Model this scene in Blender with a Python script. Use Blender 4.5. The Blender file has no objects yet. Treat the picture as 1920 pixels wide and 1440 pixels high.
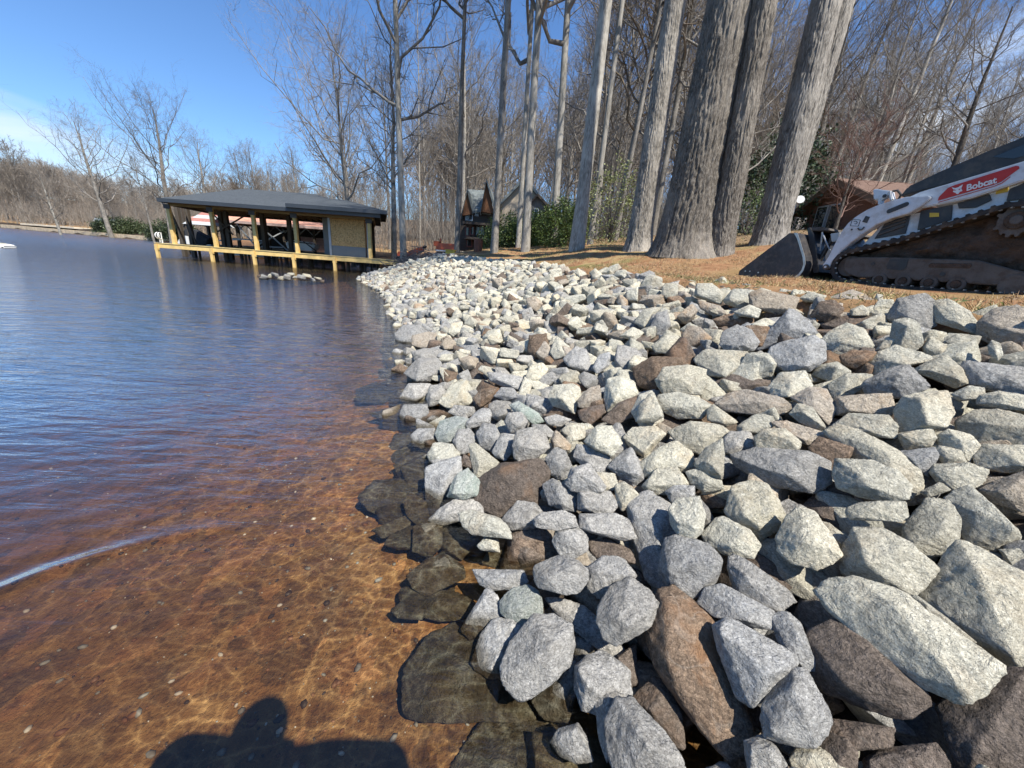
import bpy, bmesh, math, random
import numpy as np
from mathutils import Vector, Matrix
R_ = math.radians
scene = bpy.context.scene
COL = scene.collection
# ------------------------------------------------------------------ camera
CAM_H = 1.55
FPX = 721.0                       # focal length in pixels of the 1920 wide photo
PITCH, ROLL = R_(18.1), R_(4.2)
fw = Vector((0, math.cos(PITCH), -math.sin(PITCH)))
r0 = Vector((1, 0, 0)); u0 = r0.cross(fw)
cr, sr = math.cos(ROLL), math.sin(ROLL)
RT = r0 * cr + u0 * sr; UP = u0 * cr - r0 * sr
cam_d = bpy.data.cameras.new('camera'); cam = bpy.data.objects.new('camera', cam_d); COL.objects.link(cam)
cam.matrix_world = Matrix(((RT.x, UP.x, -fw.x, 0), (RT.y, UP.y, -fw.y, 0), (RT.z, UP.z, -fw.z, CAM_H), (0, 0, 0, 1)))
cam_d.sensor_fit = 'HORIZONTAL'; cam_d.sensor_width = 36; cam_d.lens = 36 * FPX / 1920
cam_d.clip_start = 0.05; cam_d.clip_end = 2000
scene.camera = cam
# ------------------------------------------------------------------ exposure
scene.view_settings.view_transform = 'Standard'; scene.view_settings.look = 'None'
scene.view_settings.gamma = 1; scene.view_settings.exposure = 0.74
# ------------------------------------------------------------------ sun and sky
SUN_EL, SUN_AZ = R_(55), R_(142)            # azimuth clockwise from +Y
sund = Vector((math.sin(SUN_AZ) * math.cos(SUN_EL), math.cos(SUN_AZ) * math.cos(SUN_EL), math.sin(SUN_EL)))
sl = bpy.data.lights.new('sun', 'SUN'); sl.energy = 5.0; sl.angle = R_(0.5); sl.color = (1, 0.945, 0.85)
so = bpy.data.objects.new('sun', sl); COL.objects.link(so)
so.rotation_euler = sund.to_track_quat('Z', 'Y').to_euler(); so.location = (8, -12, 30)
world = bpy.data.worlds.new('World'); scene.world = world; world.use_nodes = True
wn, wl = world.node_tree.nodes, world.node_tree.links
wn.clear()
wo = wn.new('ShaderNodeOutputWorld'); wb = wn.new('ShaderNodeBackground'); wb.inputs['Strength'].default_value = 0.088
sky = wn.new('ShaderNodeTexSky'); sky.sky_type = 'NISHITA'; sky.sun_disc = False
sky.sun_elevation = SUN_EL; sky.sun_rotation = SUN_AZ; sky.air_density = 1.0; sky.dust_density = 0.25; sky.ozone_density = 2.2
tc = wn.new('ShaderNodeTexCoord')
def wmath(op, a, b=None, c=None):
    n = wn.new('ShaderNodeMath'); n.operation = op
    for i, v in enumerate((a, b, c)):
        if v is None: continue
        if isinstance(v, (int, float)): n.inputs[i].default_value = v
        else: wl.new(v, n.inputs[i])
    return n.outputs[0]
def pix_ray(x, y):
    r = fw + RT * ((x - 960) / FPX) - UP * ((y - 720) / FPX)
    return r
def cloud_mask(px, py, along, width, length, seed):
    """a thin streak of high cloud round one direction of the sky"""
    d = pix_ray(px, py).normalized(); e = (pix_ray(px + along[0], py + along[1]).normalized() - d).normalized()
    e = (e - d * e.dot(d)).normalized(); f = d.cross(e)
    def dot(v):
        n = wn.new('ShaderNodeVectorMath'); n.operation = 'DOT_PRODUCT'
        wl.new(tc.outputs['Generated'], n.inputs[0]); n.inputs[1].default_value = v; return n.outputs['Value']
    a, b, c = dot(e), dot(f), dot(d)
    mp = wn.new('ShaderNodeCombineXYZ')
    wl.new(wmath('MULTIPLY', a, 3.0), mp.inputs[0]); wl.new(wmath('MULTIPLY', b, 11.0), mp.inputs[1]); mp.inputs[2].default_value = seed
    nz = wn.new('ShaderNodeTexNoise'); nz.inputs['Scale'].default_value = 1.6; nz.inputs['Detail'].default_value = 7
    nz.inputs['Roughness'].default_value = 0.55; nz.inputs['Distortion'].default_value = 0.6
    wl.new(mp.outputs[0], nz.inputs['Vector'])
    fa = wmath('SUBTRACT', 1.0, wmath('POWER', wmath('ABSOLUTE', wmath('DIVIDE', a, length)), 2.0))
    fb = wmath('SUBTRACT', 1.0, wmath('POWER', wmath('ABSOLUTE', wmath('DIVIDE', b, width)), 2.0))
    m = wmath('MULTIPLY', wmath('MAXIMUM', fa, 0.0), wmath('MAXIMUM', fb, 0.0))
    m = wmath('MULTIPLY', m, wmath('GREATER_THAN', c, 0.0))
    n2 = wmath('MULTIPLY', wmath('MAXIMUM', wmath('SUBTRACT', nz.outputs['Fac'], 0.36), 0.0), 3.0)
    return wmath('MINIMUM', wmath('MULTIPLY', m, n2), 0.85)
m = wmath('ADD', cloud_mask(60, 285, (100, 30), 0.075, 0.33, 1.3), cloud_mask(1800, 190, (100, -20), 0.11, 0.30, 5.1))
m = wmath('ADD', m, cloud_mask(1620, 300, (100, 10), 0.10, 0.25, 9.1))
mix = wn.new('ShaderNodeMix'); mix.data_type = 'RGBA'
tint = wn.new('ShaderNodeMix'); tint.data_type = 'RGBA'; tint.blend_type = 'MULTIPLY'; tint.inputs['Factor'].default_value = 1
wl.new(sky.outputs[0], tint.inputs['A']); tint.inputs['B'].default_value = (0.72, 0.98, 1.28, 1)
wl.new(m, mix.inputs['Factor']); wl.new(tint.outputs['Result'], mix.inputs['A']); mix.inputs['B'].default_value = (6.6, 7.2, 8.0, 1)
wl.new(mix.outputs['Result'], wb.inputs['Color']); wl.new(wb.outputs[0], wo.inputs['Surface'])
scene.cycles.max_bounces = 6; scene.cycles.diffuse_bounces = 2; scene.cycles.glossy_bounces = 3
scene.cycles.transparent_max_bounces = 12; scene.cycles.transmission_bounces = 4
scene.cycles.caustics_reflective = False; scene.cycles.sample_clamp_indirect = 4
# ------------------------------------------------------------------ tagging helpers
def tag(o, label=None, cat=None, group=None, kind=None):
    if label: o['label'] = label
    if cat: o['category'] = cat
    if group: o['group'] = group
    if kind: o['kind'] = kind
    return o
def link(o, parent=None):
    COL.objects.link(o)
    if parent is not None: o.parent = parent
    return o
def thing(name, label, cat, loc=(0, 0, 0), rz=0.0, group=None):
    o = bpy.data.objects.new(name, None); o.empty_display_size = 0.2
    o.location = loc; o.rotation_euler = (0, 0, rz); link(o)
    return tag(o, label, cat, group)
def mesh_np(name, V, F, mats, parent=None, smooth=True, mi=None, loc=None):
    me = bpy.data.meshes.new(name)
    V = np.asarray(V, dtype=np.float32); 
    if not isinstance(F, list): F = [F]
    F = [np.asarray(f, dtype=np.int32) for f in F if len(f)]
    nl = sum(f.size for f in F); nf = sum(len(f) for f in F)
    me.vertices.add(len(V)); me.vertices.foreach_set('co', V.ravel())
    me.loops.add(nl); me.loops.foreach_set('vertex_index', np.concatenate([f.ravel() for f in F]))
    me.polygons.add(nf)
    tot = np.concatenate([np.full(len(f), f.shape[1], dtype=np.int32) for f in F])
    st = np.concatenate([[0], np.cumsum(tot)[:-1]]).astype(np.int32)
    me.polygons.foreach_set('loop_start', st); me.polygons.foreach_set('loop_total', tot)
    me.polygons.foreach_set('use_smooth', np.full(nf, smooth, dtype=bool))
    if mi is not None: me.polygons.foreach_set('material_index', np.asarray(mi, dtype=np.int32))
    me.update(calc_edges=True)
    for m_ in (mats if isinstance(mats, (list, tuple)) else [mats]): me.materials.append(m_)
    o = bpy.data.objects.new(name, me)
    if loc is not None: o.location = loc
    return link(o, parent)
# ------------------------------------------------------------------ mesh builder for built things
class MB:
    def __init__(s): s.v = []; s.f = []
    def add(s, vs, fs):
        b = len(s.v); s.v += [tuple(v) for v in vs]; s.f += [tuple(i + b for i in f) for f in fs]; return s
    def box(s, c, d, rz=0.0, rx=0.0, ry=0.0, taper=1.0):
        M = Matrix.Rotation(rz, 3, 'Z') @ Matrix.Rotation(ry, 3, 'Y') @ Matrix.Rotation(rx, 3, 'X')
        vs = []
        for k in (-1, 1):
            t = taper if k > 0 else 1
            for i, j in ((-1, -1), (1, -1), (1, 1), (-1, 1)):
                vs.append(Vector(c) + M @ Vector((i * d[0] / 2 * t, j * d[1] / 2 * t, k * d[2] / 2)))
        return s.add(vs, [(3, 2, 1, 0), (4, 5, 6, 7), (0, 1, 5, 4), (1, 2, 6, 5), (2, 3, 7, 6), (3, 0, 4, 7)])
    def span(s, x0, x1, y0, y1, z0, z1):
        return s.box(((x0 + x1) / 2, (y0 + y1) / 2, (z0 + z1) / 2), (abs(x1 - x0), abs(y1 - y0), abs(z1 - z0)))
    def bar(s, p, q, w, h=None):
        p, q = Vector(p), Vector(q); h = h or w; d = (q - p); L = d.length; d.normalize()
        up = Vector((0, 0, 1)) if abs(d.z) < 0.95 else Vector((0, 1, 0))
        a = d.cross(up).normalized(); b = a.cross(d)
        vs = [pt + a * (i * w / 2) + b * (j * h / 2) for pt in (p, q) for i, j in ((-1, -1), (1, -1), (1, 1), (-1, 1))]
        return s.add(vs, [(0, 1, 2, 3), (7, 6, 5, 4), (4, 5, 1, 0), (5, 6, 2, 1), (6, 7, 3, 2), (7, 4, 0, 3)])
    def tube(s, pts, rad, n=10, caps=True):
        pts = [Vector(p) for p in pts]
        if isinstance(rad, (int, float)): rad = [rad] * len(pts)
        b = len(s.v); prev = None
        for i, p in enumerate(pts):
            t = (pts[min(i + 1, len(pts) - 1)] - pts[max(i - 1, 0)]).normalized()
            if prev is None:
                a = t.cross(Vector((0, 0, 1)) if abs(t.z) < 0.9 else Vector((1, 0, 0))).normalized()
            else: a = (prev - t * prev.dot(t)).normalized()
            prev = a; c = t.cross(a)
            for k in range(n):
                an = 2 * math.pi * k / n
                s.v.append(tuple(p + (a * math.cos(an) + c * math.sin(an)) * rad[i]))
        for i in range(len(pts) - 1):
            for k in range(n):
                k2 = (k + 1) % n
                s.f.append((b + i * n + k, b + i * n + k2, b + (i + 1) * n + k2, b + (i + 1) * n + k))
        if caps:
            s.f.append(tuple(b + k for k in range(n - 1, -1, -1))); e = b + (len(pts) - 1) * n
            s.f.append(tuple(e + k for k in range(n)))
        return s
    def prism(s, poly, ext, frame=None):
        """poly: list of 2D points; ext: (d0, d1) along the third axis; frame(a, b, d) -> world"""
        fr = frame or (lambda a, b, d: (a, d, b)); n = len(poly); b = len(s.v)
        for d in ext: s.v += [tuple(fr(p[0], p[1], d)) for p in poly]
        s.f.append(tuple(b + i for i in range(n))); s.f.append(tuple(b + n + i for i in range(n - 1, -1, -1)))
        for i in range(n):
            j = (i + 1) % n; s.f.append((b + j, b + i, b + n + i, b + n + j))
        return s
    def build(s, name, mat, parent=None, bevel=0.0, smooth=False, loc=None, seg=2):
        me = bpy.data.meshes.new(name); me.from_pydata(s.v, [], s.f)
        bm = bmesh.new(); bm.from_mesh(me); bmesh.ops.recalc_face_normals(bm, faces=bm.faces)
        if bevel > 0:
            es = [e for e in bm.edges if len(e.link_faces) == 2 and e.calc_face_angle(0) > 0.5]
            bmesh.ops.bevel(bm, geom=es, offset=bevel, segments=seg, affect='EDGES', clamp_overlap=True)
        bm.to_mesh(me); bm.free()
        for m_ in (mat if isinstance(mat, (list, tuple)) else [mat]): me.materials.append(m_)
        if smooth or bevel > 0:
            for p in me.polygons: p.use_smooth = True
            try: me.set_sharp_from_angle(angle=R_(40))
            except Exception: pass
        o = bpy.data.objects.new(name, me)
        if loc is not None: o.location = loc
        return link(o, parent)
# ------------------------------------------------------------------ numpy noise
def _hash(i, j, k, seed):
    h = (i.astype(np.int64) * 374761393 + j.astype(np.int64) * 668265263 + k.astype(np.int64) * 2147483647 + seed * 1274126177) & 0xffffffff
    h = ((h ^ (h >> 13)) * 1274126177) & 0xffffffff
    h = ((h ^ (h >> 16)) * 2246822519) & 0xffffffff
    return ((h ^ (h >> 15)) & 0xffff) / 65535.0
def vnoise(P, seed=0):
    P = np.asarray(P, dtype=float); I = np.floor(P).astype(np.int64); f = P - I; f = f * f * (3 - 2 * f)
    out = 0
    for a in (0, 1):
        wa = f[..., 0] if a else 1 - f[..., 0]
        for b in (0, 1):
            wb_ = f[..., 1] if b else 1 - f[..., 1]
            for c in (0, 1):
                wc = f[..., 2] if c else 1 - f[..., 2]
                out = out + wa * wb_ * wc * _hash(I[..., 0] + a, I[..., 1] + b, I[..., 2] + c, seed)
    return out * 2 - 1
def fbm(P, oct=4, seed=0, gain=0.5):
    s_ = 0; a = 1; P = np.asarray(P, dtype=float)
    for o in range(oct):
        s_ = s_ + a * vnoise(P, seed + o * 17); P = P * 2.03 + 5.1; a *= gain
    return s_
def p3(X, Y, Z=0.0):
    X = np.asarray(X, dtype=float); return np.stack([X, np.broadcast_to(Y, X.shape), np.broadcast_to(Z, X.shape)], -1)
# ------------------------------------------------------------------ survey helpers: where a sight line of the photo meets a known plane
def at(x, y, Y):
    r = pix_ray(x, y); t = Y / r.y; return Vector((r.x * t, Y, CAM_H + r.z * t))
def onz(x, y, z=0.0):
    r = pix_ray(x, y); t = (z - CAM_H) / r.z; return Vector((r.x * t, r.y * t, z))
# ------------------------------------------------------------------ materials
def ntree(name, rough=0.8, spec=0.3, metal=0.0):
    m = bpy.data.materials.new(name); m.use_nodes = True
    nt = m.node_tree; b = nt.nodes['Principled BSDF']
    b.inputs['Roughness'].default_value = rough; b.inputs['Specular IOR Level'].default_value = spec; b.inputs['Metallic'].default_value = metal
    return m, nt, b
class G:
    """small helper to write node graphs"""
    def __init__(s, nt): s.nt = nt
    def new(s, t): return s.nt.nodes.new(t)
    def put(s, sock, v):
        if v is None: return
        if hasattr(v, 'is_output') or isinstance(v, bpy.types.NodeSocket): s.nt.links.new(v, sock)
        elif isinstance(v, (tuple, list)) and len(v) == 3 and sock.type == 'RGBA': sock.default_value = (*v, 1)
        else: sock.default_value = v
    def math(s, op, a, b=None, c=None):
        n = s.new('ShaderNodeMath'); n.operation = op
        for i, v in enumerate((a, b, c)): s.put(n.inputs[i], v)
        return n.outputs[0]
    def mapr(s, v, a, b, c=0.0, d=1.0):
        n = s.new('ShaderNodeMapRange'); n.clamp = True
        for i, q in enumerate((v, a, b, c, d)): s.put(n.inputs[i], q)
        return n.outputs[0]
    def mix(s, f, a, b, mode='MIX'):
        n = s.new('ShaderNodeMix'); n.data_type = 'RGBA'; n.blend_type = mode
        s.put(n.inputs['Factor'], f); s.put(n.inputs['A'], a); s.put(n.inputs['B'], b); return n.outputs['Result']
    def noise(s, vec, scale, detail=4, rough=0.55, dist=0.0, col=False):
        n = s.new('ShaderNodeTexNoise'); s.put(n.inputs['Vector'], vec); s.put(n.inputs['Scale'], scale)
        n.inputs['Detail'].default_value = detail; n.inputs['Roughness'].default_value = rough; n.inputs['Distortion'].default_value = dist
        return n.outputs['Color' if col else 'Fac']
    def vor(s, vec, scale, feature='F1', out='Distance', rnd=1.0):
        n = s.new('ShaderNodeTexVoronoi'); n.feature = feature; s.put(n.inputs['Vector'], vec); s.put(n.inputs['Scale'], scale)
        n.inputs['Randomness'].default_value = rnd; return n.outputs[out]
    def scale(s, vec, sc, loc=(0, 0, 0), rot=(0, 0, 0)):
        n = s.new('ShaderNodeMapping'); s.put(n.inputs['Vector'], vec); n.inputs['Scale'].default_value = sc
        n.inputs['Location'].default_value = loc; n.inputs['Rotation'].default_value = rot; return n.outputs[0]
    def coord(s, k='Object'): return s.new('ShaderNodeTexCoord').outputs[k]
    def pos(s): return s.new('ShaderNodeNewGeometry').outputs['Position']
    def sep(s, v, i):
        n = s.new('ShaderNodeSeparateXYZ'); s.put(n.inputs[0], v); return n.outputs[i]
    def rnd(s): return s.new('ShaderNodeObjectInfo').outputs['Random']
    def bump(s, h, dist=0.01, strength=1.0, normal=None):
        n = s.new('ShaderNodeBump'); s.put(n.inputs['Height'], h); n.inputs['Distance'].default_value = dist
        n.inputs['Strength'].default_value = strength; s.put(n.inputs['Normal'], normal); return n.outputs[0]
def paint(name, col, rough=0.5, var=0.12, scale=6, bump=0.0, bscale=60, metal=0.0, spec=0.4, dirt=None, dirt_amt=0.35):
    m, nt, b = ntree(name, rough, spec, metal); g = G(nt); c = g.coord()
    n1 = g.noise(c, scale, 6, 0.6)
    lo = tuple(x * (1 - var) for x in col); hi = tuple(min(1, x * (1 + var)) for x in col)
    k = g.mix(g.mapr(n1, 0.3, 0.7), lo, hi)
    if dirt is not None:
        k = g.mix(g.math('MULTIPLY', g.mapr(g.noise(c, scale * 1.7, 8, 0.7), 0.48, 0.62), dirt_amt), k, dirt)
    g.put(b.inputs['Base Color'], k)
    g.put(b.inputs['Roughness'], g.mapr(g.noise(c, scale * 3, 4), 0.3, 0.7, max(0.05, rough - 0.1), min(1, rough + 0.12)))
    if bump: g.put(b.inputs['Normal'], g.bump(g.noise(c, bscale, 6, 0.65), bump))
    return m
def wood(name, col, col2, axis=0, rough=0.75, bump=0.004, scale=4.0):
    m, nt, b = ntree(name, rough, 0.3); g = G(nt); c = g.coord()
    sc = [scale * 6] * 3; sc[axis] = scale * 0.5
    n = g.noise(g.scale(c, tuple(sc)), 1.0, 6, 0.6, 0.4)
    k = g.mix(g.mapr(n, 0.3, 0.7), col, col2)
    k = g.mix(g.mapr(g.noise(c, 1.3, 4), 0.45, 0.75, 0, 0.35), k, tuple(x * 0.6 for x in col))
    g.put(b.inputs['Base Color'], k); g.put(b.inputs['Normal'], g.bump(n, bump)); return m
# ================================================================== TERRAIN
def _px(x, y, Y):
    p = at(x, y, Y); return (p.x, Y)
SH = np.array([(5.0, -40), (3.2, -10), (1.5, -3), (0.55, 0), (0.2, 0.8), (-0.02, 1.2), (-0.12, 1.55), (-0.32, 1.85), (-0.55, 2.4), (-0.76, 2.96),
               (-1.05, 3.8), (-1.52, 4.85), (-2.85, 8.9), (-4.4, 12.9), (-6.1, 16.2), (-8.1, 19.8), (-8.5, 21.2), (-7.9, 22.6), (-8.4, 26), (-11, 32),
               (-20, 41), _px(420, 455, 57), _px(300, 448, 70), _px(200, 441, 76), _px(100, 435, 83), _px(0, 429, 93), (-200, 116), (-400, 150), (-900, 200)])
def shore_x(y): return np.interp(y, SH[:, 1], SH[:, 0])
def sdist(x, y):
    """distance from the waterline, positive on land"""
    x = np.asarray(x, dtype=float); y = np.asarray(y, dtype=float); d = np.full(x.shape, 1e9)
    for a, b in zip(SH[:-1], SH[1:]):
        e = b - a; t = np.clip(((x - a[0]) * e[0] + (y - a[1]) * e[1]) / (e @ e), 0, 1)
        d = np.minimum(d, np.hypot(x - a[0] - t * e[0], y - a[1] - t * e[1]))
    return np.where(x > shore_x(y), d, -d)
def sstep(a, b, t): t = np.clip((t - a) / (b - a), 0, 1); return t * t * (3 - 2 * t)
def near(y): return 1 - sstep(23.5, 28, np.asarray(y, dtype=float))          # 1 along the riprap bank
def rock_z(x, y):
    """upper skin of the riprap"""
    s = sdist(x, y); y = np.asarray(y, dtype=float)
    return np.interp(s, [-0.6, 0, 3.7, 4.3, 8], [-0.28, 0.02, 1.36, 1.46, 1.5])
def land_z(x, y):
    x = np.asarray(x, dtype=float); y = np.asarray(y, dtype=float); s = sdist(x, y)
    hill = np.interp(s, [-400, -60, -20, -8, -3, -0.8, -0.25, 0, 0.5, 3.1, 3.6, 3.95, 5.6, 7.0, 9, 13.5, 25, 60, 200],
                     [-3.4, -3.2, -2.6, -1.6, -0.66, -0.29, -0.18, -0.16, -0.10, 0.82, 1.12, 1.42, 1.83, 2.05, 2.4, 3.1, 4.3, 7.5, 16])
    flat = np.interp(s, [-400, -60, -20, -8, -3, -0.8, -0.25, 0, 0.5, 3.1, 3.6, 3.95, 5.2, 8.0, 13.5, 25, 60, 200],
                     [-3.4, -3.2, -2.6, -1.6, -0.66, -0.29, -0.18, -0.16, -0.10, 0.82, 1.12, 1.41, 1.50, 1.62, 3.0, 4.3, 7.5, 16])
    k = sstep(6.2, 8.8, y)
    z = flat * (1 - k) + hill * k
    far = np.interp(s, [-400, -60, -20, -8, -3, -0.4, 0, 0.5, 3, 8, 20, 60, 200, 700], [-3.4, -3.0, -2.4, -1.8, -1.2, -0.3, 0.05, 0.7, 1.2, 1.5, 2.3, 8, 22, 40])
    n = near(y); z = z * n + far * (1 - n)
    und = fbm(p3(x * 0.35, y * 0.35), 4, 3) * 0.07 * np.clip(s - 3.6, 0, 1.5) + fbm(p3(x * 3, y * 3), 3, 9) * 0.016 * np.clip(s - 3.4, 0, 1)
    bed = fbm(p3(x * 0.8, y * 0.8), 4, 21) * 0.035 * np.clip(-s - 0.2, 0, 1)
    return z + und + bed
def axis(lo, hi, near_lo, near_hi, step, grow=1.07):
    a = list(np.arange(near_lo, near_hi, step)); d = step; v = near_hi
    while v < hi: a.append(v); d *= grow; v += d
    a.append(hi); d = step; v = near_lo - step; b = []
    while v > lo: b.append(v); d *= grow; v -= d
    b.append(lo); return np.array(b[::-1] + a)
def sheet(name, xs, ys, zf, mat):
    X, Y = np.meshgrid(xs, ys); Z = zf(X, Y); nx, ny = len(xs), len(ys)
    i = np.arange(nx * ny).reshape(ny, nx)
    F = np.stack([i[:-1, :-1], i[:-1, 1:], i[1:, 1:], i[1:, :-1]], -1).reshape(-1, 4)
    return mesh_np(name, np.stack([X, Y, Z], -1).reshape(-1, 3), F, mat)
# ground material: colour of the stuff lying there (silty lake bed with painted depth darkening, red clay, straw, thin grass, leaf litter)
def ground_mat():
    m, nt, b = ntree('ground_soil', 0.95, 0.15); g = G(nt); p = g.pos(); z = g.sep(p, 2)
    at_ = g.new('ShaderNodeAttribute'); at_.attribute_name = 'shore'; s = at_.outputs['Fac']
    at2 = g.new('ShaderNodeAttribute'); at2.attribute_name = 'clay'; clay = at2.outputs['Fac']
    n1 = g.noise(p, 0.9, 6, 0.6); n2 = g.noise(p, 5, 6, 0.65); n3 = g.noise(p, 34, 5, 0.7); n4 = g.noise(g.scale(p, (1, 1, 1), (7, 3, 0)), 2.3, 5, 0.6)
    # lawn side
    red = g.mix(g.mapr(n2, 0.35, 0.65), (0.21, 0.105, 0.052), (0.34, 0.19, 0.10))
    straw = g.mix(g.mapr(n3, 0.3, 0.7), (0.20, 0.13, 0.06), (0.46, 0.34, 0.17))
    grass = g.mix(g.mapr(n3, 0.3, 0.7), (0.055, 0.08, 0.02), (0.17, 0.19, 0.06))
    litter = g.mix(g.mapr(n3, 0.3, 0.7), (0.13, 0.085, 0.05), (0.33, 0.23, 0.14))
    k = g.mix(g.mapr(n4, 0.44, 0.58), red, straw)
    k = g.mix(g.mapr(g.math('ADD', n1, g.math('MULTIPLY', n2, 0.5)), 0.80, 0.92, 0, 0.7), k, grass)
    far = g.mapr(g.math('ADD', s, g.math('MULTIPLY', n1, 6)), 10, 14)
    k = g.mix(far, k, litter)
    # bank soil under the rocks
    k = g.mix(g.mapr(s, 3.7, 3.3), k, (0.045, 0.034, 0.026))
    k = g.mix(g.math('MULTIPLY', clay, g.mapr(n4, 0.35, 0.6, 0.6, 1)), k, red)
    # lake bed
    wv = g.new('ShaderNodeVectorMath'); wv.operation = 'MULTIPLY_ADD'; g.put(wv.inputs[0], g.noise(p, 3.5, 5, 0.65, 0, True)); wv.inputs[1].default_value = (0.42, 0.42, 0.0); g.put(wv.inputs[2], p)
    patch = g.vor(g.scale(wv.outputs[0], (1.5, 1.1, 0.0), rot=(0, 0, 0.5)), 5.5, 'F1', 'Color')
    pr = g.sep(patch, 0)
    bd = g.mix(g.mapr(n2, 0.3, 0.7), (0.24, 0.125, 0.045), (0.50, 0.29, 0.115))
    bd = g.mix(g.mapr(pr, 0.5, 0.95, 0, 0.6), bd, (0.13, 0.085, 0.045))
    bd = g.mix(g.mapr(g.sep(patch, 1), 0.70, 0.86, 0, 0.6), bd, (0.50, 0.25, 0.10))
    bd = g.mix(g.mapr(g.noise(p, 1.8, 4, 0.6), 0.5, 0.68, 0, 0.55), bd, (0.10, 0.068, 0.035))
    bd = g.mix(g.mapr(g.noise(p, 14, 5, 0.7), 0.52, 0.66, 0, 0.6), bd, (0.075, 0.04, 0.02))
    bd = g.mix(g.mapr(z, -0.40, -1.35), bd, (0.115, 0.092, 0.06))  # deep silt, darkened also to stand in for light the water absorbs
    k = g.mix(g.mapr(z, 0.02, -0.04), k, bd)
    g.put(b.inputs['Base Color'], k)
    g.put(b.inputs['Normal'], g.bump(g.math('ADD', g.math('MULTIPLY', n2, 0.6), g.math('MULTIPLY', n3, 0.5)), 0.05))
    return m
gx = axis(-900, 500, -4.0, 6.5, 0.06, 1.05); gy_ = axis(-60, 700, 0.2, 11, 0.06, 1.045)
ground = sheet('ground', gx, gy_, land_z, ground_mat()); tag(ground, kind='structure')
_co = np.empty(len(ground.data.vertices) * 3, dtype=np.float32); ground.data.vertices.foreach_get('co', _co); _co = _co.reshape(-1, 3)
a_ = ground.data.attributes.new('shore', 'FLOAT', 'POINT'); a_.data.foreach_set('value', sdist(_co[:, 0], _co[:, 1]).astype(np.float32))
cl = sstep(-11, -8.5, _co[:, 0]) * 0 + np.exp(-(((_co[:, 0] + 6.5) / 3.5) ** 2 + ((_co[:, 1] - 25) / 3.5) ** 2)) + 0.8 * np.exp(-(((_co[:, 0] + 45) / 22) ** 2 + ((_co[:, 1] - 62) / 9) ** 2))
_sd = sdist(_co[:, 0], _co[:, 1]); cl = cl + 0.6 * (_co[:, 1] < 9) * (_sd < 7) * (_sd > 3.75) + 0.9 * (_co[:, 1] > 22.3) * (_co[:, 0] > -13) * (_sd < 5) * (_co[:, 1] < 34)
a_ = ground.data.attributes.new('clay', 'FLOAT', 'POINT'); a_.data.foreach_set('value', np.clip(cl, 0, 1).astype(np.float32))
# ------------------------------------------------------------------ water
WA = np.array(onz(0, 1108)[:2]); WB = np.array(onz(480, 985)[:2]); WC = np.array(onz(250, 1045)[:2])
def wave_z(X, Y):
    s = sdist(X, Y); out = np.zeros_like(X)
    # one low wake rolling in, and a field of fine ripples running along the shore
    e = (WB - WA) / np.linalg.norm(WB - WA); nrm = np.array([-e[1], e[0]])
    u = (X - WA[0]) * e[0] + (Y - WA[1]) * e[1]; v = (X - WA[0]) * nrm[0] + (Y - WA[1]) * nrm[1]
    L = np.linalg.norm(WB - WA); bow = 0.10 * ((u / L) - 0.5) ** 2 * 4 - 0.10
    amp = np.clip(1.15 - u / L, 0, 1) * np.clip(1 + u / 1.5 + 1, 0, 1)
    out += 0.016 * amp * np.exp(-((v + bow) / 0.055) ** 2) - 0.007 * amp * np.exp(-((v + bow - 0.12) / 0.08) ** 2)
    fade = np.clip(1 - np.hypot(X, Y) / 14, 0, 1)
    q = p3(X, Y); w1 = fbm(q * 0.9, 3, 5) * 1.4
    ph = Y * 1.0 - 0.35 * X
    out += fade * 0.0016 * np.sin(ph * 34 + w1 * 5) * (0.6 + 0.4 * vnoise(q * 0.8, 8))
    out += fade * 0.0022 * fbm(p3(X * 3.0, Y * 9.0 - X * 3), 3, 31) + fade * 0.0016 * np.clip(1 + s / 2.5, 0, 1) * fbm(q * 13, 3, 41)
    return out
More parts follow.
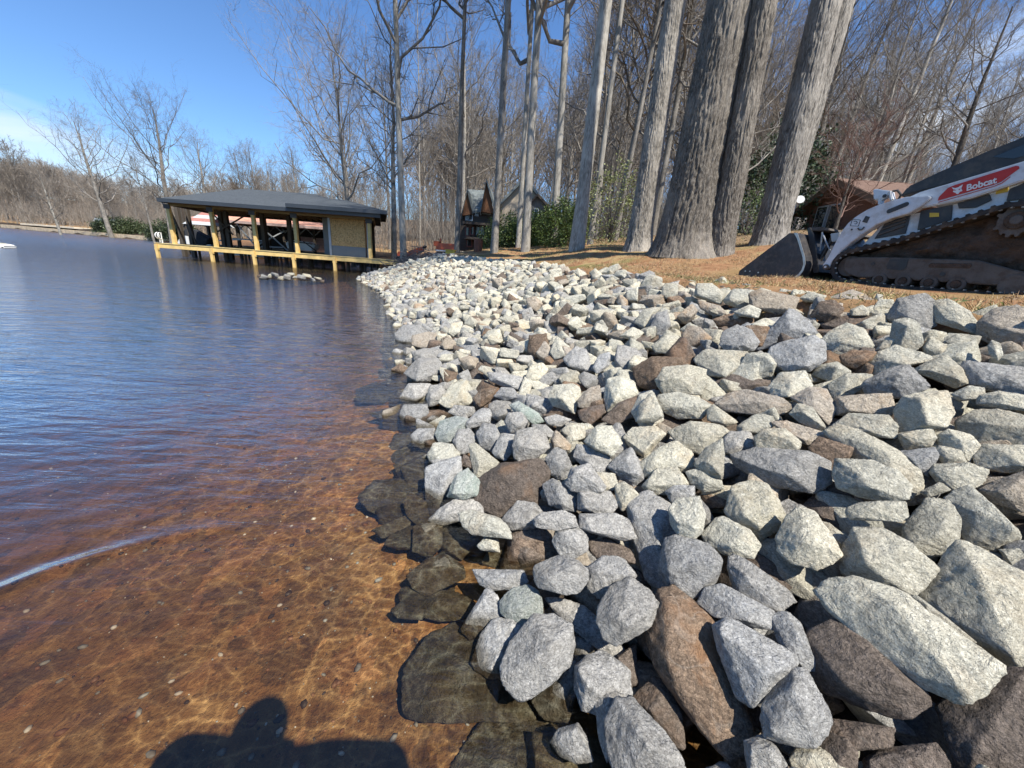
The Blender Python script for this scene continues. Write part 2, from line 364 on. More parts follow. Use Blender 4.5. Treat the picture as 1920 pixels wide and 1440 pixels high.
def water_mat():
    m = bpy.data.materials.new('lake_water'); m.use_nodes = True; nt = m.node_tree; nt.nodes.clear(); g = G(nt)
    out = g.new('ShaderNodeOutputMaterial'); p = g.pos()
    far = g.mapr(g.math('MULTIPLY', g.sep(p, 1), 1.0), 1.5, 26)
    n1 = g.noise(g.scale(p, (1.5, 7, 1), rot=(0, 0, 0.22)), 1.0, 5, 0.55, 0.8)
    n2 = g.noise(g.scale(p, (9, 26, 1), rot=(0, 0, -0.12)), 1.0, 4, 0.6, 0.5)
    n3 = g.noise(g.scale(p, (0.6, 2.2, 1), rot=(0, 0, -0.2)), 1.0, 6, 0.6)
    h = g.math('ADD', g.math('MULTIPLY', n1, 0.022), g.math('MULTIPLY', n2, 0.005))
    n5 = g.noise(g.scale(p, (2.6, 8.0, 1), rot=(0, 0, 0.05)), 1.0, 4, 0.6)
    h = g.math('MULTIPLY', h, g.mapr(g.sep(p, 1), 0.8, 4.5, 0.18, 1.0))
    h = g.math('ADD', h, g.math('MULTIPLY', g.math('ADD', g.math('MULTIPLY', n3, 0.30), g.math('MULTIPLY', n5, 0.10)), far))
    bn = g.bump(h, 1.0)
    geo = g.new('ShaderNodeNewGeometry'); dt = g.new('ShaderNodeVectorMath'); dt.operation = 'DOT_PRODUCT'; g.put(dt.inputs[0], geo.outputs['Incoming']); g.put(dt.inputs[1], bn)
    one = g.math('SUBTRACT', 1.0, g.math('MINIMUM', g.math('ABSOLUTE', dt.outputs['Value']), 1.0))
    fres = g.math('MULTIPLY_ADD', g.math('POWER', one, 5.0), 0.98, 0.02)
    gl = g.new('ShaderNodeBsdfGlossy'); g.put(gl.inputs['Roughness'], g.mapr(g.math('ADD', g.sep(p, 1), g.math('MULTIPLY', g.sep(p, 0), -0.4)), 6, 60, 0.03, 0.27)); g.put(gl.inputs['Normal'], bn)
    # caustic net painted into the transparent tint, imitating sunlight focused by ripples; fades offshore
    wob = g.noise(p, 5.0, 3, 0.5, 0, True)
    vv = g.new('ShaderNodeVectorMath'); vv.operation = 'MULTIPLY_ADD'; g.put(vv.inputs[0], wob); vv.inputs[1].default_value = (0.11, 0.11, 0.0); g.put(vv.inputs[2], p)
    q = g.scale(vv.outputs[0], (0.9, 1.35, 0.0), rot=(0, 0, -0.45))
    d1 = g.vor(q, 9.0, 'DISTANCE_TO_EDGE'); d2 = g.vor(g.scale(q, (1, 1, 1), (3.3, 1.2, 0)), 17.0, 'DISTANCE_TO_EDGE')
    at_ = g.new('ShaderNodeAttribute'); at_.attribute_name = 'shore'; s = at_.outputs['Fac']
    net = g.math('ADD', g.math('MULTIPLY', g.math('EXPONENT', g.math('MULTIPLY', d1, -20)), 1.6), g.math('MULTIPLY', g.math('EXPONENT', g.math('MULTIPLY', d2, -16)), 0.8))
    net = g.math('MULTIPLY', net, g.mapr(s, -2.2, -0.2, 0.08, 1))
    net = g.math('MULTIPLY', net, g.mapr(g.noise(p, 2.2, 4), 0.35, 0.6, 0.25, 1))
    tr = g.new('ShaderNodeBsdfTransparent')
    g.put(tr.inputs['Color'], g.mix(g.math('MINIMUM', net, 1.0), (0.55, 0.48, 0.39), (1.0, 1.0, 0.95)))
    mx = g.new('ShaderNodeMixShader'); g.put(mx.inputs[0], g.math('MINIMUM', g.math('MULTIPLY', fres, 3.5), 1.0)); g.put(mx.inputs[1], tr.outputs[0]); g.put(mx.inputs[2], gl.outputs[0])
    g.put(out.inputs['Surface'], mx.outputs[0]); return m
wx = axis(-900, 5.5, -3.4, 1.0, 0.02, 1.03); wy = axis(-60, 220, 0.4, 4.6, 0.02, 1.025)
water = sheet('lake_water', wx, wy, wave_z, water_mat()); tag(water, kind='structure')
_co = np.empty(len(water.data.vertices) * 3, dtype=np.float32); water.data.vertices.foreach_get('co', _co); _co = _co.reshape(-1, 3)
a_ = water.data.attributes.new('shore', 'FLOAT', 'POINT'); a_.data.foreach_set('value', sdist(_co[:, 0], _co[:, 1]).astype(np.float32))
# ================================================================== ROCKS
def rock_mat(name, dark, mid, light, stain, stain_amt, grain=1.0, rough=0.9):
    m, nt, b = ntree(name, rough, 0.25); g = G(nt); c = g.coord(); r = g.rnd(); z = g.sep(g.pos(), 2)
    off = g.new('ShaderNodeVectorMath'); off.operation = 'ADD'; g.put(off.inputs[0], c)
    cx = g.new('ShaderNodeCombineXYZ'); g.put(cx.inputs[0], g.math('MULTIPLY', r, 37.0)); g.put(cx.inputs[1], g.math('MULTIPLY', r, 91.0)); g.put(off.inputs[1], cx.outputs[0])
    v = off.outputs[0]
    n1 = g.noise(v, 5.5, 6, 0.62, 0.3); n2 = g.noise(v, 38, 5, 0.75); n3 = g.noise(g.scale(v, (1, 1, 2.2), rot=(0.5, 0.3, 0)), 90, 4, 0.85)
    k = g.mix(g.mapr(n1, 0.34, 0.66), dark, mid)
    k = g.mix(g.mapr(n2, 0.38, 0.64), k, light)
    k = g.mix(g.math('MULTIPLY', g.mapr(n3, 0.50, 0.62), 0.62 * grain), k, tuple(x * 0.40 for x in mid))
    k = g.mix(g.math('MULTIPLY', g.mapr(n3, 0.44, 0.34), 0.7 * grain), k, tuple(min(0.85, x * 1.55) for x in light))
    st = g.mapr(g.noise(v, 3.2, 6, 0.65, 0.4), 0.52, 0.66)
    k = g.mix(g.math('MULTIPLY', st, stain_amt), k, stain)
    r2 = g.math('FRACT', g.math('MULTIPLY', r, 17.31)); r3 = g.math('FRACT', g.math('MULTIPLY', r, 53.7))
    big = g.noise(g.scale(v, (1, 1, 2.4), rot=(0.9, 0.2, 0)), 9.0, 4, 0.55, 1.2)
    k = g.mix(g.math('MULTIPLY', g.mapr(big, 0.56, 0.64), g.mapr(r3, 0.3, 1, 0, 0.5)), k, tuple(x * 0.55 for x in dark))
    vein = g.math('SUBTRACT', 1.0, g.mapr(g.math('ABSOLUTE', g.math('SUBTRACT', g.noise(v, 4.0, 3, 0.5, 0.8), 0.5)), 0.0, 0.012))
    k = g.mix(g.math('MULTIPLY', vein, g.mapr(r2, 0.6, 1, 0, 0.22)), k, (0.66, 0.65, 0.60))
    k = g.mix(g.math('MULTIPLY', r2, 0.35), k, g.mix(1.0, k, (1.10, 0.98, 0.80), 'MULTIPLY'))
    hs = g.new('ShaderNodeHueSaturation'); g.put(hs.inputs['Color'], k); g.put(hs.inputs['Value'], g.mapr(r, 0, 1, 0.8, 1.13)); hs.inputs['Saturation'].default_value = 1.0
    k = hs.outputs[0]
    wet = g.mapr(g.math('ADD', z, g.math('MULTIPLY', g.math('SUBTRACT', n1, 0.5), 0.05)), 0.035, 0.012)
    k = g.mix(wet, k, g.mix(1.0, k, (0.40, 0.37, 0.31), 'MULTIPLY'))
    k = g.mix(g.mapr(z, 0.0, -0.07, 0, 0.55), k, g.mix(g.mapr(n1, 0.4, 0.6), (0.04, 0.042, 0.03), (0.16, 0.145, 0.10)))
    g.put(b.inputs['Base Color'], k); g.put(b.inputs['Roughness'], g.mapr(wet, 0, 1, rough, 0.42))
    h = g.math('ADD', g.math('MULTIPLY', n2, 0.8), g.math('MULTIPLY', n3, 0.35))
    bn = g.bump(h, 0.016, 1.0); g.put(b.inputs['Normal'], g.bump(g.math('ADD', n1, g.math('MULTIPLY', g.noise(v, 15, 5, 0.7, 0.5), 0.7)), 0.05, 0.9, bn))
    return m
RM = {
 'g': rock_mat('grey_granite', (0.205, 0.203, 0.195), (0.31, 0.308, 0.298), (0.45, 0.447, 0.43), (0.28, 0.25, 0.20), 0.2),
 'p': rock_mat('pale_granite', (0.32, 0.31, 0.26), (0.46, 0.445, 0.37), (0.60, 0.58, 0.485), (0.42, 0.32, 0.20), 0.32),
 'c': rock_mat('cream_rock', (0.42, 0.40, 0.31), (0.52, 0.49, 0.39), (0.62, 0.60, 0.50), (0.48, 0.35, 0.19), 0.35),
 'b': rock_mat('dark_brown_rock', (0.075, 0.060, 0.050), (0.13, 0.105, 0.085), (0.22, 0.18, 0.15), (0.24, 0.14, 0.08), 0.5),
 'r': rock_mat('rust_rock', (0.085, 0.065, 0.05), (0.17, 0.12, 0.085), (0.30, 0.225, 0.165), (0.30, 0.165, 0.085), 0.65),
 't': rock_mat('tan_rock', (0.24, 0.21, 0.17), (0.36, 0.31, 0.25), (0.47, 0.42, 0.35), (0.40, 0.25, 0.13), 0.55),
 'v': rock_mat('green_grey_rock', (0.21, 0.24, 0.22), (0.30, 0.33, 0.305), (0.43, 0.45, 0.42), (0.21, 0.29, 0.24), 0.5),
 'w': rock_mat('wet_dark_rock', (0.24, 0.24, 0.215), (0.36, 0.35, 0.31), (0.52, 0.50, 0.45), (0.10, 0.07, 0.04), 0.5),
}
RED_ROCK = 'br'
_ico = {}
def ico(l):
    if l not in _ico:
        bm = bmesh.new(); bmesh.ops.create_icosphere(bm, subdivisions=l, radius=1.0)
        V = np.array([v.co[:] for v in bm.verts]); F = np.array([[v.index for v in f.verts] for f in bm.faces]); bm.free()
        _ico[l] = (V / np.linalg.norm(V, axis=1)[:, None], F)
    return _ico[l]
def hull_planes(P):
    bm = bmesh.new()
    for p in P: bm.verts.new(p)
    bmesh.ops.convex_hull(bm, input=bm.verts[:], use_existing_faces=False)
    bm.normal_update(); N = []; H = []
    for f in bm.faces:
        n = np.array(f.normal[:]); q = np.array(f.verts[0].co[:]); h = n @ q
        if h < 0: n, h = -n, -h
        if f.calc_area() > 1e-9 and (np.asarray(P) @ n).max() <= h + 1e-4: N.append(n); H.append(max(h, 1e-4))
    bm.free(); return np.array(N), np.array(H)
def rock_surface(P, lvl, seed, chips=5, pw=26, rough=1.0):
    """a broken stone: a chipped, slightly worn polyhedron round the points P, with a rough skin"""
    rs = np.random.RandomState(seed); P = np.asarray(P, float); c = P.mean(0); Q = P - c
    N, H = hull_planes(Q); H = np.maximum(H, 0.22 * np.median(H))
    w, A = np.linalg.eigh(Q.T @ Q / len(Q)); sd = np.sqrt(np.maximum(w, 1e-8)); sd = np.maximum(sd, sd.max() * 0.45)
    D, F = ico(lvl); D = (D * sd) @ A.T; D = D / np.linalg.norm(D, axis=1)[:, None]
    cn = rs.randn(chips, 3); cn /= np.linalg.norm(cn, axis=1)[:, None]
    ch = (Q @ cn.T).max(0) * rs.uniform(0.84, 0.985, chips)
    N = np.vstack([N, cn]); H = np.concatenate([H, ch])
    q_ = np.maximum(D @ N.T / H, 0); qm = q_.max(1); r = 1.0 / (qm * np.power(np.power(q_ / qm[:, None], pw).sum(1), 1.0 / pw))
    size = np.median(r); q = D * r[:, None]
    u = q / size + seed * 3.7
    n1 = fbm(u * 1.7, 3, seed); n2 = fbm(u * 5.0, 3, seed + 5)
    ridge = 1 - np.abs(fbm(u * 2.6 + 11, 3, seed + 9))
    r = r * (1 + rough * (0.016 * n1 + 0.018 * n2 + 0.036 * (ridge - 0.75)))
    if lvl >= 5: r = r * (1 + rough * 0.012 * fbm(u * 15, 2, seed + 2))
    return D * r[:, None], F, c
# ---- stones read off the photograph: outline of each in the survey grids A to D, its kind of stone and how high it lies
GR = {'A': (640, 900, .375), 'B': (1200, 900, .375), 'C': (1200, 480, .375), 'D': (640, 460, 1 / 3.0)}
TRACE = """
A g 1 810,870 960,690 1060,690 1140,740 1168,830 1130,930 1040,1010 920,1100 870,1080 815,990|large rounded pale grey boulder
A g 0 660,900 710,760 760,705 850,705 890,745 830,840 810,975 740,980 665,940|upright grey rock shaped like a shoulder
A g 0 600,750 660,660 715,560 735,545 775,590 810,700 760,740 690,770 650,785|narrow grey rock pointing up like a fin
A v 0 800,610 850,550 930,530 980,560 1000,620 1000,700 890,725 850,700 800,660|round green-grey rock
A g 0 665,450 760,452 900,455 925,510 880,545 760,550 700,520|flat topped grey rock like a canoe
A g 1 970,430 1090,382 1180,410 1222,450 1228,500 1180,560 1090,572 1000,550 975,500|smooth grey rock with six sides
A g 0 1225,440 1300,390 1400,390 1465,480 1400,560 1290,590 1235,540|
A g 1 1290,630 1350,540 1450,490 1520,540 1577,620 1540,730 1460,780 1380,820 1320,780 1285,700|big five-sided grey boulder
A g -1 1030,600 1130,605 1220,640 1290,700 1340,800 1400,830 1380,890 1290,850 1180,760 1090,680|
A g 0 1180,940 1230,890 1300,865 1350,890 1430,950 1445,1100 1370,1150 1280,1160 1210,1140 1175,1040|domed grey rock
A g -1 950,1100 1020,1030 1100,1000 1160,910 1190,1000 1130,1200 1020,1190|
A g 1 1330,1220 1380,1110 1450,1100 1600,1250 1680,1370 1707,1450 1650,1520 1400,1520 1340,1370|large grey rock cut off by the bottom edge
A g 0 1270,1100 1330,1050 1410,1080 1400,1150 1330,1230 1330,1400 1290,1280|
A g 0 1045,1310 1090,1250 1180,1222 1220,1290 1255,1400 1170,1412 1080,1370|small lone grey rock standing in the shallows
A g 0 810,190 880,110 960,120 1010,170 960,240 860,245 810,220|
A g 1 965,200 1010,165 1110,155 1175,190 1175,230 1080,250 980,235|oval streaky grey rock
A g 0 1060,310 1080,250 1180,230 1228,290 1225,350 1170,385 1095,370|
A p 1 590,170 650,155 780,190 830,240 845,290 740,280 660,270 610,230|whitish rock shaped like an arrowhead
A b -1 830,270 900,235 1000,250 1050,310 1080,380 990,390 900,440 860,370|squarish brown rock
A b -1 1240,310 1330,290 1440,350 1470,420 1370,400 1270,390|
A p 0 680,330 720,285 780,300 790,360 700,350|
A g -1 510,230 560,200 640,260 670,310 600,390 520,370 500,320|half-wet dark grey rock
A g 0 440,200 500,140 590,90 690,110 700,165 600,200 500,225|
A g 0 1010,30 1060,0 1120,30 1180,70 1165,150 1110,150 1040,120|
A g 0 1190,60 1340,60 1385,120 1350,165 1290,170 1190,150|brick-shaped pale grey rock
A g 0 1190,175 1370,170 1430,200 1470,290 1400,300 1250,260 1190,235|
A p 0 1130,0 1200,-40 1360,-30 1380,50 1250,55 1140,40|
A p 0 1370,30 1410,10 1450,40 1490,80 1440,140 1400,150 1375,90|
A g -1 1430,130 1530,60 1640,130 1680,260 1620,330 1610,560 1520,480 1470,300|tall blue-grey slab standing in shade
A w 1 340,480 430,400 530,375 600,430 610,490 500,530 430,575 370,540|sunken dark rock just breaking the surface
A w 0 290,560 340,540 420,590 560,560 640,600 660,680 500,700 400,680 300,600|
A w 0 330,950 430,800 560,740 640,800 720,980 780,1010 740,1190 560,1190 420,1200 320,1180|very large flat dark slab under the water
A w 0 85,90 170,10 290,0 350,50 300,140 240,190 150,150|sunken brown slab
A w 1 310,110 350,65 420,110 440,200 380,220 330,180|
A w 0 160,250 320,180 350,220 300,270 210,290|
A w 0 210,320 260,270 350,230 365,340 290,345|
A w 1 365,240 430,215 500,230 500,330 440,385 360,350|
A w 0 740,1200 820,1070 900,1040 970,1190 880,1210|
A w -1 700,1220 1000,1210 1100,1230 1040,1440 900,1540 600,1540 560,1440|broad brown slab on the lake bed
A w 0 250,650 300,610 420,650 400,700 280,690|
A b -1 1380,890 1470,830 1480,1020 1430,1030|
A b -1 1455,1100 1560,1000 1620,1010 1690,1160 1720,1340 1620,1300 1500,1160|long dark brown rock with a pointed top
B r 0 40,740 110,590 180,555 240,620 330,680 380,740 430,1110 545,1200 540,1330 440,1380 230,1180 90,960|huge rust-brown boulder
B c 0 430,170 470,40 560,10 640,30 690,110 725,190 690,240 600,290 480,230|cream-coloured blocky rock
B p 1 150,150 180,100 290,90 320,180 310,250 260,300 200,280 160,220|
B g 0 130,60 180,20 270,30 270,90 160,110|
B g 0 100,460 110,380 130,300 180,290 330,320 405,420 370,500 250,610 150,550|tall pale blue-grey rock narrowing downwards
B p 0 310,270 370,190 420,190 540,250 592,320 560,385 450,375 350,340|small pyramid-shaped pale rock
B p 1 690,290 740,190 800,140 870,170 960,290 1002,370 950,410 880,440 740,400 700,350|pale peaked rock like a tent
B p 0 870,200 950,220 1050,300 1010,340 950,300|
B g -1 585,350 610,300 700,310 880,440 930,500 900,595 800,580 680,530 600,440|
B g 0 440,400 480,380 560,420 740,560 765,600 690,650 580,610 480,560 450,480|grey lens-shaped rock
B g 0 300,620 340,545 420,530 560,610 655,655 650,740 560,730 380,680|thin grey rock lying flat
B g 1 380,740 450,705 560,760 740,860 777,910 700,1010 560,1120 490,1080 440,940 400,840|triangular dark-faced grey boulder
B g 0 660,680 730,660 800,720 840,820 890,945 830,945 750,880 690,800|
B g 1 625,1130 680,1030 770,950 830,960 900,1090 948,1190 930,1260 880,1330 760,1320 640,1280 615,1200|egg-shaped grey-green boulder
B p 1 905,560 960,520 1090,510 1300,570 1450,690 1600,800 1780,920 1770,970 1640,1080 1560,1090 1380,1010 1220,880 1050,720 960,650|longest pale slab tilted towards the lake
B b 0 845,780 980,710 1100,780 1250,920 1400,1040 1440,1100 1290,1190 1130,1110 940,1060 840,950|broad dark brown slab
B p 0 1400,580 1520,440 1600,320 1700,360 1920,490 2000,600 2000,900 1880,920 1660,790 1500,700|huge flat pale slab
B p 1 1365,590 1400,590 1520,680 1670,800 1570,800 1440,700|
B p 1 1010,390 1060,290 1080,235 1200,240 1330,310 1400,390 1480,440 1360,575 1190,535 1020,460|chunky pale rock with greenish left end
B p 0 1320,240 1430,100 1540,110 1600,200 1590,290 1540,360 1400,390 1340,320|
B p 1 1030,150 1100,115 1200,110 1320,110 1330,180 1300,205 1140,195 1060,195|thin pale capstone
B b -1 820,130 960,20 1060,70 1080,200 1060,300 950,240 880,180|dark brown rock half buried in shade
B p 0 1530,100 1600,50 1660,30 1760,130 1895,250 1880,290 1770,345 1640,310 1590,220|pale ridged rock like a roof
B t 0 1700,50 1800,0 1960,-50 1990,140 1900,150 1780,110|
B b 0 1490,1130 1600,1060 1800,970 1960,950 2040,1440 1640,1540 1560,1300|great dark brown boulder in the bottom right corner
B b 0 885,1310 960,1270 1040,1290 1085,1360 1080,1440 980,1470|
B p 0 755,1400 790,1335 880,1330 960,1380 1040,1460 800,1520|
B g 0 525,1310 620,1280 680,1340 730,1420 740,1520 560,1520|
B b 0 1130,1400 1200,1350 1400,1330 1480,1320 1550,1450 1500,1550 1150,1520|low dark brown rock cut off by the bottom edge
B b 0 900,1190 1100,1215 1260,1240 1250,1330 1060,1350 950,1290|
B g -1 910,440 1000,400 1010,520 930,500|
B p 0 1800,350 1900,350 1960,450 1900,500 1860,420|
B p -1 1500,330 1570,310 1850,380 1850,450 1800,470 1700,390 1600,350|
B p 0 1400,60 1500,10 1550,50 1440,90|
C g 0 475,1000 590,965 830,985 930,1030 942,1130 870,1180 680,1150 580,1100 490,1050|broad grey table-shaped rock
C p 1 980,1100 990,1020 1170,1030 1290,1080 1350,1150 1330,1210 1250,1225 1100,1200 1000,1160|smooth pale loaf-shaped boulder
C p 0 935,880 1000,850 1100,880 1280,970 1390,1070 1400,1180 1340,1210 1300,1080 1120,1010 950,910|long pale slab sloping down to the right
C p 0 970,850 1050,790 1240,800 1280,850 1275,910 1180,900 1080,880|
C p 0 1455,1080 1480,1045 1640,1040 1755,1080 1700,1140 1600,1190 1500,1140|
C g 0 1290,980 1470,960 1490,1000 1440,1100 1380,1060 1340,1010|
C p 0 1470,970 1500,950 1600,970 1630,1030 1520,1045|
C p 0 1490,900 1550,870 1640,885 1700,950 1640,1030 1600,980 1500,950|
C p 0 1680,1000 1720,945 1920,950 1990,980 1960,1060 1850,1080 1690,1060|
C p 0 1590,830 1640,785 1780,770 1900,800 1990,860 1960,930 1870,950 1700,930 1600,880|wide pale hump-backed rock at the right edge
C p 0 1290,890 1450,855 1480,910 1450,950 1330,965|
C p 1 1275,780 1320,710 1400,690 1530,680 1562,780 1530,850 1450,860 1310,880|squat pale cube-like rock
C t 0 990,710 1060,700 1250,690 1265,770 1250,795 1100,790 990,795|brick-like tan rock
C g 1 1110,640 1220,580 1330,540 1440,650 1330,710 1150,690|low grey pyramid rock
C p 0 1370,570 1450,530 1530,500 1600,560 1640,640 1580,660 1470,610|
C p 0 1140,530 1200,480 1280,450 1440,500 1450,520 1340,550 1180,590|
C p 0 945,640 1040,590 1160,590 1130,640 1050,700 980,720 950,670|
C p 0 650,650 700,590 820,580 858,650 800,690 740,705 660,700|
C t 0 385,740 450,690 530,672 700,710 755,760 700,790 560,790 430,770|long flat rock stained orange
C b -1 325,660 470,595 640,625 650,650 560,680 400,720|
C p 0 750,790 790,740 860,760 930,860 880,870 800,830|
C t 0 760,710 850,660 930,670 980,760 940,840 880,790 800,740|
C p 0 90,700 190,685 290,710 355,750 300,810 190,810 110,770|
C p 0 335,770 370,745 490,830 430,850 340,820|
C p 0 0,700 60,680 115,820 80,850 0,850 -40,780|
C p 0 150,880 260,830 400,850 440,880 400,950 300,990 210,950|
C p 0 490,850 580,790 660,800 670,850 600,880 500,890|
C p 1 580,900 620,870 720,865 797,930 790,975 650,970 585,960|
C t 0 660,830 740,830 940,890 930,930 830,940 740,900|
C g 0 425,910 450,880 550,880 565,960 480,1005 425,980|
C g 1 270,1040 330,960 410,920 418,1010 410,1110 330,1090|
C r 0 845,960 900,910 1060,960 1050,1000 970,1030 960,1090 940,1000|
C c 0 5,1040 100,960 180,930 260,990 265,1070 140,1080 30,1100|rock with a yellowish patch
C g 0 20,1150 80,1070 180,1060 240,1140 150,1190 60,1190|
C g 0 235,1080 300,1065 400,1120 410,1160 320,1180 260,1140|
C r -1 285,1190 400,1160 450,1200 420,1260 330,1260|
C p 0 270,520 330,470 420,480 530,480 540,500 430,610 350,590|
C p 1 90,620 130,560 240,550 325,570 325,640 300,690 190,690 100,680|pale rock with an orange cap
C r 0 -30,560 60,510 200,510 230,550 120,600 80,680 0,640|big orange-stained rock
C p 0 495,560 540,490 640,490 680,540 650,600 540,610|
C g 1 630,480 690,440 860,400 920,440 918,520 850,570 740,580 680,540|big grey rock with a flat front
C g 0 580,470 640,380 740,275 770,275 840,330 875,390 740,430 650,450|tallest grey peaked boulder
C p 0 905,430 950,380 1030,340 1110,370 1170,460 1000,490 930,510|big pale mound-shaped rock
C r 0 1000,500 1060,470 1180,480 1150,520 1080,560 1020,550|
C g 1 405,440 420,370 480,345 550,370 590,430 560,470 440,480|
C t 0 210,400 240,350 300,360 355,410 330,450 250,450|
C p 0 60,450 130,400 195,405 200,450 180,490 80,480|
C g -1 195,480 230,440 310,470 300,540 210,520|
C p 1 1255,400 1270,330 1340,315 1390,340 1415,430 1380,470 1300,470|upright pale rock like a molar
C g 0 1240,310 1290,220 1420,195 1475,230 1475,340 1400,390 1380,340 1260,325|largest grey boulder on the crest
C p 0 1180,470 1230,410 1290,400 1320,450 1220,480|
C g 0 1470,230 1560,220 1640,270 1690,340 1680,390 1600,350 1490,330|
C t 0 1700,330 1780,270 1880,255 1990,290 2020,420 1900,470 1800,460 1700,400|massive tan boulder at the right edge
C p 0 1530,430 1580,390 1650,410 1640,450 1550,455|
C p 0 1415,460 1450,400 1530,450 1520,500 1430,500|
C p 1 1740,450 1760,420 1800,440 1815,490 1790,520 1745,490|
C p 0 1560,690 1640,650 1720,660 1725,710 1600,725|
C g 0 1615,570 1640,530 1920,560 2010,600 1990,690 1850,690 1650,650|dark grey block with a straight top edge
C g 0 1690,700 1800,680 2000,710 1990,780 1800,760 1690,740|
C b 0 850,300 900,230 970,220 1015,260 1000,310 930,330|round dark brown rock
C b -1 910,340 1050,300 1180,310 1250,380 1190,420 1100,380 960,390|wide dark brown slab
C t 0 555,190 600,170 790,210 760,270 690,290 560,260|long tan-grey block
C p 0 420,220 470,165 570,170 560,240 500,260 430,240|
C p 1 275,200 290,140 360,140 420,190 400,240 330,220|
C t 0 290,220 400,250 430,290 370,300 300,260|
C p 0 105,200 120,140 185,140 190,190 150,220|
C t 0 940,210 1060,170 1120,190 1180,230 1030,245|
C g 0 800,210 850,180 930,200 900,230 830,230|
C p 0 1050,270 1110,245 1145,270 1140,300 1060,300|
C p 0 470,280 550,245 600,270 590,310 500,300|
C r -1 360,320 450,290 560,300 560,350 400,350|
C p 0 1185,190 1215,195 1210,235 1165,225|
D c 0 1480,850 1500,760 1570,740 1640,770 1660,830 1620,890 1530,920 1500,930|cream six-sided rock
D t 0 1330,870 1400,800 1450,790 1460,870 1400,910 1340,910|
D p 0 1170,860 1200,790 1330,785 1345,850 1310,940 1200,900|
D c 0 1040,740 1060,680 1130,660 1160,700 1120,760 1060,780|
D r 0 1050,600 1060,510 1150,500 1165,560 1150,640 1080,630|upright rust-tan block
D p 0 1175,600 1210,510 1280,570 1270,630 1200,640|
D g 1 825,715 900,720 1010,740 1000,810 900,790 840,760|
D t 0 400,510 480,490 550,500 555,570 450,575 400,560|tan boulder with a rounded top
D g 0 360,720 430,640 540,640 570,700 500,760 420,770|
D g 0 330,960 350,900 480,895 485,950 440,1020 350,1010|grey rock right on the waterline
D g 0 390,1070 430,1035 520,1030 525,1090 450,1140 400,1110|
D v 0 530,1060 560,990 640,965 710,980 680,1050 600,1110 550,1100|turquoise-green tinted rock
D g 0 630,1100 660,1040 720,1035 760,1080 720,1160 660,1170|
D g 0 700,1000 780,920 850,920 830,1000 720,1030|
D g 0 830,900 870,875 950,880 945,960 880,985 840,960|
D v 0 950,900 1000,880 1100,940 1140,990 1080,1005 980,940|
D g 1 920,990 940,945 1010,940 1045,990 1020,1040 950,1055|small round ball-like grey rock
D g 0 760,1060 800,1005 860,1010 895,1080 850,1160 780,1130|
D g 0 850,1160 900,1060 970,1070 970,1150 930,1210 870,1190|
D g 1 970,1130 990,1050 1080,1030 1140,1060 1165,1140 1100,1190 1020,1225 980,1190|plump grey rock with a notched right side
D g 0 1145,970 1210,950 1290,980 1230,1020 1160,1010|
D p 0 1240,1040 1290,1000 1370,1010 1370,1080 1300,1110|
D t 0 1180,1100 1210,1040 1290,1120 1280,1150 1200,1150|
D g 0 1155,1200 1200,1140 1260,1160 1300,1260 1240,1320 1170,1280|
D g 0 1310,1190 1330,1125 1450,1140 1520,1210 1460,1300 1370,1250|
D g 1 1265,1340 1300,1260 1390,1230 1480,1350 1460,1400 1300,1380|grey rock with a sharp peak
D c 1 1370,1100 1440,1020 1520,1020 1575,1110 1520,1180 1420,1140|cream rock with a shaded underside
D p 0 1590,1080 1640,1030 1760,1020 1820,1060 1700,1190 1640,1150|
D g 0 1505,1250 1580,1170 1630,1140 1690,1240 1700,1310 1640,1350|
D p 0 490,1180 520,1110 620,1120 660,1170 650,1220 500,1225|
D g 0 480,1440 475,1260 560,1225 660,1200 670,1280 600,1400 560,1500 490,1520|tall grey slab leaning into the water
D v 1 600,1410 640,1300 710,1260 780,1330 770,1400 690,1425|teardrop green-grey rock
D p 0 720,1130 760,1120 880,1220 830,1290 760,1320 735,1220|
D b 0 670,1240 690,1170 750,1220 730,1250|
D b 0 780,1320 900,1240 1100,1210 1165,1270 1130,1400 1080,1480 880,1520 760,1440|largest smooth brown boulder
D b 0 1470,980 1560,890 1690,840 1640,960 1540,1010|flat dark brown rock
D b 0 1330,930 1400,910 1470,895 1480,940 1400,1010 1350,980|
D p 1 1660,990 1680,900 1750,825 1810,960 1760,990|
D g 0 1070,1010 1150,1010 1190,1050 1180,1080 1100,1060|
D g 0 330,860 380,780 500,780 480,840 420,890|
D g 0 480,860 500,790 560,790 590,830 560,880 500,910|
D c 0 550,880 620,790 700,760 740,830 720,890 600,910|
D g 0 600,940 640,900 750,910 750,950 680,970|
D r 0 740,860 790,810 880,800 840,870 780,910|
D g 0 860,850 900,800 960,800 1010,860 920,870|
D p 0 990,850 1030,740 1070,790 1050,850|
D w 0 90,880 90,810 200,770 290,830 230,890|flat square slab lying under the water
D w 0 160,950 280,915 330,960 300,1020|
D w 0 300,1240 400,1170 480,1170 470,1280 380,1390|
D g 0 400,600 470,580 560,590 560,650 420,660|
D t 0 660,640 720,620 770,640 760,690 700,700|
D t 0 560,560 590,520 650,540 640,580 580,590|
D g 0 300,500 350,450 450,450 500,500 400,560 320,560|
D c 0 600,490 620,440 680,430 670,490 630,510|
D p 0 690,440 730,400 780,440 740,470|
D p 0 1400,370 1500,360 1540,400 1480,430 1410,430|
D p 0 1650,430 1700,360 1780,350 1740,440 1700,470|
D g 0 1730,480 1770,390 1830,370 1850,450 1800,520|
D p 0 1570,510 1640,460 1700,490 1650,540|
D g 0 1540,640 1560,560 1650,580 1690,620 1600,700 1550,700|
D g 0 1410,690 1450,620 1510,600 1510,680 1440,720|
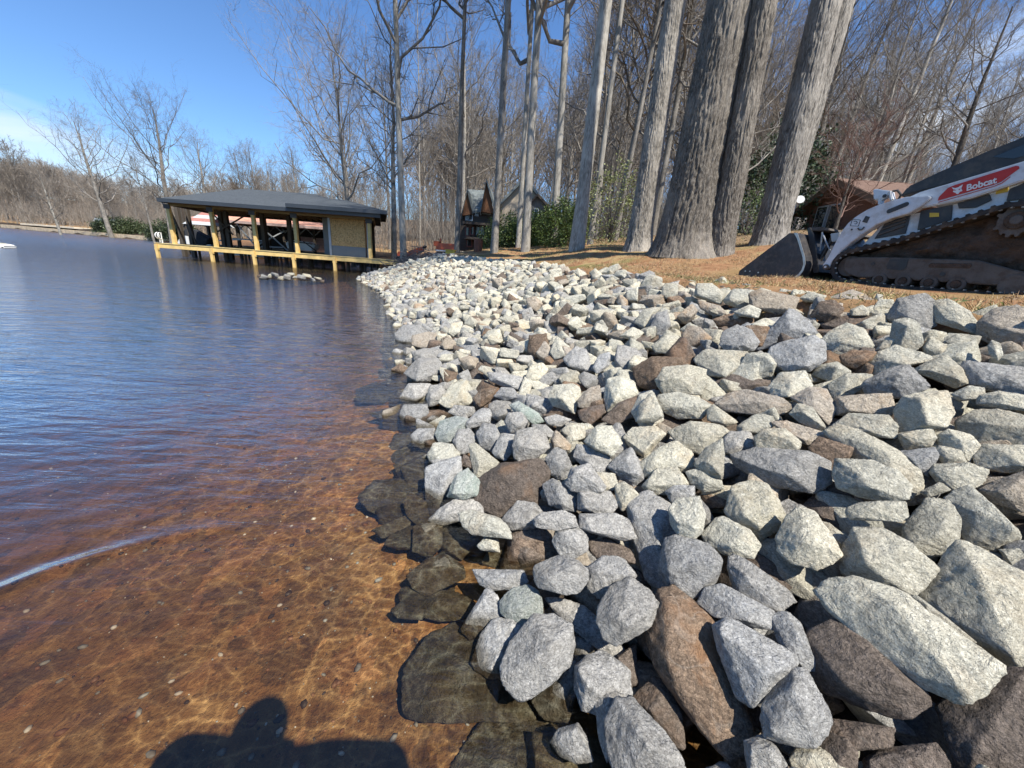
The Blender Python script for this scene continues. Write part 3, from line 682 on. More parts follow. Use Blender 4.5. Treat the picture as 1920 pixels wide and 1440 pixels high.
D g 0 1250,640 1320,570 1380,590 1410,710 1340,700 1280,680|
D t 0 1040,300 1090,290 1130,330 1100,370 1050,370|
D p 0 1310,150 1330,130 1380,160 1340,190|
D c 0 890,410 990,390 1000,430 940,450|
D t 0 240,650 280,630 300,660 260,680|
D r 0 280,700 330,665 370,690 350,730|
D b -1 1170,680 1200,650 1250,640 1280,690 1240,700|
D g -1 1050,900 1050,840 1110,850 1200,900 1300,930 1240,960 1130,960|
D g 0 500,1210 640,1200 660,1240 560,1260|
"""
TR = []
for ln in TRACE.strip().splitlines():
    a_, nm_ = ln.split("|"); t_ = a_.split()
    TR.append((t_[0], t_[1], int(t_[2]), [tuple(map(float, q.split(","))) for q in t_[3:]], nm_ or None))
def march(x, y, dz=0.0):
    r = pix_ray(x, y); lo = 0.6; o = np.array([0, 0, CAM_H])
    ts = np.arange(0.5, 30, 0.02); rr = np.array(r[:])
    P = o + ts[:, None] * rr; d = P[:, 2] - (rock_z(P[:, 0], P[:, 1]) + dz)
    i = int(np.argmax(d < 0)); t = ts[i] if d[i] < 0 else ts[-1]
    return o + rr * t
ROCKS = []       # records of every traced stone: (object, px, py, pixel size, kind, name)
def traced(i, g, kind, lift, poly, nm):
    ox, oy, s = GR[g]; P = np.array(poly, float) * s + np.array([ox, oy])
    cx, cy = P.mean(0); rs = np.random.RandomState(1000 + i); P = (P - [cx, cy]) * 1.13 + [cx, cy]
    dz = {0: 0.0, 1: 0.07, -1: -0.10, 2: 0.12, -2: -0.2}[lift]
    if kind == 'w':
        zz = {0: -0.10, 1: -0.04, -1: -0.14}[lift]; C = np.array(onz(cx, cy, zz)[:])
    else: C = march(cx, cy, dz)
    cp = np.array([0, 0, CAM_H]); view = cp - C; dist = np.linalg.norm(view); view /= dist
    n = view * 0.75 + np.array([-0.15, 0, 0.55 if kind != 'w' else 1.2]); n /= np.linalg.norm(n)
    ring = []
    for x, y in P:
        r = np.array(pix_ray(x, y)[:]); t = ((C - cp) @ n) / (r @ n); ring.append(cp + r * t)
    ring = np.array(ring); C = ring.mean(0); off = ring - C
    area = np.sqrt(abs(np.linalg.det((off.T @ off) / len(off) + np.eye(3) * 1e-9)) ** (1 / 3) + 1e-9)
    size = np.sqrt(np.mean((off ** 2).sum(1)))
    # flat stones stay flat; the near face is a few broken planes, the far face bulges into the heap
    ev = np.linalg.eigvalsh(off.T @ off / len(off)); minor = math.sqrt(max(ev[1], 1e-6))
    th = minor * (0.85 if kind != 'w' else 0.55)
    pts = [ring + rs.randn(*ring.shape) * 0.01 * size - view * th * rs.uniform(-0.2, 0.35, (len(ring), 1))]
    k = rs.randint(2, 4)
    ctr = off[rs.choice(len(off), k, replace=False)] * rs.uniform(0.1, 0.85, (k, 1))
    pts.append(C + ctr + view * th * rs.uniform(0.7, 1.25, (k, 1)))
    back = off * rs.uniform(0.45, 0.8, (len(off), 1))
    pts.append(C + back - view * th * rs.uniform(1.0, 1.7, (len(off), 1)) - np.array([0, 0, 1]) * th * 0.3)
    px = np.ptp(P[:, 0]) + np.ptp(P[:, 1]); lvl = 5 if px > 120 else 4
    V, F, c = rock_surface(np.vstack(pts), lvl, 1000 + i, chips=2, pw=220, rough=0.85)
    o = mesh_np('granite_rock' if kind in 'gpcv' else 'brown_rock' if kind in 'brt' else 'sunken_rock', V, F, RM[kind], loc=c)
    ROCKS.append([o, cx, cy, px, kind, nm, P])
    return o
for i, (g_, kd, lf, poly, nm) in enumerate(TR):
    if kd == 'g' and nm is None and g_ in 'CB' and i % 3: kd = 'p'
    traced(i, g_, kd, lf, poly, nm)
# ---- the rest of the riprap
def in_poly(px, py, P):
    n = len(P); ins = False; j = n - 1
    for i in range(n):
        if (P[i, 1] > py) != (P[j, 1] > py) and px < (P[j, 0] - P[i, 0]) * (py - P[i, 1]) / (P[j, 1] - P[i, 1]) + P[i, 0]: ins = not ins
        j = i
    return ins
def project(p):
    d = Vector(p) - Vector((0, 0, CAM_H)); z = d.dot(fw)
    if z < 0.05: return None
    return 960 + FPX * d.dot(RT) / z, 720 - FPX * d.dot(UP) / z, z
rs = np.random.RandomState(5)
PROTO = []
for k in range(16):
    P = np.array([(a, b, c) for a in (-.62, .62) for b in (-.62, .62) for c in (-.62, .62)]) + rs.randn(8, 3) * 0.20; P = np.vstack([P, rs.randn(2, 3) * 0.55])
    P *= np.array([1.15, rs.uniform(0.75, 1.05), rs.uniform(0.55, 0.9)]); PROTO.append((P, 300 + k))
proto_me = {}
def proto_mesh(k, lvl):
    if (k, lvl) not in proto_me:
        V, F, c = rock_surface(PROTO[k][0], lvl, PROTO[k][1], chips=2, pw=200, rough=0.85); proto_me[(k, lvl)] = (V, F)
    return proto_me[(k, lvl)]
cells = {}
def ok_spot(x, y, r, key):
    cx_, cy_ = int(x / 0.5), int(y / 0.5)
    for i in range(cx_ - 1, cx_ + 2):
        for j in range(cy_ - 1, cy_ + 2):
            for (a, b, c) in cells.get((key, i, j), ()):
                if (a - x) ** 2 + (b - y) ** 2 < (0.70 * (r + c)) ** 2: return False
    cells.setdefault((key, cx_, cy_), []).append((x, y, r)); return True
kinds_far = ['g'] * 56 + ['p'] * 30 + ['c'] * 10 + ['t'] * 5 + ['v'] * 1 + ['b'] * 3 + ['r'] * 1
kinds_hi = ['g'] * 14 + ['p'] * 48 + ['c'] * 26 + ['t'] * 8 + ['b'] * 3 + ['r'] * 2
kinds_under = ['g'] * 34 + ['b'] * 26 + ['t'] * 12 + ['p'] * 20 + ['r'] * 8
FILL = []
tb = [(R[6][:, 0].min(), R[6][:, 0].max(), R[6][:, 1].min(), R[6][:, 1].max(), R[6]) for R in ROCKS if R[4] != 'w']
for layer, tries in (('top', 26000), ('mid', 16000), ('low', 16000)):
    for t in range(tries):
        y = rs.uniform(-1.2, 24.6); s_off = rs.uniform(-0.45, 4.35 if y < 20 else 4.8); x = shore_x(y) + s_off * 1.09
        sd_ = float(sdist(np.array(x), np.array(y)))
        if sd_ < -0.42 or sd_ > 4.15 + 0.35 * math.sin(y * 2.1) * math.sin(y * 0.7 + 1): continue
        r = rs.uniform(0.085, 0.185) * (1.0 if rs.rand() < 0.85 else 1.35)
        if sd_ > 3.4: r *= rs.uniform(0.6, 1.1)
        if math.hypot(x, y) < 0.75 or (y < 1.9 and sd_ < 0.30 and layer == 'top') or (y < 2.2 and sd_ < -0.1) or (y < 10 and sd_ < -0.16): continue
        z = float(rock_z(np.array(x), np.array(y)))
        pr = project((x, y, z)); inside = False; nearz = False
        if pr is not None and -200 < pr[0] < 2120 and pr[1] < 1600:
            for (x0, x1, y0, y1, P) in tb:
                if x0 - 15 < pr[0] < x1 + 15 and y0 - 15 < pr[1] < y1 + 15:
                    nearz = True
                    if in_poly(pr[0], pr[1], P): inside = True; break
        if layer == 'top':
            if inside: continue
            if nearz: r = min(r, 0.12); lift = -0.05 if pr[1] < 700 else -0.10 if pr[1] < 950 else -0.17
            else: lift = rs.uniform(-0.01, 0.05)
        elif layer == 'mid': lift = (-0.12 if pr[1] < 900 else -0.2) if (nearz or inside) else -0.05
        else: lift = -0.24
        if sd_ < 0: lift = min(lift, -0.02) - 0.02
        if not ok_spot(x, y, r, layer): continue
        kk = (kinds_far if sd_ + rs.randn() * 0.35 < 1.0 else kinds_hi) if layer == 'top' else kinds_under
        FILL.append(dict(x=x, y=y, z=z + lift - 0.25 * r, r=r, layer=layer, pr=pr, kind=kk[rs.randint(len(kk))], near=nearz or inside,
                         k=rs.randint(16), rot=Matrix.Rotation(rs.uniform(0, 6.28), 3, 'Z') @ Matrix.Rotation(rs.uniform(-0.7, 0.7), 3, 'X') @ Matrix.Rotation(rs.uniform(-0.5, 0.5), 3, 'Y'),
                         sc=(r * rs.uniform(0.95, 1.3), r * rs.uniform(0.85, 1.15), r * rs.uniform(0.8, 1.15))))
def seen_size(f):
    if f['pr'] is None or f['layer'] != 'top': return 0
    x, y, z = f['pr']
    if not (0 < x < 1920 and 0 < y < 1440): return 0
    return f['r'] / z * (0.55 if f['near'] else 1)
FILL.sort(key=seen_size, reverse=True)
N_IND = max(0, 296 - len(ROCKS))
ind_mesh = {}
for f in FILL[:N_IND]:
    key = (f['k'], f['kind'])
    if key not in ind_mesh:
        V, F = proto_mesh(f['k'], 4); V = V * 0.14
        o = mesh_np('granite_rock' if f['kind'] in 'gpcv' else 'brown_rock', V, F, RM[f['kind']]); ind_mesh[key] = o.data
    else:
        o = link(bpy.data.objects.new('granite_rock' if f['kind'] in 'gpcv' else 'brown_rock', ind_mesh[key]))
    o.matrix_world = Matrix.Translation((f['x'], f['y'], f['z'])) @ (f['rot'] @ Matrix.Diagonal([q / 0.14 for q in f['sc']])).to_4x4()
    ROCKS.append([o, f['pr'][0], f['pr'][1], 2 * FPX * 2 * f['r'] / f['pr'][2], f['kind'], None, None])
# every further stone of the heap, too many to name
def heap(name, items, lvl, label):
    Vs, Fs, Ms = [], [], []; base = 0; order = list('gpcvtbr')
    for f in items:
        V, F = proto_mesh(f['k'], lvl); M = np.array(f['rot'] @ Matrix.Diagonal(f['sc']))
        Vs.append(V @ M.T + np.array([f['x'], f['y'], f['z']])); Fs.append(F + base); base += len(V); Ms.append(np.full(len(F), order.index(f['kind'])))
    o = mesh_np(name, np.vstack(Vs), np.vstack(Fs), [HEAPM[q] for q in order], mi=np.concatenate(Ms)); tag(o, label, 'rocks', kind='stuff'); return o
def heap_mat(k, base):
    m = base.copy(); nt = m.node_tree
    for n in list(nt.nodes):
        if n.type == 'OBJECT_INFO':       # per-stone variation from the island id instead of the object id
            gm = nt.nodes.new('ShaderNodeNewGeometry')
            for l in list(n.outputs['Random'].links): nt.links.new(gm.outputs['Random Per Island'], l.to_socket)
    return m
HEAPM = {k: heap_mat(k, m) for k, m in RM.items()}
rest = FILL[N_IND:]
heap('riprap_stones', [f for f in rest if f['y'] > 7], 3, 'small pale broken stones heaped along the bank towards the boathouse')['label']
nr = [f for f in rest if f['y'] <= 7]
heap('riprap_stones', nr, 4, 'grey and brown stones filling the gaps beneath the larger near boulders')
# a low row of stones in the water in front of the dock
row = [(497, 519, 9, 'g'), (508, 518, 8, 'p'), (518, 519, 8, 'g'), (527, 521, 7, 'p'), (538, 521, 9, 'g'), (546, 518, 8, 'p'), (556, 519, 8, 'p'), (566, 521, 9, 'g'), (577, 521, 8, 'p'), (588, 524, 7, 'g'), (596, 523, 8, 'p'), (487, 522, 5, 'b'), (604, 526, 5, 'b')]
for i, (px, py, w, kd) in enumerate(row):
    p = onz(px, py + 4, 0.0); r = w / FPX * p.y * 1.0
    V, F = proto_mesh((i * 5 + 3) % 16, 3)
    o = mesh_np('island_rock', V, F, RM[kd]); o.location = (p.x, p.y, 0.06 + 0.05 * (i % 3))
    o.scale = (r, r * 0.8, r * 0.75); o.rotation_euler = (0.3 * math.sin(i), 0.2 * math.cos(i * 2), i * 1.3)
    ORD = ['', 'second', 'third', 'fourth', 'fifth', 'sixth', 'seventh', 'eighth', 'ninth', 'tenth']
    lab = {0: 'pale stone at the left end of the row standing in the water before the dock', 10: 'pale stone at the right end of the row standing in the water before the dock',
           11: 'low dark stone awash just left of the row in front of the dock', 12: 'low dark stone awash just right of the row in front of the dock'}.get(i, '%s stone from the left in the low row standing before the dock' % ORD[min(i, 9)])
    tag(o, lab, 'rock', 'row of rocks in front of the dock')
# ---- labels: each traced stone by its look, the others by their look and the nearest named stone
LOOK = {'g': 'blue-grey', 'p': 'pale grey', 'c': 'cream', 'b': 'dark brown', 'r': 'rust-stained', 't': 'tan', 'v': 'green-tinted', 'w': 'dark submerged'}
named = [R for R in ROCKS if R[5]]
used = set()
def place_words(cx, cy):
    if cy < 560: return 'near the crest by the lawn' if cx > 1150 else 'in the far part of the heap'
    if cy < 760: return 'in the upper part of the bank'
    if cy < 1040: return 'in the middle of the bank'
    return 'in the foreground'
for R in ROCKS:
    o, cx, cy, px, kd, nm, P = R
    if nm:
        lab = nm + ' ' + place_words(cx, cy) if len(nm.split()) < 9 and 'water' not in nm and 'corner' not in nm and 'edge' not in nm else nm
        if kd == 'w' and 'water' not in lab and 'lake' not in lab: lab = nm + ' in the shallow water'
    else:
        c_ = sorted(named, key=lambda q: (q[1] - cx) ** 2 + ((q[2] - cy) * 1.3) ** 2)
        shape = 'rock'
        if P is not None:
            w_, h_ = np.ptp(P[:, 0]), np.ptp(P[:, 1]); shape = 'long rock' if w_ > 1.7 * h_ else 'upright rock' if h_ > 1.15 * w_ else 'blocky rock'
        size = 'large ' if px > 190 else '' if px > 90 else 'small '
        lab = None
        for q in c_[:6]:
            dx, dy = cx - q[1], cy - q[2]
            if abs(dx) > 2 * abs(dy): dr = 'right of' if dx > 0 else 'left of'
            elif abs(dy) > 2 * abs(dx): dr = 'below' if dy > 0 else 'above'
            else: dr = ('below' if dy > 0 else 'above') + ' and ' + ('right of' if dx > 0 else 'left of')
            ref = ' '.join(q[5].split()[:7])
            cand = '%s%s %s %s the %s' % (size, LOOK[kd], shape, dr, ref)
            if cand not in used: lab = cand; break
        lab = lab or cand
    used.add(lab); tag(o, ' '.join(lab.split()[:16]), 'rock', 'rocks of the riprap bank' if kd != 'w' else 'dark rocks under the shallow water')
# ---- pebbles lying on the lake bed
Vs, Fs, Ms = [], [], []; base = 0; D1, F1 = ico(1)
for i in range(7000):
    u = rs.rand() ** 0.7; y = 0.45 + 5.0 * rs.rand() ** 1.5; x = shore_x(y) - rs.uniform(0.05, 3.6)
    if fbm(np.array([[x * 1.3, y * 1.3, 4.0]]), 2, 77)[0] < rs.uniform(-0.9, 0.5): continue
    r = 0.0028 + 0.013 * rs.rand() ** 6; z = float(land_z(np.array(x), np.array(y)))
    M = np.diag([r * rs.uniform(1, 1.8), r, r * 0.6]); a = rs.uniform(0, 6.28); Rz = np.array([[math.cos(a), -math.sin(a), 0], [math.sin(a), math.cos(a), 0], [0, 0, 1]])
    Vs.append((D1 + rs.randn(*D1.shape) * 0.08) @ (Rz @ M).T + np.array([x, y, z + r * 0.3])); Fs.append(F1 + base); base += len(D1); Ms.append(np.full(len(F1), rs.choice([0, 1, 1, 2, 2, 2, 2, 2, 3, 3])))
pm = [paint('pebble_white', (0.62, 0.58, 0.50), 0.6), paint('pebble_grey', (0.27, 0.26, 0.23), 0.6), paint('pebble_brown', (0.24, 0.12, 0.055), 0.6, 0.4), paint('pebble_dark', (0.07, 0.05, 0.035), 0.6)]
tag(mesh_np('pebbles', np.vstack(Vs), np.vstack(Fs), pm, mi=np.concatenate(Ms)), 'small white and brown pebbles scattered over the clay lake bed', 'pebbles', kind='stuff')
# ================================================================== TREES
def bark_mat(name, c0, c1, c2, zs=0.22, sc=9, bump=0.03):
    m, nt, b = ntree(name, 0.95, 0.15); g = G(nt); c = g.coord(); r = g.rnd()
    v = g.scale(c, (sc, sc, sc * zs)); n = g.noise(v, 1.0, 7, 0.65, 0.6); n2 = g.noise(c, 0.8, 5, 0.6); n3 = g.noise(g.scale(c, (sc * 5, sc * 5, sc)), 1.0, 4, 0.7)
    k = g.mix(g.mapr(n, 0.36, 0.62), c0, c1); k = g.mix(g.mapr(n3, 0.45, 0.7), k, c2)
    k = g.mix(g.mapr(n2, 0.48, 0.66, 0, 0.5), k, tuple(x * 1.35 for x in c2))
    hs = g.new('ShaderNodeHueSaturation'); g.put(hs.inputs['Color'], k); g.put(hs.inputs['Value'], g.mapr(r, 0, 1, 0.78, 1.2))
    g.put(b.inputs['Base Color'], hs.outputs[0]); g.put(b.inputs['Normal'], g.bump(g.math('ADD', n, g.math('MULTIPLY', n3, 0.4)), bump, 1.0)); return m
BARK = bark_mat('bark_grey', (0.085, 0.077, 0.066), (0.23, 0.21, 0.185), (0.39, 0.36, 0.315))
BARKW = bark_mat('bark_pale', (0.15, 0.14, 0.12), (0.32, 0.30, 0.26), (0.46, 0.43, 0.38), 0.35, 6, 0.015)
BARKD = bark_mat('bark_dark', (0.05, 0.042, 0.035), (0.11, 0.095, 0.08), (0.19, 0.17, 0.145))
OAK = bark_mat('oak_bark', (0.045, 0.038, 0.031), (0.135, 0.118, 0.098), (0.29, 0.26, 0.22), 0.12, 15, 0.035)
def twig_mat(name, c0, c1):
    m, nt, b = ntree(name, 0.9, 0.1); g = G(nt); c = g.coord(); r = g.rnd()
    k = g.mix(g.mapr(g.noise(c, 0.7, 4), 0.35, 0.65), c0, c1)
    hs = g.new('ShaderNodeHueSaturation'); g.put(hs.inputs['Color'], k); g.put(hs.inputs['Value'], g.mapr(r, 0, 1, 0.75, 1.25))
    g.put(b.inputs['Base Color'], hs.outputs[0]); return m
TWIG = twig_mat('twigs_grey', (0.135, 0.122, 0.108), (0.285, 0.262, 0.232))
TWIGB = twig_mat('twigs_budding', (0.15, 0.125, 0.09), (0.25, 0.20, 0.16))
TWIGF = twig_mat('twigs_far', (0.175, 0.15, 0.125), (0.30, 0.262, 0.22))
def nrm(a): return a / np.maximum(np.linalg.norm(a, axis=-1, keepdims=True), 1e-9)
def tubes(P, Rr, k, taper_tip=True):
    """P (M,N,3) centre lines, Rr (M,N) radii -> verts, quads"""
    M, N, _ = P.shape; T = np.empty_like(P); T[:, 1:-1] = P[:, 2:] - P[:, :-2]; T[:, 0] = P[:, 1] - P[:, 0]; T[:, -1] = P[:, -1] - P[:, -2]; T = nrm(T)
    ref = np.where(np.abs(T[:, :1, 2:3]) > 0.9, np.array([1.0, 0, 0]), np.array([0, 0, 1.0])); A = nrm(np.cross(T, ref)); B = np.cross(T, A)
    an = np.arange(k) * 2 * math.pi / k
    V = P[:, :, None] + (A[:, :, None] * np.cos(an)[:, None] + B[:, :, None] * np.sin(an)[:, None]) * Rr[:, :, None, None]
    idx = np.arange(M * N * k).reshape(M, N, k); j = np.roll(idx, -1, axis=2)
    F = np.stack([idx[:, :-1], j[:, :-1], j[:, 1:], idx[:, 1:]], -1).reshape(-1, 4)
    return V.reshape(-1, 3), F
def grow(P, Rr, per, n, len_f, ang, up, wig, rs, r_f=0.55, t0=0.2, rmin=0.006, tw=1.0):
    """children of the branches P: per each, n points each"""
    M, N, _ = P.shape; K = M * per; pi = np.repeat(np.arange(M), per)
    t = np.clip(t0 + (0.99 - t0) * ((np.tile(np.arange(per), M) + rs.rand(K)) / per), 0, 0.995); f = t * (N - 1); i0 = np.minimum(f.astype(int), N - 2); w = (f - i0)[:, None]
    base = P[pi, i0] * (1 - w) + P[pi, i0 + 1] * w; T = nrm(P[pi, i0 + 1] - P[pi, i0]); rb = Rr[pi, i0] * (1 - w[:, 0]) + Rr[pi, i0 + 1] * w[:, 0]
    L = np.linalg.norm(P[:, -1] - P[:, 0], axis=1)[pi]
    rnd_ = nrm(rs.randn(K, 3)); side = nrm(rnd_ - T * (rnd_ * T).sum(1, keepdims=True)); a = ang + rs.randn(K) * 0.18
    D = nrm(T * np.cos(a)[:, None] + side * np.sin(a)[:, None] + np.array([0, 0, 1.0]) * up)
    ln = L * len_f * rs.uniform(0.6, 1.25, K) * (1.15 - 0.55 * t)
    u = np.linspace(0, 1, n)[None, :, None]
    bend = nrm(rs.randn(K, 3))[:, None] * wig * (u ** 1.6) + np.array([0, 0, up * 0.6]) * u ** 2
    C = base[:, None] + (D[:, None] * u + bend) * ln[:, None, None]
    if n > 2: C[:, 1:-1] += rs.randn(K, n - 2, 3) * (ln * wig * 0.16)[:, None, None]
    rr = np.maximum(np.minimum(rb * r_f, ln * 0.022)[:, None] * (1 - 0.72 * np.linspace(0, 1, n))[None, :], rmin * (1 - 0.35 * np.linspace(0, 1, n))[None, :] * tw)
    return C, rr
def tree_data(seed, h=24, r=0.26, crown=0.42, spread=0.26, nb=24, ang=0.75, up=0.35, wig=0.22, c2=8, c3=7, c4=4, tw=1.0, lean=0.02, trunk_end=1.0, b_rf=0.5):
    rs = np.random.RandomState(seed); N = 16; t = np.linspace(0, 1, N)
    tp = np.zeros((1, N, 3)); tp[0, :, 2] = t * h * trunk_end; wob = np.cumsum(rs.randn(N, 2) * 0.010 * h / 6, axis=0); tp[0, :, :2] = wob * (t[:, None] ** 0.6) + t[:, None] * h * lean * rs.randn(2)
    tr = (r * (1 - 0.86 * t ** 1.15) + r * 0.25 * np.exp(-t * h / 0.5))[None]
    V0, F0 = tubes(tp, tr, 12)
    out = []
    # main limbs
    K = nb; tt = crown + (0.985 - crown) * (np.arange(K) + rs.rand(K)) / K; f = tt * (N - 1); i0 = np.minimum(f.astype(int), N - 2); w = (f - i0)[:, None]
    base = tp[0, i0] * (1 - w) + tp[0, i0 + 1] * w; az = np.arange(K) * 2.4 + rs.rand(K) * 1.0
    q = (tt - crown) / (1 - crown); el = 0.25 + up * 1.2 + 0.55 * q + rs.randn(K) * 0.12
    D = np.stack([np.cos(az) * np.cos(el), np.sin(az) * np.cos(el), np.sin(el)], -1)
    ln = h * spread * (0.55 + 0.9 * np.sin(np.clip(q * 0.8 + 0.18, 0, 1) * math.pi)) * rs.uniform(0.65, 1.15, K) * (1 - 0.45 * q)
    n = 8; u = np.linspace(0, 1, n)[None, :, None]
    C = base[:, None] + (D[:, None] * u + np.array([0, 0, 0.32]) * u ** 2) * ln[:, None, None]; C[:, 1:] += np.cumsum(rs.randn(K, n - 1, 3), 1) * (ln * wig * 0.09)[:, None, None]
    R1 = (np.minimum(np.interp(tt, t, tr[0]) * b_rf, ln * 0.022 + 0.01)[:, None] * (1 - 0.75 * np.linspace(0, 1, n))[None]).clip(0.012 * tw)
    out.append(tubes(C, R1, 6))
    C2, R2 = grow(C, R1, c2, 5, 0.42, ang, up * 0.5, wig, rs, 0.6, 0.15, 0.010, tw); out.append(tubes(C2, R2, 4))
    C3, R3 = grow(C2, R2, c3, 4, 0.48, ang, up * 0.4, wig, rs, 0.6, 0.12, 0.0065, tw); out.append(tubes(C3, R3, 3))
    if c4:
        C4, R4 = grow(C3, R3, c4, 3, 0.55, ang, up * 0.3, wig, rs, 0.7, 0.1, 0.0045, tw); out.append(tubes(C4, R4, 3))
    V = []; F = []; b = 0
    for v, f_ in out: V.append(v); F.append(f_ + b); b += len(v)
    return (V0, F0), (np.vstack(V), np.vstack(F))
PT = {}
def make_proto(key, bark, twig, **kw):
    (V0, F0), (V1, F1) = tree_data(**kw)
    h = kw.get('h', 24)
    def me(n, V, F, mat):
        o = mesh_np(n, V, F, mat); d = o.data; bpy.data.objects.remove(o); return d
    PT[key] = (me('trunk', V0, F0, bark), me('crown', V1, F1, twig), h, kw.get('r', 0.26))
for k in range(4): make_proto('tall%d' % k, BARK, TWIG, seed=10 + k, h=24, r=0.25, crown=0.34 + 0.05 * k, spread=0.25, nb=23, up=0.26, wig=0.38, ang=0.74)
for k in range(2): make_proto('pale%d' % k, BARKW, TWIG, seed=20 + k, h=24, r=0.25, crown=0.30, spread=0.22, nb=20, up=0.26, wig=0.38)
for k in range(3): make_proto('thin%d' % k, BARKW if k == 1 else BARK, TWIG, seed=30 + k, h=20, r=0.13, crown=0.28, spread=0.19, nb=18, up=0.36, wig=0.34, c2=7, c3=6, c4=4, ang=0.55)
for k in range(3): make_proto('wide%d' % k, BARKD if k == 1 else BARK, TWIG, seed=40 + k, h=22, r=0.30, crown=0.30, spread=0.36, nb=20, up=0.25, wig=0.42, c2=9, c3=7, c4=4, ang=0.8)
make_proto('bud', BARK, TWIGB, seed=50, h=20, r=0.2, crown=0.3, spread=0.3, nb=22, up=0.3, wig=0.4, c2=9, c3=8, c4=4, ang=0.8)
for k in range(3): make_proto('far%d' % k, BARK, TWIGF, seed=60 + k, h=17, r=0.22, crown=0.25, spread=0.34, nb=22, up=0.3, wig=0.35, c2=7, c3=6, c4=3, tw=3.4, ang=0.8)
def plant_tree(key, x, y, h, r, rz, label, group=None, name='bare_tree', lean=(0, 0), z=None):
    tm, cm, ph, prd = PT[key]; z = float(land_z(np.array(x), np.array(y))) - 0.1 if z is None else z
    t = thing(name, label, 'tree', (x, y, z), rz, group); t.rotation_euler = (lean[0], lean[1], rz)
    s = h / ph; a = bpy.data.objects.new('trunk', tm); link(a, t); a.scale = (r / prd, r / prd, s)
    b = bpy.data.objects.new('crown', cm); link(b, t); b.scale = (s, s, s)
    # the thicker or thinner trunk keeps its own axis, so the crown is carried by the same wobble
    if abs(r / prd - s) > 0.0: b.scale = (0.5 * s + 0.5 * r / prd if r / prd < s else s, ) * 2 + (s,)
    return t
def px_tree(key, bx, Y, r, top, label, group=None, rz=0.0, lean=(0, 0)):
    p = at(bx, 460, Y); x = p.x; z = float(land_z(np.array(x), np.array(Y))) - 0.1
    h = (at(top[0], top[1], Y).z - z) if top else 25
    return plant_tree(key, x, Y, h, r, rz, label, group, z=z, lean=lean)
# trees one can point at
px_tree('wide0', 214, 74, 0.40, (192, 232), 'tall spreading bare tree on the far shore left of the hedge', rz=0.4, lean=(0, -0.05))
px_tree('wide2', 325, 62, 0.42, (310, 205), 'tallest bare tree behind the left end of the boathouse roof', rz=2.0)
px_tree('wide0', 396, 60, 0.28, (395, 268), 'round-crowned bare tree above the middle of the boathouse roof', rz=3.3)
px_tree('bud', 472, 62, 0.2, (468, 290), 'small bare tree peeping over the boathouse roof ridge', rz=1.2)
px_tree('thin0', 292, 56, 0.16, (262, 300), 'thin leaning bare tree at the left corner of the boathouse roof', rz=1.9, lean=(0, -0.16))
px_tree('pale0', 122, 66, 0.22, (106, 318), 'pale bare trunk standing at the sandy edge of the far shore', rz=0.9, lean=(0, -0.10))
px_tree('wide2', 662, 33, 0.20, (612, 110), 'leftmost tall bare tree of the near wood, leaning towards the lake', rz=1.0, lean=(0, -0.07))
px_tree('tall0', 738, 28, 0.20, (705, 60), 'grey trunk with crooked limbs just left of the pale straight one', rz=2.2, lean=(0, -0.03))
px_tree('pale1', 757, 25, 0.20, None, 'straight pale trunk standing between the dock and the orange machine', rz=0.2)
px_tree('tall2', 857, 24.5, 0.15, None, 'dark slender trunk before the left corner of the dark cabin', rz=0.8)
px_tree('tall3', 927, 18.5, 0.155, None, 'smooth grey trunk in front of the cabin beside the rusty barrel', rz=2.9)
px_tree('pale0', 972, 20, 0.12, None, 'left one of two close trunks in front of the cream gable', rz=1.4)
px_tree('pale1', 986, 18, 0.175, None, 'right one of two close trunks in front of the cream gable', rz=4.4)
px_tree('pale0', 1037, 19, 0.165, None, 'pale trunk rising from the evergreens, slightly leaning', rz=2.5, lean=(0, 0.015))
px_tree('pale1', 1082, 13.6, 0.215, None, 'stout pale trunk right of the evergreens with dark knots', rz=3.6, lean=(0, -0.012))
px_tree('thin1', 1106, 15.5, 0.10, None, 'narrow trunk close behind the stout pale one', rz=0.6)
px_tree('thin2', 1152, 19, 0.10, None, 'thin pale trunk among the light green shrub, leaning right', rz=5.1, lean=(0, 0.05))
px_tree('wide1', 1366, 12.5, 0.13, (1500, 60), 'thin dark tree behind the huge oak pair', rz=1.1, lean=(0, 0.10))
px_tree('bud', 1405, 24, 0.2, (1400, 60), 'bare tree with pale budding twigs between the two huge trunks', rz=2.2)
px_tree('wide1', 1735, 17.5, 0.13, (1800, 5), 'dark bare tree with crooked limbs behind the loader', rz=0.3)
px_tree('wide1', 1868, 15.5, 0.12, (1935, 60), 'dark bare tree at the right edge of the photo', rz=2.4, lean=(0, 0.06))
px_tree('wide0', 1580, 26, 0.24, (1600, 130), 'spreading bare tree behind the ridge of the brick house', rz=1.0)
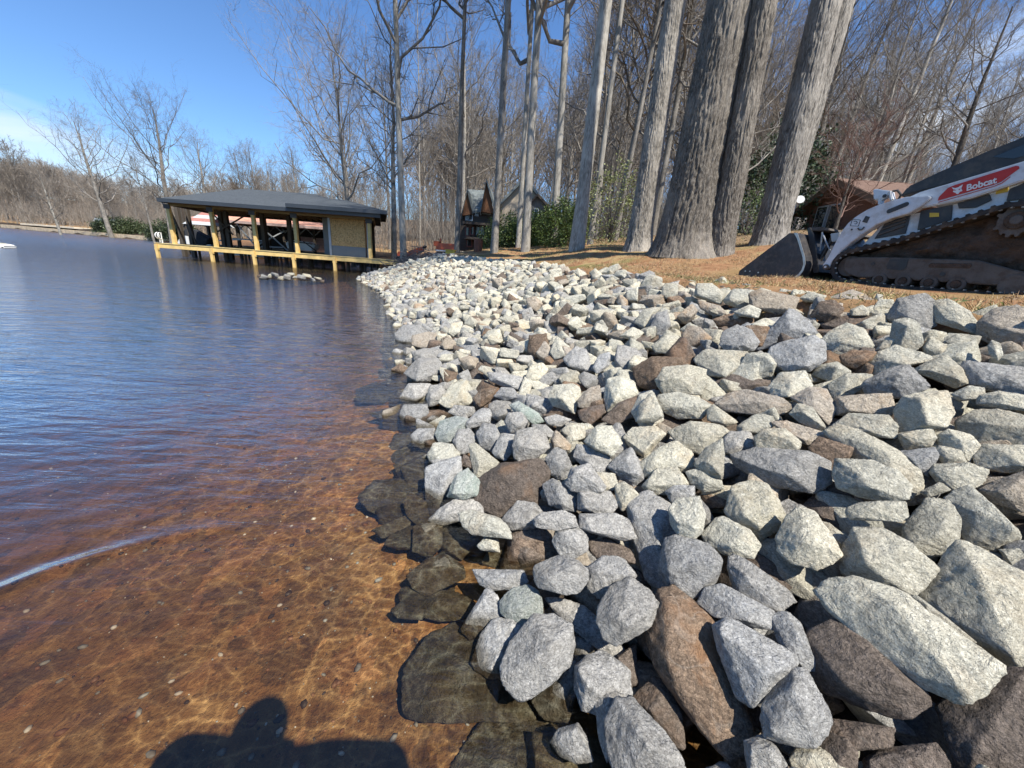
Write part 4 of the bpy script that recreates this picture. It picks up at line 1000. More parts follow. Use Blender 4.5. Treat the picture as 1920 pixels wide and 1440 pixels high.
# the dense wood: every trunk its own tree
rs = np.random.RandomState(77); placed = []; n_ok = 0
def clear(x, y):
    if -8.5 < x < 3.5 and 22 < y < 37: return False                                      # cabin and its yard
    if 8 < x < 26 and 12 < y < 27: return False                                        # brick house
    if y < 24 and x < 7 and x > -12: return False
    if x < -9 and y < 41: return False
    return True
keys = ['tall0', 'tall1', 'tall2', 'tall3', 'pale0', 'pale1', 'thin0', 'thin1', 'thin2', 'wide0', 'tall0', 'thin0', 'thin1', 'bud']
tries = 0
while n_ok < 150 and tries < 9000:
    tries += 1
    u = rs.rand(); y = 20 + 60 * rs.rand() ** 1.2; x = rs.uniform(-0.66, 1.28) * y
    if float(sdist(np.array(x), np.array(y))) < 3.0 or not clear(x, y): continue
    if x < -0.33 * y and rs.rand() < 0.3: continue
    if any((x - a) ** 2 + (y - b) ** 2 < 3.2 for a, b in placed): continue
    placed.append((x, y)); n_ok += 1
    k = keys[rs.randint(len(keys))]; h = rs.uniform(17, 26) * (0.8 if x < -0.42 * y else 1.0)
    if x < -0.42 * y: h *= 0.62
    if x > 0.52 * y: h *= 0.62 if x < 0.95 * y else 0.5
    side_ = 'behind the boathouse roof' if x < -0.3 * y else 'around the dark cabin' if x < 0.12 * y else 'behind the huge oaks' if x < 0.6 * y else 'behind the brick house and loader'
    plant_tree(k, x, y, h, rs.uniform(0.11, 0.26) if 'thin' not in k else rs.uniform(0.07, 0.13), rs.uniform(0, 6.28), 'bare grey tree in the dense wood ' + side_, 'bare trees of the wood ' + side_, lean=(rs.randn() * 0.03, rs.randn() * 0.03))
# far shore: smaller brown trees on the rising ground
n_ok = 0; placed2 = []; tries = 0
while n_ok < 90 and tries < 9000:
    tries += 1
    y = rs.uniform(66, 150); x = rs.uniform(-1.30, -0.62) * y
    sd_ = float(sdist(np.array(x), np.array(y)))
    if sd_ < 5 or sd_ > 48: continue
    if any((x - a) ** 2 + (y - b) ** 2 < 12 for a, b in placed2): continue
    placed2.append((x, y)); n_ok += 1
    k = 'far%d' % rs.randint(3)
    hh_ = np.interp(x / y, [-1.4, -1.15, -1.0, -0.8, -0.6], [15, 14, 9.5, 8, 9]); plant_tree(k, x, y, hh_ * rs.uniform(0.8, 1.1), rs.uniform(0.12, 0.2), rs.uniform(0, 6.28), 'brown bare tree of the far shore woods at the left', 'bare trees of the far shore')
# the wood goes on behind, as one mass
def forest_mass(name, spots, label, seed0=90, twm=TWIGF):
    vs = []
    for k in range(3):
        (V0, F0), (V1, F1) = tree_data(seed=seed0 + k, h=18, r=0.2, crown=0.2, spread=0.30, nb=20, up=0.38, wig=0.35, c2=6, c3=5, c4=2, tw=4.5, ang=0.75)
        vs.append((np.vstack([V0, V1]), np.vstack([F0, F1 + len(V0)])))
    Vs, Fs = [], []; b = 0
    for i, (x, y, s) in enumerate(spots):
        V, F = vs[i % 3]; a = i * 1.7; z = float(land_z(np.array(x), np.array(y))) - 0.2
        Rz = np.array([[math.cos(a), -math.sin(a), 0], [math.sin(a), math.cos(a), 0], [0, 0, 1]]) * s
        Vs.append(V @ Rz.T + np.array([x, y, z])); Fs.append(F + b); b += len(V)
    tag(mesh_np(name, np.vstack(Vs), np.vstack(Fs), twm), label, 'wood', kind='stuff')
sp = []
while len(sp) < 60:
    y = rs.uniform(110, 210); x = rs.uniform(-1.5, -0.55) * y
    if 25 < float(sdist(np.array(x), np.array(y))): sp.append((x, y, np.interp(x / y, [-1.4, -1.1, -0.95, -0.6], [0.85, 0.75, 0.36, 0.36]) * rs.uniform(0.8, 1.1)))
forest_mass('far_woods', sp, 'brown leafless woods filling the hillside beyond the far shore')
sp = []
while len(sp) < 120:
    y = rs.uniform(72, 120); x = rs.uniform(-0.62, 1.5) * y
    sp.append((x, y, rs.uniform(0.85, 1.25) * (0.55 if x < -0.3 * y or x > 0.6 * y else 1.0)))
forest_mass('deep_woods', sp, 'leafless depths of the wood behind the cabin and the houses', 95)
# ---- the huge trunks near the lawn, with real furrowed bark
def big_trunk_mesh(axis_pts, radii, seed, furrow=0.03, k=200, rows=420):
    ap = np.array(axis_pts, float); L = np.concatenate([[0], np.cumsum(np.linalg.norm(np.diff(ap, axis=0), axis=1))]); u = np.linspace(0, L[-1], rows)
    u = L[-1] * (np.linspace(0, 1, rows) ** 1.25)
    P = np.stack([np.interp(u, L, ap[:, i]) for i in range(3)], -1); R = np.interp(u, L, radii)
    an = np.arange(k) * 2 * math.pi / k; U, A = np.meshgrid(u, an, indexing='ij')
    flare = np.exp(-U / 0.42) * (0.34 + 0.55 * np.maximum(0, vnoise(p3(np.cos(A) * 1.6, np.sin(A) * 1.6, 1.0 * np.ones_like(A)), seed))) * R[:, None] + np.exp(-U / 1.6) * 0.10 * R[:, None]
    RR = R[:, None] * (1 + 0.045 * vnoise(p3(np.cos(A) * 1.3, np.sin(A) * 1.3, U * 0.35), seed + 1)) + flare
    q = p3(np.cos(A) * R[:, None] * 25, np.sin(A) * R[:, None] * 25, U * 2.6 + vnoise(p3(np.cos(A) * 3, np.sin(A) * 3, U), seed + 2) * 0.9)
    rid = 1 - np.abs(fbm(q, 3, seed + 3)) * 1.4
    RR = RR + furrow * (rid - 0.5) + 0.010 * fbm(q * np.array([1, 1, 3.0]) * 2, 2, seed + 4)
    V = P[:, None] + np.stack([np.cos(A) * RR, np.sin(A) * RR, np.zeros_like(A)], -1)
    idx = np.arange(rows * k).reshape(rows, k); j = np.roll(idx, -1, axis=1)
    return V.reshape(-1, 3), np.stack([idx[:-1], j[:-1], j[1:], idx[1:]], -1).reshape(-1, 4)
def big_tree(name, label, px, Y, r, lean, seed, mat=OAK, h=27, crown_key='thin1', furrow=0.03, ctop=0.0, extra=None):
    p = at(px, 460, Y); x = p.x; z = float(land_z(np.array(x), np.array(Y))) - 0.12; t = thing(name, label, 'tree', (x, Y, z))
    top = 13.0; pts = [(lean[0] * (q / top) ** 1.1 * top, lean[1] * q, q) for q in np.linspace(0, top, 9)]
    V, F = big_trunk_mesh(pts, [r * (1 - 0.035 * q) for q in np.linspace(0, top, 9)], seed, furrow); o = mesh_np('trunk', V, F, mat, t)
    tm, cm, ph, prd = PT[crown_key]
    b = bpy.data.objects.new('crown', cm); link(b, t); b.location = (pts[-1][0], pts[-1][1], top + 0.5); b.scale = (1.0, 1.0, 0.7); b.rotation_euler = (0, 0, seed)
    s_ = bpy.data.objects.new('upper_trunk', tm); link(s_, t); s_.location = (pts[-1][0], pts[-1][1], top - 0.6); s_.scale = (r * 0.62 / prd, r * 0.62 / prd, 0.42)
    if extra:
        for (dx, dy, rr, ln, zz) in extra:
            pts2 = [(dx * min(1, q / 2.2) + ln[0] * q, dy * min(1, q / 2.2) + ln[1] * q, q + zz) for q in np.linspace(0, top, 9)]
            V, F = big_trunk_mesh(pts2, [rr * (1 - 0.035 * q) for q in np.linspace(0, top, 9)], seed + 50, furrow); mesh_np('second_stem', V, F, mat, t)
    return t
big_tree('oak_tree', 'hugest furrowed trunk, left one of the touching pair above the bank', 1280, 9.2, 0.50, (0.004, 0.0), 3, h=27, furrow=0.032)
big_tree('oak_tree', 'smoother huge trunk touching the right side of the hugest one', 1350, 8.8, 0.235, (-0.045, 0), 4, furrow=0.018)
big_tree('poplar_tree', 'big mottled trunk standing left of the huge pair', 1197, 11.5, 0.29, (-0.012, 0), 5, BARK, furrow=0.012)
big_tree('forked_tree', 'huge trunk that splits into two stems behind the loader bucket', 1440, 9.2, 0.29, (-0.025, 0), 6, BARK, furrow=0.014, extra=[(0.15, 0.1, 0.23, (0.030, 0.01), 0.0)])
# ---- evergreens and shrubs
def leaf_mat(name, a, b_):
    m, nt, b = ntree(name, 0.5, 0.4); g = G(nt); c = g.coord()
    geo = g.new('ShaderNodeNewGeometry')
    k = g.mix(geo.outputs['Random Per Island'], a, b_); g.put(b.inputs['Base Color'], k)
    b.inputs['Subsurface Weight'].default_value = 0.0; return m
LEAFD = leaf_mat('evergreen_leaf', (0.025, 0.05, 0.012), (0.10, 0.14, 0.03)); LEAFL = leaf_mat('young_leaf', (0.09, 0.11, 0.03), (0.22, 0.24, 0.09)); PINE = leaf_mat('pine_needle', (0.015, 0.032, 0.014), (0.05, 0.075, 0.03)); HEDGE = leaf_mat('hedge_leaf', (0.03, 0.045, 0.018), (0.085, 0.11, 0.045))
def shrub(name, label, cat, x, y, w, d, h, n_cl, per, leaf, mat, seed, stem=True, droop=0.3, cone=0.0, group=None, z=None):
    rs = np.random.RandomState(seed); z = float(land_z(np.array(x), np.array(y))) if z is None else z; t = thing(name, label, cat, (x, y, z), 0, group)
    Cn = nrm(rs.randn(n_cl, 3)); rad = rs.uniform(0.25, 1.0, n_cl)[:, None] ** 0.5; C = Cn * rad; lump = 1 + 0.28 * vnoise(Cn * 2.2 + seed, seed)[:, None]; C = C * lump
    C = C * np.array([w / 2, d / 2, h / 2]) + np.array([0, 0, h / 2]); C[:, 2] = np.maximum(C[:, 2], 0.05)
    if cone: C[:, :2] *= (1 - cone * (C[:, 2:3] / h))
    out = nrm(C - np.array([0, 0, h * 0.35])); K = n_cl * per; ci = np.repeat(np.arange(n_cl), per)
    spray = nrm(out[ci] + np.array([0, 0, -droop])); tt = rs.rand(K)[:, None] * leaf * 7; P = C[ci] + spray * tt + rs.randn(K, 3) * leaf * 1.1
    a = nrm(spray + rs.randn(K, 3) * 0.7); b = nrm(np.cross(a, rs.randn(K, 3))); s1 = leaf * rs.uniform(0.6, 1.4, K)[:, None]; s2 = s1 * 0.36
    V = np.stack([P, P + a * s1 * 0.5 + b * s2, P + a * s1, P + a * s1 * 0.5 - b * s2], 1).reshape(-1, 3); F = np.arange(K * 4).reshape(-1, 4)
    mesh_np('foliage', V, F, mat, t, smooth=False)
    if stem:
        m = 14; P0 = np.zeros((m, 4, 3)); e = C[rs.choice(n_cl, m)]; u = np.linspace(0, 1, 4)[None, :, None]; P0 = np.array([0, 0, -0.1]) + (e[:, None] * u) * np.array([1, 1, 1]); P0[:, :, 2] = (e[:, 2:3] * (np.linspace(0, 1, 4)[None] ** 0.7))
        V, F = tubes(P0, np.full((m, 4), 0.02) * (1 - 0.7 * np.linspace(0, 1, 4))[None], 5); mesh_np('stems', V, F, BARKD, t)
    return t
for i, (px, Y, w, h, lb) in enumerate([(954, 22.5, 2.0, 2.3, 'dark evergreen bush right of the smooth trunk'), (985, 21.0, 2.0, 1.7, 'low middle evergreen bush in front of the cream gable'),
                                      (1022, 21.5, 2.0, 2.2, 'evergreen bush under the small timber gable'), (1052, 18.5, 1.7, 2.7, 'tallest bright evergreen bush left of the stout pale trunk')]):
    p = at(px, 460, Y); shrub('evergreen_bush', lb, 'bush', p.x, Y, w * 0.92, w * 0.8, h * 0.58, 280, 34, 0.075, LEAFD, 200 + i, group='evergreen bushes before the cabin')
p = at(921, 460, 25); shrub('evergreen_bush', 'narrow dark bush beside the cabin wall behind the smooth trunk', 'bush', p.x, 24, 0.6, 0.7, 1.0, 90, 26, 0.08, LEAFD, 207, group='evergreen bushes before the cabin')
p = at(1142, 455, 15.5); shrub('green_shrub', 'loose light green shrub between the stout pale trunk and the mottled one', 'shrub', p.x, 15.5, 1.9, 1.4, 2.6, 260, 14, 0.06, LEAFL, 210)
p = at(1480, 400, 17); shrub('pine_tree', 'dark pine boughs behind the forked trunk', 'tree', p.x, 18, 2.4, 2.0, 3.6, 150, 36, 0.12, PINE, 220, droop=0.1)
p = at(1385, 430, 15); shrub('dark_shrub', 'dark scrubby bush at the foot of the trees left of the forked trunk', 'shrub', p.x, 14.5, 1.5, 1.2, 1.3, 150, 14, 0.05, LEAFD, 221)
# small bare redbud in front of the brick house
make_proto('redbud', BARKD, twig_mat('twigs_redbud', (0.12, 0.075, 0.06), (0.24, 0.15, 0.125)), seed=71, h=3.4, r=0.06, crown=0.18, spread=0.62, nb=14, up=0.2, wig=0.3, c2=7, c3=6, c4=4, tw=0.7, ang=0.7)
p = at(1566, 430, 10.5); plant_tree('redbud', p.x, 10.5, 2.1, 0.045, 0.5, 'small twiggy ornamental tree before the wall of the brick house', name='ornamental_tree')
# ================================================================== BUILDINGS
YW = paint('treated_lumber', (0.70, 0.49, 0.19), 0.7, 0.2, 3, 0.002, 90)
YL = wood('treated_board', (0.52, 0.39, 0.17), (0.66, 0.52, 0.26), 0)
DKW = wood('old_piling', (0.05, 0.04, 0.03), (0.11, 0.09, 0.07), 2)
GRYW = paint('grey_siding', (0.19, 0.21, 0.22), 0.7, 0.06, 2)
TRIMG = paint('pale_grey_trim', (0.42, 0.44, 0.45), 0.6, 0.06, 2)
WHT = paint('white_paint', (0.72, 0.72, 0.70), 0.5, 0.06, 3)
BLK = paint('black_plastic', (0.018, 0.018, 0.02), 0.5, 0.2, 4)
FASC = paint('slate_fascia', (0.035, 0.042, 0.052), 0.45, 0.08, 2)
STEEL = paint('galvanised_steel', (0.32, 0.33, 0.34), 0.45, 0.1, 5, metal=0.6)
def shingle_mat(name, a, b_, sc=5.5):
    m, nt, b = ntree(name, 0.95, 0.15); g = G(nt); c = g.coord()
    br = g.new('ShaderNodeTexBrick'); g.put(br.inputs['Vector'], g.scale(c, (1, 1, 1))); br.inputs['Scale'].default_value = sc
    for k_, v in (('Color1', (*a, 1)), ('Color2', (*b_, 1)), ('Mortar', (*[x * 0.45 for x in a], 1))): br.inputs[k_].default_value = v
    br.inputs['Mortar Size'].default_value = 0.012; br.inputs['Brick Width'].default_value = 0.9; br.inputs['Row Height'].default_value = 0.42
    k = g.mix(g.mapr(g.noise(c, 26, 5, 0.7), 0.35, 0.65, 0, 0.6), br.outputs['Color'], tuple(x * 1.5 for x in b_))
    g.put(b.inputs['Base Color'], k); g.put(b.inputs['Normal'], g.bump(g.noise(c, 60, 3), 0.006)); return m
ROOFG = shingle_mat('charcoal_shingle', (0.045, 0.052, 0.060), (0.068, 0.078, 0.088))
ROOFR = shingle_mat('red_shingle', (0.42, 0.20, 0.14), (0.52, 0.28, 0.20), 4)
ROOFB = shingle_mat('brown_shingle', (0.105, 0.065, 0.05), (0.15, 0.10, 0.078), 4)
ROOFD = shingle_mat('weathered_shingle', (0.13, 0.145, 0.14), (0.19, 0.21, 0.205), 4)
def osb_mat():
    m, nt, b = ntree('osb_sheathing', 0.85, 0.2); g = G(nt); c = g.coord()
    v = g.vor(g.scale(c, (1, 1, 0.6)), 26, 'F1', 'Color'); k = g.mix(g.sep(v, 0), (0.56, 0.32, 0.12), (0.74, 0.48, 0.22))
    k = g.mix(g.mapr(g.sep(v, 1), 0.75, 0.8, 0, 0.6), k, (0.30, 0.17, 0.07)); g.put(b.inputs['Base Color'], k); return m
OSB = osb_mat()
def lap_mat(name, a, rows):
    m, nt, b = ntree(name, 0.75, 0.2); g = G(nt); z = g.sep(g.pos(), 2)
    fr = g.math('FRACT', g.math('MULTIPLY', z, rows)); k = g.mix(g.mapr(fr, 0.0, 0.12), tuple(x * 0.45 for x in a), a)
    k = g.mix(g.mapr(g.noise(g.coord(), 3, 4), 0.3, 0.7), k, g.mix(1.0, k, (0.82, 0.82, 0.82), 'MULTIPLY')); g.put(b.inputs['Base Color'], k); return m
PINK = lap_mat('pink_siding', (0.62, 0.36, 0.30), 5.5)
def glass_mat():
    m, nt, b = ntree('window_glass', 0.06, 0.6); b.inputs['Base Color'].default_value = (0.02, 0.025, 0.03, 1); return m
GLASS = glass_mat()
YF = 25.5
# ---- the dock
dz_ = at(500, 473, YF).z; DECK = 0.86
xL = at(293, 458, YF).x; xR = at(760, 494, YF).x
dock = thing('dock', 'new yellow timber dock standing on posts under the dark-roofed boathouse', 'dock', ((xL + xR) / 2, YF, 0))
def loc(o, p): return (p[0] - o.location.x, p[1] - o.location.y, p[2] - o.location.z)
def LB(o):
    b = MB(); base = o.location
    class W:
        pass
    return b
def build_at(mb, name, mat, parent, shear=False, **k):
    """geometry was collected in world coordinates; bring it under the parent"""
    ox, oy, oz = parent.location; rt = parent
    if shear: mb.v = [(v[0] - 0.345 * (v[1] - YF), v[1], v[2]) for v in mb.v]
    pp = parent.parent
    while pp is not None: ox += pp.location.x; oy += pp.location.y; oz += pp.location.z; pp = pp.parent
    mb.v = [(v[0] - ox, v[1] - oy, v[2] - oz) for v in mb.v]; return mb.build(name, mat, parent, **k)
build_at(MB().span(xL, xR, YF - 0.06, YF + 0.0, DECK - 0.26, DECK), 'rim_board', YW, dock, bevel=0.006)
build_at(MB().span(xL - 0.03, xR + 0.03, YF - 0.09, YF + 0.3, DECK, DECK + 0.04), 'edge_plank', YL, dock, bevel=0.006)
dk = MB()
for i in range(int((xR - xL) / 0.3)): dk.span(xL + i * 0.3, xL + i * 0.3 + 0.285, YF + 0.31, YF + 2.1, DECK - 0.002, DECK + 0.036)
build_at(dk, 'deck_boards', YL, dock)
build_at(MB().span(xL, xL + 0.05, YF + 0.01, YF + 9, DECK - 0.24, DECK - 0.01), 'side_rim', YW, dock)
px_posts = [(302, 1), (402, 1), (480, 1), (553, 1), (629, 1), (752, 0)]
for px, w_ in px_posts:
    x = at(px, 490, YF).x; build_at(MB().box((x, YF - 0.10, DECK / 2 - 0.6), (0.17, 0.17, DECK + 1.1)).box((x, YF - 0.105, DECK - 0.33), (0.24, 0.14, 0.13)), 'post', YW, dock, bevel=0.01)
pr_ = np.random.RandomState(4)
for i in range(46):
    x = xL + 0.8 + (xR - xL - 1.0) * (i / 45.0) + pr_.uniform(-0.12, 0.12); y = YF + pr_.choice([0.9, 2.0, 4.2, 6.5]) + pr_.uniform(-0.2, 0.2)
    build_at(MB().tube([(x, y, -1.6), (x + pr_.uniform(-0.03, 0.03), y, DECK - 0.25)], 0.075 if i % 3 else 0.11, 8), 'piling', DKW, dock)
build_at(MB().span(xL + 0.7, xR - 1, YF + 0.85, YF + 0.95, DECK - 0.3, DECK - 0.05).span(xL + 0.7, xR - 1, YF + 1.95, YF + 2.05, DECK - 0.3, DECK - 0.05), 'stringer', DKW, dock)
# gangway running on to the bank
xg = at(852, 500, YF + 1).x
gw = thing('gangway', 'low plank walkway from the dock to the stony bank', 'walkway', (xR, YF + 0.6, 0))
build_at(MB().span(xR + 0.04, xg, YF + 0.1, YF + 0.16, DECK - 0.02, DECK + 0.14), 'rim_board', YW, gw); build_at(MB().span(xR + 0.04, xg, YF + 0.17, YF + 1.4, DECK + 0.02, DECK + 0.06), 'deck_boards', YL, gw)
# swim ladder handles
hx = at(303, 450, YF + 0.5).x
hb = MB()
for dx in (-0.02, 0.13):
    hb.tube([(hx + dx, YF + 0.4, DECK)] + [(hx + dx, YF + 0.4 - 0.28 * math.sin(a), DECK + 0.28 + 0.22 * (1 - math.cos(a)) * 0.9 - 0.0) for a in np.linspace(0, math.pi, 9)] + [(hx + dx, YF + 0.38, DECK)], 0.03, 8)
o = build_at(hb, 'ladder_rail', WHT, thing('swim_ladder', 'white looped ladder rail on the left end of the dock', 'ladder', (hx, YF + 0.4, DECK)))
# ---- the boathouse
bh = thing('boathouse', 'open boathouse with dark hipped shingle roof on yellow posts', 'boathouse', (at(500, 440, YF + 4).x, YF + 4, DECK))
BEAM = at(500, 397, YF).z
def hip(x0, x1, y0, y1, ze, rise, th=0.12, rx=None):
    w = (y1 - y0) / 2; rx = rx or (x0 + w, x1 - w); m = (y0 + y1) / 2; b = MB()
    P = [(x0, y0, ze), (x1, y0, ze), (x1, y1, ze), (x0, y1, ze), (rx[0], m, ze + rise), (rx[1], m, ze + rise)]
    Q = [(p[0], p[1], p[2] - th) for p in P]; b.add(P + Q, [(0, 1, 5, 4), (1, 2, 5), (2, 3, 4, 5), (3, 0, 4), (7, 6, 10, 11), (8, 7, 11), (9, 8, 11, 10), (6, 9, 10)])
    f = MB()
    for (a, c) in (((x0, y0), (x1, y0)), ((x1, y0), (x1, y1)), ((x1, y1), (x0, y1)), ((x0, y1), (x0, y0))):
        f.bar((a[0], a[1], ze - th * 0.62), (c[0], c[1], ze - th * 0.62), 0.05, th * 1.75)
    return b, f
eL = at(285, 371, YF - 0.8); eM = at(524, 397, YF - 0.8); eR = at(714, 409, YF - 1.05)
ridge = at(455, 354, YF + 3.8)
rx_ = (ridge.x + 0.345 * 3.8, at(592, 378, YF + 3.8).x + 0.345 * 3.8)
r1, f1 = hip(eL.x, eR.x - 0.4, YF - 0.8, YF + 8.4, eL.z, ridge.z - eL.z, rx=rx_)
build_at(r1, 'roof', ROOFG, bh, shear=True); build_at(f1, 'fascia', FASC, bh, shear=True)
r2, f2 = hip(at(525, 392, YF - 1.05).x, eR.x, YF - 1.05, YF + 6.0, eL.z + 0.20, (ridge.z - eL.z) * 0.58, rx=(at(600, 375, YF + 2.5).x + 0.86, at(650, 383, YF + 2.5).x + 0.86))
build_at(r2, 'side_roof', ROOFG, bh, shear=True); build_at(f2, 'side_fascia', FASC, bh, shear=True)
posts = [328, 405, 481, 557, 694]; zt = eL.z - 0.22
for px in posts:
    x = at(px, 455, YF + 0.12).x
    o = build_at(MB().box((x, YF + 0.12, (DECK + zt) / 2), (0.2, 0.2, zt - DECK)), 'post', YW, bh, bevel=0.01); build_at(MB().box((x, YF + 0.0, zt - 0.14), (0.40, 0.02, 0.26)), 'bracket', BLK, o)
x0b, x1b = at(316, 395, YF).x, at(700, 415, YF).x
build_at(MB().span(x0b, x1b, YF + 0.03, YF + 0.08, zt - 0.08, zt + 0.24).span(x0b, x1b, YF + 0.16, YF + 0.21, zt - 0.08, zt + 0.24), 'beam', wood('beam_lumber', (0.36, 0.24, 0.11), (0.48, 0.34, 0.17), 0), bh)
build_at(MB().span(x0b, x0b + 0.1, YF + 0.25, YF + 7.4, zt - 0.08, zt + 0.2).span(x1b - 0.1, x1b, YF + 0.25, YF + 7.4, zt - 0.08, zt + 0.2).span(x0b, x1b, YF + 7.4, YF + 7.5, zt - 0.08, zt + 0.2), 'tie_beam', DKW, bh, shear=True)
raf = MB()
for i in range(26):
    x = x0b + (x1b - x0b) * i / 25; raf.span(x - 0.03, x + 0.03, YF + 0.25, YF + 7.4, zt + 0.0, zt + 0.15)
build_at(raf, 'joists', wood('joist_lumber', (0.25, 0.165, 0.08), (0.36, 0.25, 0.13), 1), bh, shear=True)
for px in (342, 360, 420, 430, 496, 545):
    x = at(px, 450, YF + 3.6).x; build_at(MB().box((x, YF + 3.6, (zt - 0.6) / 2), (0.24, 0.24, zt + 1.4)), 'inner_post', DKW, bh)
for px in (350, 430, 500, 560, 640, 700):
    x = at(px, 450, YF + 7.4).x; build_at(MB().box((x, YF + 7.4, (zt - 0.6) / 2), (0.2, 0.2, zt + 1.4)), 'rear_post', DKW, bh)
def P3(px, py, Y): return at(px, py, Y)
for (a, c, Y) in (((318, 392), (350, 462), YF + 0.6), ((345, 396), (368, 458), YF + 3), ((390, 392), (437, 440), YF + 3.4), ((470, 398), (405, 436), YF + 3.3)):
    build_at(MB().bar(P3(*a, Y), P3(*c, Y), 0.08), 'brace', DKW, bh)
# storage room, half clad: board sheathing above grey siding
sx0, sx1 = at(621, 440, YF + 0.5).x, at(689, 440, YF + 0.5).x; zs = at(650, 462, YF + 0.5).z
build_at(MB().span(sx0, sx1, YF + 0.5, YF + 4.3, zs, zt + 0.02), 'upper_wall', OSB, bh, shear=True)
build_at(MB().span(sx0 - 0.003, sx1 + 0.003, YF + 0.49, YF + 4.303, DECK + 0.045, zs), 'lower_wall', GRYW, bh, shear=True)
for x in (sx0 - 0.08, sx1 + 0.05): build_at(MB().span(x - 0.07, x + 0.07, YF + 0.44, YF + 0.58, DECK + 0.04, zt + 0.05), 'corner_board', TRIMG, bh)
dx0 = at(595, 440, YF + 1.2).x
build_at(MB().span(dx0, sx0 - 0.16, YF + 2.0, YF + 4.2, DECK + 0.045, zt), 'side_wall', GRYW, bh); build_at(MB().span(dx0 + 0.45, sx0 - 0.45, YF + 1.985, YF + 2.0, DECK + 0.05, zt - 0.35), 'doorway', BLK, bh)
# things lying in and by the boathouse
p = at(372, 465, YF + 5.0)
jb = thing('covered_boat', 'small boat under a black and white cover at the left end of the boathouse', 'boat', (p.x, YF + 5, 0.85))
hull = [(-1.1, 0), (1.0, 0.0), (1.25, 0.5), (0.6, 0.75), (0.1, 1.05), (-0.5, 1.1), (-1.0, 0.6)]
jb2 = MB().prism(hull, (-0.5, 0.5), lambda a, b, d: (a, d * (0.6 + 0.4 * (1 - b)), b)).build('cover', paint('black_canvas', (0.02, 0.022, 0.026), 0.8, 0.3, 2), jb, bevel=0.06, smooth=True)
MB().prism([(-1.2, -0.15), (0.3, -0.15), (-0.1, 0.55), (-0.7, 0.6)], (-0.56, -0.51)).build('white_panel', WHT, jb)
MB().prism([(-1.0, -0.3), (1.2, -0.3), (1.35, 0.08), (-1.15, 0.08)], (-0.42, 0.42)).build('hull', WHT, jb, bevel=0.03)
p = at(392, 450, YF + 5.5)
lf = thing('boat_lift_motor', 'white boat lift motor with its long horizontal pipe', 'boat lift', (p.x, YF + 5.5, 0.9))
build_at(MB().bar(at(386, 452, YF + 5.5), at(452, 449, YF + 5.5), 0.09), 'pipe', WHT, lf); build_at(MB().box(at(385, 449, YF + 5.5), (0.45, 0.4, 0.45), taper=0.6), 'motor', WHT, lf, bevel=0.05)
build_at(MB().bar(at(452, 449, YF + 5.5), at(492, 452, YF + 5.5), 0.06), 'long_pipe', STEEL, lf)
build_at(MB().bar(at(386, 450, YF + 5.5), at(386, 470, YF + 5.5), 0.12), 'leg', STEEL, lf)
p = at(567, 460, YF + 4.6)
sk = thing('small_skiff', 'small white skiff with dark rubbing strip beside the storage room', 'boat', (p.x, YF + 4.6, 1.0))
MB().prism([(-0.95, 0.0), (0.9, 0.0), (1.15, 0.42), (0.6, 0.62), (-0.6, 0.66), (-1.05, 0.45)], (-0.5, 0.5), lambda a, b, d: (a, d * (0.75 + 0.4 * b), b)).build('hull', WHT, sk, bevel=0.08, smooth=True)
MB().bar((-1.0, -0.56, 0.62), (1.05, -0.56, 0.5), 0.07).bar((0.4, -0.57, 0.64), (1.3, -0.57, 0.02), 0.06).build('rubbing_strip', BLK, sk)
# low white floating dock section glimpsed behind
p0, p1 = at(405, 466, YF + 8.6), at(535, 475, YF + 8.6)
fd = thing('floating_dock', 'long low white float lying behind the boathouse posts', 'dock', ((p0.x + p1.x) / 2, YF + 9.2, 0.0))
MB().box((0, 0, 0.32), (p1.x - p0.x, 1.3, 0.4)).build('float', WHT, fd, bevel=0.04); MB().box((0, 0, 0.545), (p1.x - p0.x, 1.2, 0.04)).build('deck', YL, fd)
# ---- the neighbour's red-roofed boathouse behind
Y2 = 35.0; ne0, ne1 = at(385, 408, Y2), at(615, 427, Y2); zr2 = at(500, 402, Y2 + 3).z
nb = thing('red_roofed_boathouse', 'older boathouse with red shingle roof and white braces behind the new one', 'boathouse', ((ne0.x + ne1.x) / 2, Y2 + 3, 0.9))
r3, f3 = hip(ne0.x - 1.2, ne1.x + 0.5, Y2 - 0.4, Y2 + 6.6, ne0.z - 0.1, 1.5, 0.12)
build_at(r3, 'roof', ROOFR, nb); build_at(f3, 'fascia', paint('pinkish_fascia', (0.45, 0.34, 0.32), 0.6), nb)
for i in range(9):
    x = ne0.x + (ne1.x - ne0.x) * i / 8; build_at(MB().box((x, Y2 + 0.1, (ne0.z - 0.1) / 2 - 0.5), (0.16, 0.16, ne0.z + 0.7)), 'post', DKW, nb)
    build_at(MB().bar((x, Y2 + 0.1, ne0.z - 0.85), (x + 0.7, Y2 + 0.1, ne0.z - 0.25), 0.07).bar((x, Y2 + 0.1, ne0.z - 0.85), (x - 0.7, Y2 + 0.1, ne0.z - 0.25), 0.07), 'brace', TRIMG if i in (2, 5, 6, 7) else DKW, nb)
build_at(MB().span(ne0.x, ne1.x + 0.2, Y2 + 6.0, Y2 + 6.2, 0.3, ne0.z - 0.2), 'back_wall', paint('dark_boards', (0.022, 0.018, 0.016), 0.9), nb)
build_at(MB().span(ne0.x - 0.4, ne1.x + 0.2, Y2 + 0.3, Y2 + 6.0, 0.72, 0.86), 'deck', paint('old_deck', (0.20, 0.18, 0.155), 0.9), nb)
px0, px1 = at(556, 470, Y2 + 0.6).x, at(612, 470, Y2 + 0.6).x
